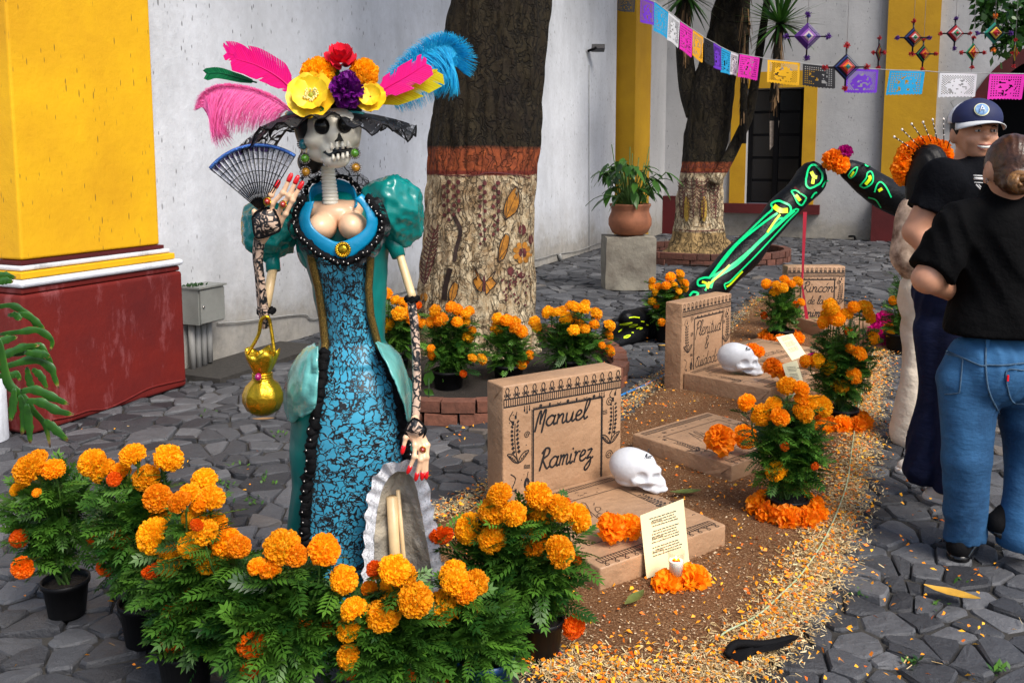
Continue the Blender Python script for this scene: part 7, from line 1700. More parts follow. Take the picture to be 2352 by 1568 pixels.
for k_, c_ in dict(yellow=(.86, .46, .005), black=(.012, .012, .014), purple=(.16, .03, .55), blue=(.01, .36, .68), white=(.72, .73, .76), magenta=(.80, .02, .46), orange=(.90, .42, .01)).items():
    t = NT('tissue_' + k_); t.color(c_); t.set(rough=.6); tr = t.n('ShaderNodeBsdfTranslucent'); tr.inputs[0].default_value = tuple(c_) + (1,); mx = t.n('ShaderNodeMixShader'); mx.inputs[0].default_value = .35; t.l(t.b.outputs[0], mx.inputs[1]); t.l(tr.outputs[0], mx.inputs[2]); t.l(mx.outputs[0], t.out.inputs[0]); pm[k_] = t.m
x3 = lambda x, y: ((1500 + x * .4507) * .91875, y * .4507 * .91875)
FLG = [((100, -20), (195, -5), 75, 'black', 'dark grey paper flag at the very top left end of the string', 5.0), ((225, -15), (300, 15), 130, 'purple', 'purple paper flag nearest the left end of the string', 5.2), ((302, 12), (378, 70), 150, 'blue', 'blue paper flag next to the upper purple one', 5.4), ((380, 68), (443, 118), 150, 'white', 'white paper flag above the dark tree fork, upper one', 5.6),
       ((445, 122), (514, 168), 150, 'magenta', 'pink paper flag between the upper white and orange ones', 5.8), ((516, 168), (573, 207), 140, 'orange', 'orange paper flag in front of the dark tree, upper one', 6.0), ((576, 210), (630, 240), 130, 'black', 'black paper flag in front of the dark tree trunk', 6.2), ((630, 238), (672, 265), 130, 'purple', 'narrow purple paper flag in front of the trunk', 6.4),
       ((674, 265), (724, 290), 130, 'blue', 'small blue paper flag right of the narrow purple one', 6.6), ((726, 290), (768, 305), 120, 'white', 'narrow white paper flag beside the pink one', 6.8), ((776, 302), (886, 322), 125, 'magenta', 'pink paper flag in front of the hanging yucca leaves', 6.8), ((930, 332), (1110, 350), 125, 'yellow', 'yellow paper flag over the window lintel', 6.6), ((1125, 355), (1305, 375), 118, 'black', 'black paper flag right of the yellow one', 6.4),
       ((1370, 380), (1545, 388), 130, 'purple', 'wide purple paper flag behind the orange yarn diamond', 6.2), ((1607, 392), (1803, 398), 130, 'blue', 'wide blue paper flag with scalloped foot in front of the yellow pilaster', 6.0), ((1885, 405), (2092, 410), 132, 'white', 'wide white paper flag above the cap of the man', 5.8), ((2162, 412), (2360, 414), 140, 'magenta', 'magenta paper flag at the right edge in front of the arch', 5.6)]
sp = []
for i, (a, b, dr, col, lab, Y) in enumerate(FLG):
    A, B = W(*x3(*a), Y), W(*x3(*b), Y + .12); flag(A, B, dr * .414 * sc(Y), pm[col], lab, i, side=rng.uniform(-.6, .3)); sp += [A + Z * .004, B + Z * .004]
m = MB(); m.tube([sp[0] + Vector((-.5, -.2, .25))] + sp + [sp[-1] + Vector((.8, -.1, 0))], .0028, 5); tag(m.build('flag_string', simple('white_string', (.5, .5, .5), .7, .1), None), 'thin string carrying the cut paper flags across the courtyard', 'string')
# ================================================================== YARN DIAMONDS (ojos de dios)
def eye(x, y, r, cols, label, Y=6.6, nar=1.0, pom=True, pc=None):
    c = W(*x3(x, y), Y); s = r * .414 * sc(Y); t = thing('yarn_diamond', c, label, 'yarn ornament', 'hanging yarn diamonds'); s *= 1.12; ks = [1.0, .88, .78, .60, .40, .22, .0]
    for i in range(6):
        m = MB(); a, b = ks[i] * s, ks[i + 1] * s; V = []
        for k in range(4):
            an = k * PI / 2; dx, dz = math.cos(an) * nar, math.sin(an); h = -.010 - .006 * i; V += [c + Vector((dx * a, h + .010, dz * a)), c + Vector((dx * b, h - .004, dz * b))]
        m.add(V, [(2 * k, 2 * ((k + 1) % 4), 2 * ((k + 1) % 4) + 1, 2 * k + 1) for k in range(4)]); m.build('yarn_band', cols[i % len(cols)], t, smooth=False)
    m = MB(); e = s * 1.55
    for dx, dz in ((nar, 0), (0, 1)): m.tube([c + Vector((-dx * e, .004, -dz * e)), c + Vector((dx * e, .004, dz * e))], .006, 6)
    m.build('cross_stick', M['hair_doll'], t)
    for k in range(4):
        an = k * PI / 2; p = c + Vector((math.cos(an) * nar * e, 0, math.sin(an) * e)); m = MB()
        for j in range(46): d = Vector(rng.normal(size=3)).normalized() * s * .30 * rng.uniform(.6, 1); m.tube([p, p + d], .0030 * s / .1, 3, cap=False)
        m.build('yarn_tassel', (pc or cols)[k % len(pc or cols)], t)
    m = MB(); m.tube([c + Vector((0, 0, e)), c + Vector((0, 0, e + 1.5))], .0016, 4); m.build('hanging_thread', bpy.data.materials['white_string'], t)
yn = {k_: simple('yarn_' + k_, c_, .85, .3, 60, .5, 300, .003) for k_, c_ in dict(pu=(.10, .02, .25), dk=(.008, .008, .03), li=(.35, .12, .5), wh=(.7, .6, .6), re=(.55, .02, .03), og=(.85, .22, .02), gr=(.02, .30, .12), te=(.02, .28, .25), ye=(.8, .5, .05), bl=(.02, .06, .30)).items()}
Y_ = lambda s: [yn[s[i:i + 2]] for i in range(0, len(s), 2)]
eye(1150, 203, 66, Y_('pupupuliwhbl'), 'large all-purple yarn diamond, highest and leftmost', 6.7, pc=Y_('pu'))
eye(1365, 373, 66, Y_('dkbldkreogte'), 'large yarn diamond with orange centre in front of the purple flag', 5.9, pc=Y_('re'))
eye(1547, 293, 46, Y_('dkregrogre'), 'narrow edge-on yarn diamond left of the yellow pilaster', 6.7, .38, pc=Y_('re'))
eye(1738, 210, 50, Y_('dkbldkrewhgr'), 'dark blue and red yarn diamond in front of the yellow pilaster, upper one', 6.5, pc=Y_('pure'))
eye(1793, 300, 46, Y_('dkgrdkreogre'), 'green and red yarn diamond in front of the yellow pilaster, lower one', 6.7, .85, pc=Y_('re'))
eye(1970, 187, 46, Y_('dkrerewhgrre'), 'dark and pink yarn diamond on the white wall between pilaster and branch', 6.4, pc=Y_('repu'))
eye(2068, 293, 46, Y_('grdkyereogre'), 'green and yellow yarn diamond just left of the arch', 6.6, .78, pc=Y_('re'))
eye(2187, 185, 52, Y_('tegrdkyerere'), 'teal bordered yarn diamond under the leafy branch', 6.3, pc=Y_('puog'))
eye(2300, 295, 40, Y_('yegrreog'), 'very narrow yarn diamond hanging in front of the dark arch', 6.5, .18, pc=Y_('re'))
# ================================================================== STONE BLOCK WITH POTTED LILY
st = thing('stone_block', G(1445, 668), 'rough cubic limestone block carrying the terracotta pot', 'stone block')
c = G(1443, 668) + Vector((.03, .28, 0)); bw, bh_ = .58, W(1443, 545, 9.8).z
V = []; F = []; n = 14
def cub(u, v, ax, sg):
    p = [0, 0, 0]; p[ax] = sg; o_ = [a for a in range(3) if a != ax]; p[o_[0]] = u; p[o_[1]] = v; P = Vector(p); r = max(abs(P.x), abs(P.y), abs(P.z)); L = P.length; P = P * (1 - .10 * max(0, (L - 1.25)))
    w = Vector((P.x * bw / 2, P.y * bw / 2, (P.z * .5 + .5) * bh_)); w += w.normalized() * .018 * noise.noise(w * 5) + Vector((.02 * noise.noise(w * 2), 0, 0)); return c + w
for ax in range(3):
    for sg in (-1, 1):
        b_ = len(V)
        for i in range(n + 1):
            for j in range(n + 1): V.append(cub(-1 + 2 * i / n, -1 + 2 * j / n, ax, sg))
        for i in range(n):
            for j in range(n): a = b_ + i * (n + 1) + j; q_ = (a, a + 1, a + n + 2, a + n + 1); F.append(q_ if (sg > 0) == (ax == 1) else tuple(reversed(q_)))
mk('block', V, F, M['block'], st)
pc_ = Vector((c.x + .01, c.y - .04, bh_ + .004)); sp_ = sc(9.8); pt_ = thing('clay_pot', pc_, 'round terracotta pot with broad-leaved green plant on the stone block', 'potted plant')
V, F = lathe([(0, 0), (.14, 0), (.20, .03), (.245, .12), (.245, .19), (.215, .27), (.215, .30), (.235, .34), (.235, .36), (.21, .36), (.19, .30), (0, .29)], pc_, 36); mk('terracotta_body', V, F, M['clay'], pt_)
m = MB(); stm = MB()
for i in range(64):
    a = rng.uniform(0, 2 * PI); r0_ = rng.uniform(0, .13); e = rng.uniform(.15, .62); out = rng.uniform(.02, .34); b_ = pc_ + Vector((r0_ * math.cos(a), r0_ * math.sin(a), .31)); tp = b_ + Vector((math.cos(a) * out, math.sin(a) * out, e * (1 - out * .9))); stm.tube(cr([b_, b_.lerp(tp, .5) + Z * .05, tp], 4), .006, 4, cap=False)
    for rep in range(rng.integers(1, 3)):
        aa = a + rng.uniform(-1, 1); d = Vector((math.cos(aa), math.sin(aa), rng.uniform(-1.3, .2))).normalized(); L = rng.uniform(.13, .24); sd = d.cross(Z).normalized() * L * .20; t0 = rng.random(); P = [tp + d * L * k + Vector((0, 0, -.25 * L * k * k + .06 * L * math.sin(PI * k))) for k in (0, .25, .55, .8, 1)]; V = []
        for k, w_ in zip(range(5), (.15, .9, 1, .55, .03)): V += [P[k] + sd * w_, P[k] - Z * .008, P[k] - sd * w_]
        m.add(V, [(3 * k + s_, 3 * k + s_ + 1, 3 * k + s_ + 4, 3 * k + s_ + 3) for k in range(4) for s_ in range(2)], t0)
for i in range(9): a = rng.uniform(0, 2 * PI); b_ = pc_ + Vector((.1 * math.cos(a), .1 * math.sin(a), .31)); stm.tube([b_, b_ + Vector((.12 * math.cos(a), 0, rng.uniform(.5, .72)))], .005, 4)
m.build('leaves', M['leaf2'], pt_, attr=True); stm.build('stems', M['stem'], pt_)
# small broad-leaved seedling by the brick ring, statue side
sg_ = thing('seedling', G(985, 962), 'small seedling with three broad leaves beside the brick edging', 'plant'); m = MB(); b_ = G(985, 962)
for (x, y, L, a) in ((985, 868, .10, 1.2), (1000, 925, .09, -.5), (972, 935, .09, 3.6), (985, 900, .07, 2.6)):
    p = W(x, y, b_.y); m.tube([b_, p], .003, 4); d = Vector((math.cos(a), -.2, math.sin(a))).normalized(); s_ = d.cross(Vector((0, 1, 0))).normalized() * L * .3; V = []
    for k, w_ in ((-.5, .1), (-.2, .9), (.15, 1), (.5, .05)): V += [p + d * L * k + s_ * w_, p + d * L * k + Vector((0, .006, 0)), p + d * L * k - s_ * w_]
    m.add(V, [(3 * k + j, 3 * k + j + 1, 3 * k + j + 4, 3 * k + j + 3) for k in range(3) for j in range(2)], .6)
m.build('leaves', M['leaf2'], sg_, attr=True)
# ================================================================== LEFT PHILODENDRON
ph = thing('philodendron', G(-30, 1120), 'large drooping deeply cut green leaves with scorched tips at the left edge', 'plant')
m = MB(); V, F = lathe([(.10, 0), (.10, .33), (.09, .34), (0, .34)], G(-28, 1010), 20); mk('white_planter', V, F, M['moulding'], ph)
burn = tonemat('philodendron_leaf', [(0, (.010, .045, .008)), (.5, (.03, .12, .012)), (.72, (.16, .22, .02)), (.82, (.35, .22, .09)), (1, (.30, .17, .09))], .3, spec=.6)
def lobe(m, P, w0, tipburn, n=8):
    P = cr(P, 5); V = []; T = []; N_ = len(P)
    for i, p in enumerate(P):
        d = (P[min(i + 1, N_ - 1)] - P[max(i - 1, 0)]).normalized(); s_ = d.cross(Vector((0, -1, .25))).normalized(); k = i / (N_ - 1); w = w0 * math.sin(PI * min(1, .10 + .86 * k))**.8 * (1 + .16 * math.sin(k * 23)); V += [p + s_ * w + Vector((0, -.006, -.004)), p, p - s_ * w + Vector((0, -.006, -.004))]
        b = max(0, (k - .82) / .18) if tipburn else 0; g = .25 + .25 * rng.random(); T += [max(g, b * 1.1), g * .8 + b * .6, max(g + .1, b * 1.1)]
    m.add(V, [(3 * i + j, 3 * i + j + 1, 3 * i + j + 4, 3 * i + j + 3) for i in range(N_ - 1) for j in range(2)], T)
kl = lambda x, y: ((x * .3444) * .91875, (640 + y * .3444) * .91875)
def plobes(paths, Y, w):
    m = MB()
    for i, P in enumerate(paths): lobe(m, [W(*kl(*p), Y - .02 * i) for p in P], w, True)
    o = m.build('leaf', burn, ph, attr=True); s_ = o.modifiers.new('s', 'SOLIDIFY'); s_.thickness = .0015
plobes([[(-60, 370), (80, 350), (170, 390), (240, 460), (270, 520)], [(60, 420), (200, 420), (280, 480), (330, 530)], [(0, 560), (160, 540), (280, 530), (380, 600), (370, 680)], [(100, 400), (140, 440), (150, 460)]], 3.75, .015)
plobes([[(-60, 640), (40, 600), (130, 580)], [(-60, 690), (80, 700), (200, 670), (290, 650), (350, 720), (400, 830)], [(-60, 740), (60, 700), (180, 650), (290, 640)], [(-40, 820), (120, 770), (260, 740), (370, 800), (400, 870), (430, 950)], [(180, 690), (300, 700), (370, 720)]], 3.65, .018)
plobes([[(-60, 560), (10, 640), (60, 900), (150, 990), (230, 1100), (330, 1210), (370, 1380)], [(110, 950), (100, 1080), (80, 1190)], [(150, 1000), (180, 1120), (165, 1290)], [(200, 1060), (215, 1200), (225, 1350)], [(150, 975), (260, 960), (400, 1020), (505, 1065)], [(190, 1040), (300, 1050), (420, 1110), (540, 1140)], [(330, 1180), (400, 1240), (500, 1330)]], 3.5, .018)
plobes([[(-40, 150), (30, 130), (120, 150)], [(-20, 190), (40, 170), (100, 180)]], 3.62, .016)
plobes([[(200, 800), (220, 900), (250, 980)], [(240, 810), (300, 860), (350, 960)], [(-40, 860), (60, 860), (130, 850), (150, 900)]], 3.6, .016)
# ================================================================== PEOPLE
def skinmat(name, c): return simple(name, c, .45, .12, 20, .15, 120, .001, sss=.08)
M['skin1'] = skinmat('warm_skin', (.62, .30, .18)); M['skin2'] = skinmat('tan_skin', (.55, .27, .16))
def cloth(name, col, v=.25, nb=.35, sc_=7, rough=.85, col2=None): return simple(name, col, rough, v, 3, nb * 1.6, sc_, .04, col2=col2, spec=.08)
M['tee'] = cloth('black_cotton', (.0025, .0025, .003)); M['tee2'] = cloth('charcoal_cotton', (.0035, .004, .006))
def denim(name, a, b):
    t = NT(name); c = t.mix(t.ramp(t.noise(3.2, 5, .6), [(.35, 0.), (.68, 1.)]), a, b); c = t.mix(t.math('MULTIPLY', t.noise(220, 2, .8, vec=t.co((1, 1, .15))), .35), c, dark(b, 1.5)); t.color(c); t.set(rough=.85, spec=.2); t.bump(t.noise(9, 5, vec=t.co((1, 1, 2.2))), .5, .02); return t.m
M['denim'] = denim('blue_denim', (.007, .022, .06), (.035, .125, .27)); M['navy'] = denim('navy_denim', (.004, .006, .022), (.007, .012, .045)); M['cream'] = cloth('cream_twill', (.74, .64, .52), .15)
M['hair1'] = simple('brown_hair', (.10, .038, .015), .30, .6, 40, .5, 90, .004, col2=(.022, .009, .005)); M['hair1b'] = simple('blond_brown_hair', (.30, .15, .05), .35, .6, 30, .5, 90, .004, col2=(.09, .035, .012)); M['hairb'] = simple('black_hair', (.003, .002, .002), .5, .4, 60, .4, 90, .004, spec=.25)
def creases(amp, seed=0):
    def g(X, Y, Z_):
        w = Z_ + .35 * np.sin(X * 7 + seed) + .3 * np.sin(Y * 9 + seed * 2); m_ = np.clip(.35 + .65 * np.sin(Z_ * 8.5 + X * 6 + seed), 0, 1)
        return amp * (np.abs(np.sin(w * 21 + 2 * np.sin(X * 13))) - .5) * m_ + amp * .5 * np.sin(X * 34 + Y * 23 + Z_ * 7 + seed)
    return g
def folds(amp, f=26, seed=0):
    def g(X, Y, Z_): return amp * (np.sin(Z_ * f + 3 * np.sin(X * 9 + seed) + 2 * np.sin(Y * 11)) * .5 + .5 * np.sin(Z_ * f * .47 + X * 14 + seed * 2 + Y * 8) + .35 * np.sin(X * 31 + Y * 27 + Z_ * 12))
    return g
tp = tuple
def so(name, prims, h, mat, parent, **kw):
    v, f = sculpt(prims, h, **kw); return mk(name, v, f.astype(np.int32), mat, parent)
def ear(p, r): return E(tp(p), (r * .35, r * .7, r))
def arm_hand(w, dirv, s=1.0):
    """a relaxed hand: palm, four unequal bent fingers and a thumb"""
    w = Vector(w); d = Vector(dirv).normalized(); a, b = frame(d); pr = [Cp(tp(w), tp(w + d * .07 * s), .024 * s, .030 * s)]
    for i, L in enumerate((.062, .072, .068, .052)):
        o = w + d * .075 * s + a * (-.027 + .018 * i) * s; m_ = o + d * L * .55 * s; e = m_ + (d * .7 + b * .7) * L * .5 * s; pr += [Cp(tp(o - d * .02), tp(m_), .0095 * s, .0088 * s), Cp(tp(m_), tp(e), .0088 * s, .0075 * s)]
    o = w + d * .02 * s - a * .024 * s; m_ = o + (d * .6 - a * .8) * .035 * s; pr += [Cp(tp(o), tp(m_), .012 * s, .0105 * s), Cp(tp(m_), tp(m_ + (d * .9 - a * .1) * .03 * s), .0105 * s, .0085 * s)]; return pr
def shoe(name, heel, toe, mat, sole, parent, h=.075, lift=0):
    heel, toe = Vector(heel), Vector(toe); d = (toe - heel).normalized(); s_ = Vector((-d.y, d.x, 0)).normalized(); L = (toe - heel).length
    pr = [Cp(tp(heel + Z * .045), tp(heel + d * L * .55 + Z * .042), .040, .043), Cp(tp(heel + d * L * .5 + Z * .036), tp(toe - d * .04 + Z * .030), .044, .034), Cp(tp(heel + Z * .06), tp(heel + Z * .10 + d * .03), .036, .040)]
    o = so(name, pr, .007, mat, parent, k=.02, cuts=[(tp(heel + Z * .018), (0, 0, -1))] if not lift else ())
    pr = [Cp(tp(heel + Z * .012), tp(heel + d * L * .5 + Z * .012), .040, .046), Cp(tp(heel + d * L * .5 + Z * .012), tp(toe - d * .035 + Z * .014), .047, .038)]
    up = Vector((0, 0, 1)) if not lift else (Z - d * d.z).normalized(); so('sole', pr, .007, sole, o, k=.012, cuts=[(tp(heel + up * .026), tp(up)), (tp(heel - up * .002), tp(-up))]); return o
# ---------------- woman with the hair bun, walking away on the right
YA = 3.10; A = lambda x, y, d=0: W(x, y, YA + d)
w1 = thing('person', A(2255, 1280), 'person with brown hair bun, black T-shirt and blue jeans, walking away in the right foreground', 'person'); w1.location.z = 0
hd = A(2322, 385, .0)
def T3(p, dx=0, dy=0, dz=0): return (p.x + dx, p.y + dy, p.z + dz)
ls, rs = A(2205, 520, .0), A(2400, 500, .05); le = A(2130, 640, -.02); lw_ = A(2230, 690, .20)
ls2 = ls
ch = A(2300, 600, .03); hp_ = A(2288, 840, .03); lk, la = A(2218, 1050, .0), A(2215, 1232, .04); rk, ra = A(2366, 1050, .03), A(2342, 1235, -.02)
body = [E(T3(hd, 0, 0, .0), (.075, .092, .105)), Cp(T3(hd, 0, .01, -.08), T3(hd, 0, .03, -.17), .052, .06), ear(Vector(T3(hd, -.078, -.005, -.01)), .032), E(T3(hd, .0, .07, -.03), (.055, .04, .07)), E(T3(hd, .0, .112, -.02), (.012, .018, .018)),
        Cp(tp(ls), tp(le), .055, .048), Cp(tp(le), tp(lw_), .048, .030), Cp(tp(rs), T3(rs, .06, 0, -.28), .055, .046), Cp(T3(rs, .06, 0, -.28), T3(rs, -.02, .14, -.40), .045, .03), E(tp(ch), (.14, .10, .22)), Cp(T3(hp_, -.07), tp(lk), .06, .04), Cp(T3(hp_, .07), tp(rk), .06, .04), Cp(tp(lk), tp(la), .04, .035), Cp(tp(rk), tp(ra), .04, .035)] + arm_hand(lw_, (.9, .3, -.1)) 
so('body', body, .0095, M['skin1'], w1, k=.025)
le_dir = (le - ls).normalized(); cutp = ls + le_dir * .88 * (le - ls).length
shirt = [E(T3(ch, .0, 0, .05), (.175, .125, .20)), E(T3(hp_, .0, 0, .24), (.165, .125, .24)), E(T3(hp_, .0, .0, .12), (.195, .15, .17)), E(T3(hp_, .0, -.02, .03), (.20, .15, .14)), Cp(tp(ls), tp(rs), .078, .078), Cp(T3(ch, 0, .02, .22), T3(ch, 0, .02, .245), .075, .068), ('cut', Cp(tp(ls), tp(le), .078, .082), tp(cutp), tp(le_dir)), ('cut', Cp(tp(rs), T3(rs, .06, 0, -.28), .078, .08), T3(rs, .06, 0, -.25), (0, 0, -1))]
so('t_shirt', shirt, .010, M['tee'], w1, k=.05, disp=creases(.011, 1), cuts=[(T3(A(2290, 768)), (0, .0, -1))])
jean = [E(T3(hp_, 0, -.01, .0), (.178, .135, .15)), E(T3(hp_, -.075, -.055, -.02), (.085, .09, .11)), E(T3(hp_, .075, -.055, -.02), (.085, .09, .11)), Cp(tp(A(2220, 880, .02)), tp(lk), .104, .080), Cp(tp(lk), tp(la), .080, .072), Cp(tp(A(2352, 880, .02)), tp(rk), .104, .080), Cp(tp(rk), tp(ra), .080, .076)]
jn = so('jeans', jean, .0095, M['denim'], w1, k=.018, disp=creases(.011, 4), cuts=[(tp(A(2290, 752)), (0, 0, 1)), (tp(la - Z * .012), (0, 0, -1))])
bj = bvh(jn)
def onj(x, y, off=.003, bv=bj): d = ray(x, y).normalized(); h = bv.ray_cast(CO, d); return (h[0] - d * off) if h[0] is not None else A(x, y, -.12)
def seam(pts, w, mat, name, parent=jn, off=.003):
    P = cr([Vector((a, b, 0)) for a, b in pts], 6); m = MB(); m.tube([onj(p.x, p.y, off) for p in P], w, 5, cap=False); return m.build(name, mat, parent)
sm = simple('denim_seam', (.06, .13, .22), .8, .5, 90)
seam([(2172, 805), (2195, 814), (2250, 838), (2268, 838)], .003, sm, 'yoke_seam'); seam([(2268, 838), (2310, 838), (2400, 828)], .003, sm, 'yoke_seam'); seam([(2266, 765), (2264, 840), (2272, 900), (2296, 950)], .0035, sm, 'centre_seam')
seam([(2172, 812), (2208, 822), (2210, 840), (2205, 892), (2200, 902), (2170, 905)], .0026, sm, 'pocket'); seam([(2352, 850), (2312, 852), (2318, 905), (2330, 925), (2352, 928)], .0026, sm, 'pocket')
m = MB(); m.box(onj(2315, 868, .008), (.006, .004, .022)); m.build('red_tab', M['red_nail'], jn, smooth=False)
m = MB(); m.box(onj(2268, 790, .008), (.012, .005, .06)); m.build('belt_loop', M['denim'], jn, smooth=False)
# hair: cap of hair gathered back into a low knot
so('hair', [E(T3(hd, .0, -.005, .012), (.083, .100, .106)), E(T3(hd, .0, -.05, -.035), (.062, .055, .06)), E(T3(hd, -.028, -.085, -.050), (.045, .038, .04))], .0055, M['hair1'], w1, k=.02, disp=lambda X, Y, Z_: .0013 * np.sin(np.arctan2(X - hd.x + .05, Z_ - hd.z + .05) * 46 + 3 * np.sin(Y * 30)), cuts=[((hd.x, hd.y + .055, hd.z), (0, 1, -.35)), ((hd.x, hd.y, hd.z - .105), (0, 0, -1))])
bn = T3(hd, -.050, -.150, -.050); m = MB()
for i in range(7):
    a0 = i * .9; P = [Vector(bn) + Vector(((.030 - .002 * i) * math.cos(a), -.012 * math.sin(a * 2 + i) - .004 * i, (.030 - .0025 * i) * math.sin(a))) for a in np.linspace(a0, a0 + 4.6, 16)]; m.tube(P, [.006 + .007 * math.sin(PI * k / 15) for k in range(16)], 8)
m.build('hair_bun', M['hair1b'], w1)
m = MB(); e = Vector(T3(hd, -.084, -.005, -.045)); m.tube([e + Vector((.004 * math.cos(a), 0, .008 * math.sin(a))) for a in np.linspace(0, 6.28, 14)], .0016, 5); m.build('earring', M['silver'], w1)
shoe('shoe', G(2200, 1284), G(2232, 1226), M['black'], M['black_gloss'], w1)
shoe('shoe', A(2292, 1232, .0), G(2362, 1286) + Z * .01, M['black'], M['black_gloss'], w1, lift=1)
# ---------------- man in the cap
YB = 3.72; B = lambda x, y, d=0: W(x, y, YB + d)
w2 = thing('person', B(2150, 1130), 'smiling person in white and navy cap, black T-shirt and dark navy trousers', 'person'); w2.location.z = 0
hm_ = B(2240, 306, .05); fwd = Vector((-.05, -.9987, 0)); sd_ = Vector((.9987, -.05, 0))       # looks to the right and a little to us
def HM(f, s_, z): p = hm_ + fwd * f + sd_ * s_; return (p.x, p.y, p.z + z)
ms, me_, mw = B(2170, 415, -.02), B(2105, 532, .0), B(2160, 605, -.10); mc = B(2240, 520, .02); mh = B(2175, 700, .03); mk1, ma1 = B(2150, 900, .0), B(2115, 1078, .0); mk2, ma2 = B(2200, 920, -.08), B(2190, 1120, -.1)
head = [E(HM(-.01, 0, .02), (.088, .088, .105)), E(HM(.035, 0, -.035), (.062, .062, .075)), E(HM(.055, 0, -.085), (.035, .035, .026)), E(HM(.085, 0, -.005), (.014, .014, .026)), E(HM(.098, 0, -.018), (.013, .013, .011)), E(HM(.062, -.038, -.028), (.028, .028, .026)), E(HM(.062, .038, -.028), (.028, .028, .026)), E(HM(.072, 0, .022), (.03, .035, .012)),
        E(HM(-.015, -.083, -.012), (.016, .016, .032)), E(HM(-.015, .083, -.012), (.016, .016, .032)), Cp(HM(-.03, 0, -.06), HM(-.05, 0, -.17), .058, .066), E(HM(.085, 0, -.052), (.018, .02, .007)), E(HM(.082, 0, -.068), (.016, .018, .008))]
so('body', [Cp(HM(-.035, .01, -.09), HM(-.05, 0, -.17), .052, .066), Cp(tp(ms), tp(me_), .066, .056), Cp(tp(me_), tp(mw), .055, .036), E(tp(mc), (.15, .1, .24)), Cp(tp(mh), tp(mk1), .08, .06), Cp(tp(mh), tp(mk2), .08, .06), Cp(tp(mk1), tp(ma1), .05, .04), Cp(tp(mk2), tp(ma2), .05, .04)] + arm_hand(mw, (.8, -.3, -.4), 1.1), .0095, M['skin1'], w2, k=.014)
hd2 = so('head', head, .0042, M['skin1'], w2, k=.014, sub=[Cp(HM(.108, -.026, -.058), HM(.108, .026, -.058), .0045), Cp(HM(.104, -.036, -.046), HM(.092, -.046, -.030), .004), E(HM(.100, -.030, .008), (.014, .014, .008)), E(HM(.100, .030, .008), (.014, .014, .008))], ksub=.006); bh2 = bvh(hd2)
def onh(x, y, off=.0015): d = ray(x, y).normalized(); h = bh2.ray_cast(CO, d); return (h[0] - d * off) if h[0] is not None else None
for s_ in (-1, 1):
    so('eye', [E(HM(.088, s_ * .031, .008), (.011, .011, .0075))], .0022, simple('eye_white_%d' % s_, (.5, .45, .42), .2, .05) if s_ < 0 else bpy.data.materials['eye_white_-1'], hd2, k=.002); so('iris', [E(HM(.0975, s_ * .031, .007), (.004, .004, .0055))], .0014, M['black_gloss'], hd2, k=.001)
    m = MB(); m.tube([Vector(HM(.094, s_ * .014, .022)), Vector(HM(.100, s_ * .030, .028)), Vector(HM(.086, s_ * .048, .022))], [.002, .0035, .0015], 6); m.build('eyebrow', M['hairb'], hd2); m = MB(); m.tube([Vector(HM(.100, s_ * .018, .013)), Vector(HM(.101, s_ * .031, .016)), Vector(HM(.090, s_ * .045, .011))], .0022, 6); m.build('eyelid', M['skin1'], hd2)
m = MB(); m.tube([Vector(HM(.083, -.030, -.052)), Vector(HM(.099, -.012, -.060)), Vector(HM(.099, .012, -.060)), Vector(HM(.083, .030, -.052))], [.003, .006, .006, .003], 8); m.build('teeth', simple('teeth_white', (.75, .72, .66), .25, .05), hd2)
m = MB(); m.tube([Vector(HM(.078, -.037, -.046)), Vector(HM(.098, -.016, -.050)), Vector(HM(.103, 0, -.051)), Vector(HM(.098, .016, -.050)), Vector(HM(.078, .037, -.046))], [.002, .0036, .004, .0036, .002], 8); m.build('lip', simple('lip', (.42, .14, .10), .4, .1), hd2)
m = MB(); m.tube([Vector(HM(.078, -.036, -.050)), Vector(HM(.096, -.014, -.069)), Vector(HM(.096, .014, -.069)), Vector(HM(.078, .036, -.050))], [.002, .0042, .0042, .002], 8); m.build('lip', bpy.data.materials['lip'], hd2)
so('hair', [E(HM(-.018, 0, .022), (.092, .092, .098))], .006, M['hairb'], w2, cuts=[(HM(.03, 0, 0), tp(fwd)), (HM(0, 0, -.035), (0, 0, -1)), (HM(0, 0, .05), (0, 0, 1))])
# cap: mesh back, navy front, curved white peak, round badge
capm = simple('white_mesh_cap', (.75, .76, .80), .8, .1, 40, .5, 400, .004); navy = simple('navy_cap_cloth', (.006, .012, .07), .7, .2, 12)
cap = so('cap', [E(HM(-.012, 0, .055), (.104, .104, .088))], .005, capm, w2, cuts=[(HM(0, 0, .042), (0, 0, -1)), (HM(.0, 0, 0), tp(fwd))])
so('cap_front', [E(HM(-.010, 0, .058), (.106, .106, .090))], .005, navy, cap, cuts=[(HM(0, 0, .042), (0, 0, -1)), (HM(.002, 0, 0), tp(-fwd))])
V = []; n = 20
for i in range(n + 1):
    a = -1.25 + 2.5 * i / n
    for j in range(5): k = j / 4; r = .100 + .075 * k * math.cos(a * .72); V.append(Vector(HM(-.010 + r * math.cos(a), (.100 + .012 * k) * math.sin(a) * (1 - .05 * k), .050 - .010 * k - .022 * math.sin(a)**2 * (.4 + k))))
o = mk('cap_peak', V, [(i * 5 + j, i * 5 + j + 1, (i + 1) * 5 + j + 1, (i + 1) * 5 + j) for i in range(n) for j in range(4)], simple('cap_peak_cloth', (.62, .64, .66), .7, .1), cap); s_ = o.modifiers.new('s', 'SOLIDIFY'); s_.thickness = .004
bc = Vector(HM(.082, -.018, .092)); bn_ = (bc - Vector(HM(-.01, 0, .05))).normalized(); ax_, bx_ = frame(bn_)
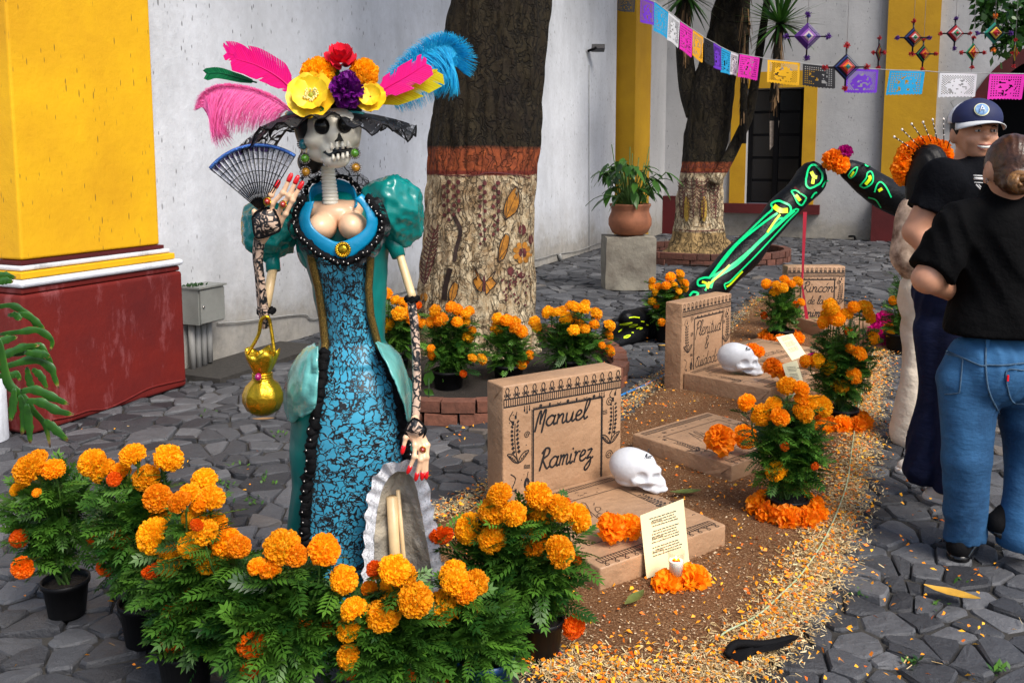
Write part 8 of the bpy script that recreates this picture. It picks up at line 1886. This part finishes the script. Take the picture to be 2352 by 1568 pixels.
def disc(r, off, mat, name, parent, n=24): m = MB(); m.add([bc + bn_ * off] + [bc + bn_ * (off - .16 * r) + (ax_ * math.cos(2 * PI * i / n) + bx_ * math.sin(2 * PI * i / n)) * r for i in range(n)], [(0, 1 + i, 1 + (i + 1) % n) for i in range(n)]); return m.build(name, mat, parent)
bd = disc(.029, .010, simple('badge_cream', (.75, .74, .45), .6, .1), 'badge', cap); disc(.025, .0125, simple('badge_blue', (.01, .10, .35), .6, .3, 60, col2=(.3, .5, .7)), 'badge_field', bd)
m = MB(); u_ = bx_ if bx_.z > 0 else -bx_; r_ = u_.cross(bn_); c_ = bc + bn_ * .0155
for a, b in (((-.010, -.013), (0, .014)), ((0, .014), (.010, -.013)), ((-.006, -.003), (.006, -.003))): m.tube([c_ + r_ * a[0] + u_ * a[1], c_ + r_ * b[0] + u_ * b[1]], .0018, 5)
m.build('badge_letter', simple('badge_white', (.8, .8, .8), .5, .05), bd)
ad = (me_ - ms).normalized(); cp_ = ms + ad * .62 * (me_ - ms).length
so('t_shirt', [E(tp(mc), (.185, .125, .26)), E(T3(mc, -.02, 0, -.14), (.165, .125, .24)), Cp(tp(ms), tp(B(2330, 430, .1)), .085, .085), Cp(T3(mc, .01, .0, .21), T3(mc, .03, .0, .262), .085, .072), ('cut', Cp(tp(ms), tp(me_), .088, .094), tp(cp_), tp(ad))], .010, M['tee2'], w2, k=.05, disp=creases(.011, 7), cuts=[(tp(B(2200, 655)), (0, 0, -1))])
# pale print on the chest
for i, (x0, y0, x1, y1, w_) in enumerate(((2236, 403, 2256, 404, .0025), (2238, 410, 2258, 411, .006), (2238, 419, 2257, 420, .002), (2242, 424, 2256, 440, .003), (2248, 424, 2258, 436, .002))):
    m = MB(); m.tube([B(x0, y0, -.158), B(x1, y1, -.150)], w_, 5); m.build('shirt_print', simple('print_white', (.6, .6, .6), .6, .1) if not i else bpy.data.materials['print_white'], w2)
tr_ = so('trousers', [E(T3(mh, -.005, 0, .05), (.135, .12, .17)), Cp(tp(B(2145, 760, .02)), tp(mk1), .088, .070), Cp(tp(mk1), tp(ma1), .070, .075), Cp(tp(B(2190, 760, -.03)), tp(mk2), .092, .078), Cp(tp(mk2), tp(ma2), .078, .082)], .010, M['navy'], w2, k=.02, disp=creases(.011, 2), cuts=[(tp(ma2 - Z * .02), (0, 0, -1)), (tp(B(2175, 640)), (0, 0, 1))])
# ---------------- girl with the flower crown
YC = 4.45; Cc = lambda x, y, d=0: W(x, y, YC + d)
w3 = thing('person', Cc(2080, 1020), 'person with long black hair and flower crown, tie-dyed sleeve and cream trousers, behind the others', 'person'); w3.location.z = 0
gh = Cc(2128, 385, .02); gs, ge = Cc(2095, 480, .0), Cc(2078, 590, .0); gw = Cc(2120, 620, .12)
so('body', [E(T3(gh, .01, 0, .0), (.085, .095, .11)), Cp(T3(gh, .01, 0, -.07), T3(gh, 0, 0, -.18), .05), E(T3(gh, .0, 0, -.38), (.13, .09, .22)), Cp(tp(gs), tp(ge), .05, .042), Cp(tp(ge), tp(gw), .042, .03)] + arm_hand(gw, (.8, .5, 0), .9), .011, M['skin2'], w3, k=.03)
so('long_hair', [E(T3(gh, .0, -.01, .01), (.090, .105, .108)), Cp(T3(gh, -.055, -.02, -.05), T3(gh, -.065, -.03, -.34), .055, .035), Cp(T3(gh, .03, -.05, -.05), T3(gh, .02, -.07, -.42), .07, .05)], .009, M['hairb'], w3, k=.03, disp=lambda X, Y, Z_: .0035 * np.sin(X * 210 + Y * 150 + 2 * np.sin(Z_ * 11)))
tie = simple('tie_dye_jersey', (.74, .56, .42), .85, .5, 16, .3, 9, .02, col2=(.10, .035, .015)); so('sleeved_top', [E(T3(gh, .0, 0, -.36), (.15, .11, .24)), Cp(tp(gs), tp(ge), .062, .056), Cp(tp(ge), tp(gw), .056, .045)], .010, tie, w3, k=.04, disp=folds(.004, 40, 3), cuts=[(tp(Cc(2100, 650)), (0, 0, -1))])
so('cream_trousers', [E(tp(Cc(2125, 680, .02)), (.13, .11, .15)), Cp(tp(Cc(2112, 720, .02)), tp(Cc(2108, 860, .0)), .088, .082), Cp(tp(Cc(2108, 860, .0)), tp(Cc(2088, 1000, .0)), .082, .092), Cp(tp(Cc(2165, 720, .05)), tp(Cc(2165, 1000, .05)), .085, .08)], .010, M['cream'], w3, k=.02, disp=creases(.014, 9), cuts=[(tp(Cc(2090, 1022)), (0, 0, -1)), (tp(Cc(2100, 628)), (0, 0, 1))])
crn = thing('flower_crown', gh + Z * .08, 'crown of orange flowers with beaded spikes on the long-haired person', 'flower crown')
for i in range(10):
    a = math.radians(200 - 21 * i); p = gh + Vector((.118 * math.cos(a), .02, .118 * math.sin(a) - .005)); inst('orange_flower', CM[i % 3], p, (Vector((math.cos(a) * .6, -.7, math.sin(a) * .5)).to_track_quat('Z', 'Y')).to_euler(), .044 + .008 * (i % 2), crn)
V0b, F0b = lathe([(0, -.008), (.006, -.003), (.006, .003), (0, .008)], (0, 0, 0), 6); bdm = meshdata('bead', V0b, F0b, simple('pearl', (.7, .65, .6), .2, .1))
for (x0, y0, x1, y1) in ((2100, 345, 2054, 315), (2112, 338, 2072, 298), (2126, 330, 2094, 285), (2138, 325, 2120, 281), (2153, 325, 2142, 275), (2168, 330, 2167, 274), (2176, 342, 2192, 281)):
    m = MB(); a, b = Cc(x0, y0, -.02), Cc(x1, y1, -.02); m.tube([a, b], .0026, 5); sp2 = m.build('beaded_spike', M['black_gloss'], crn)
    for k in (.35, .6, .8, 1.0): inst('bead', bdm, a.lerp(b, k), scl=.6 if k < 1 else 1.0, parent=sp2)
# shoes
wsh = simple('cream_trainer', (.72, .66, .60), .6, .1, 20); bsl = simple('trainer_sole', (.75, .72, .68), .5, .1)
shoe('trainer', G(2150, 1094), G(2056, 1082), wsh, bsl, w2); shoe('trainer', G(2208, 1160), G(2120, 1142), wsh, bsl, w2)
shoe('shoe', G(2135, 1022), G(2085, 1014), wsh, bsl, w3)
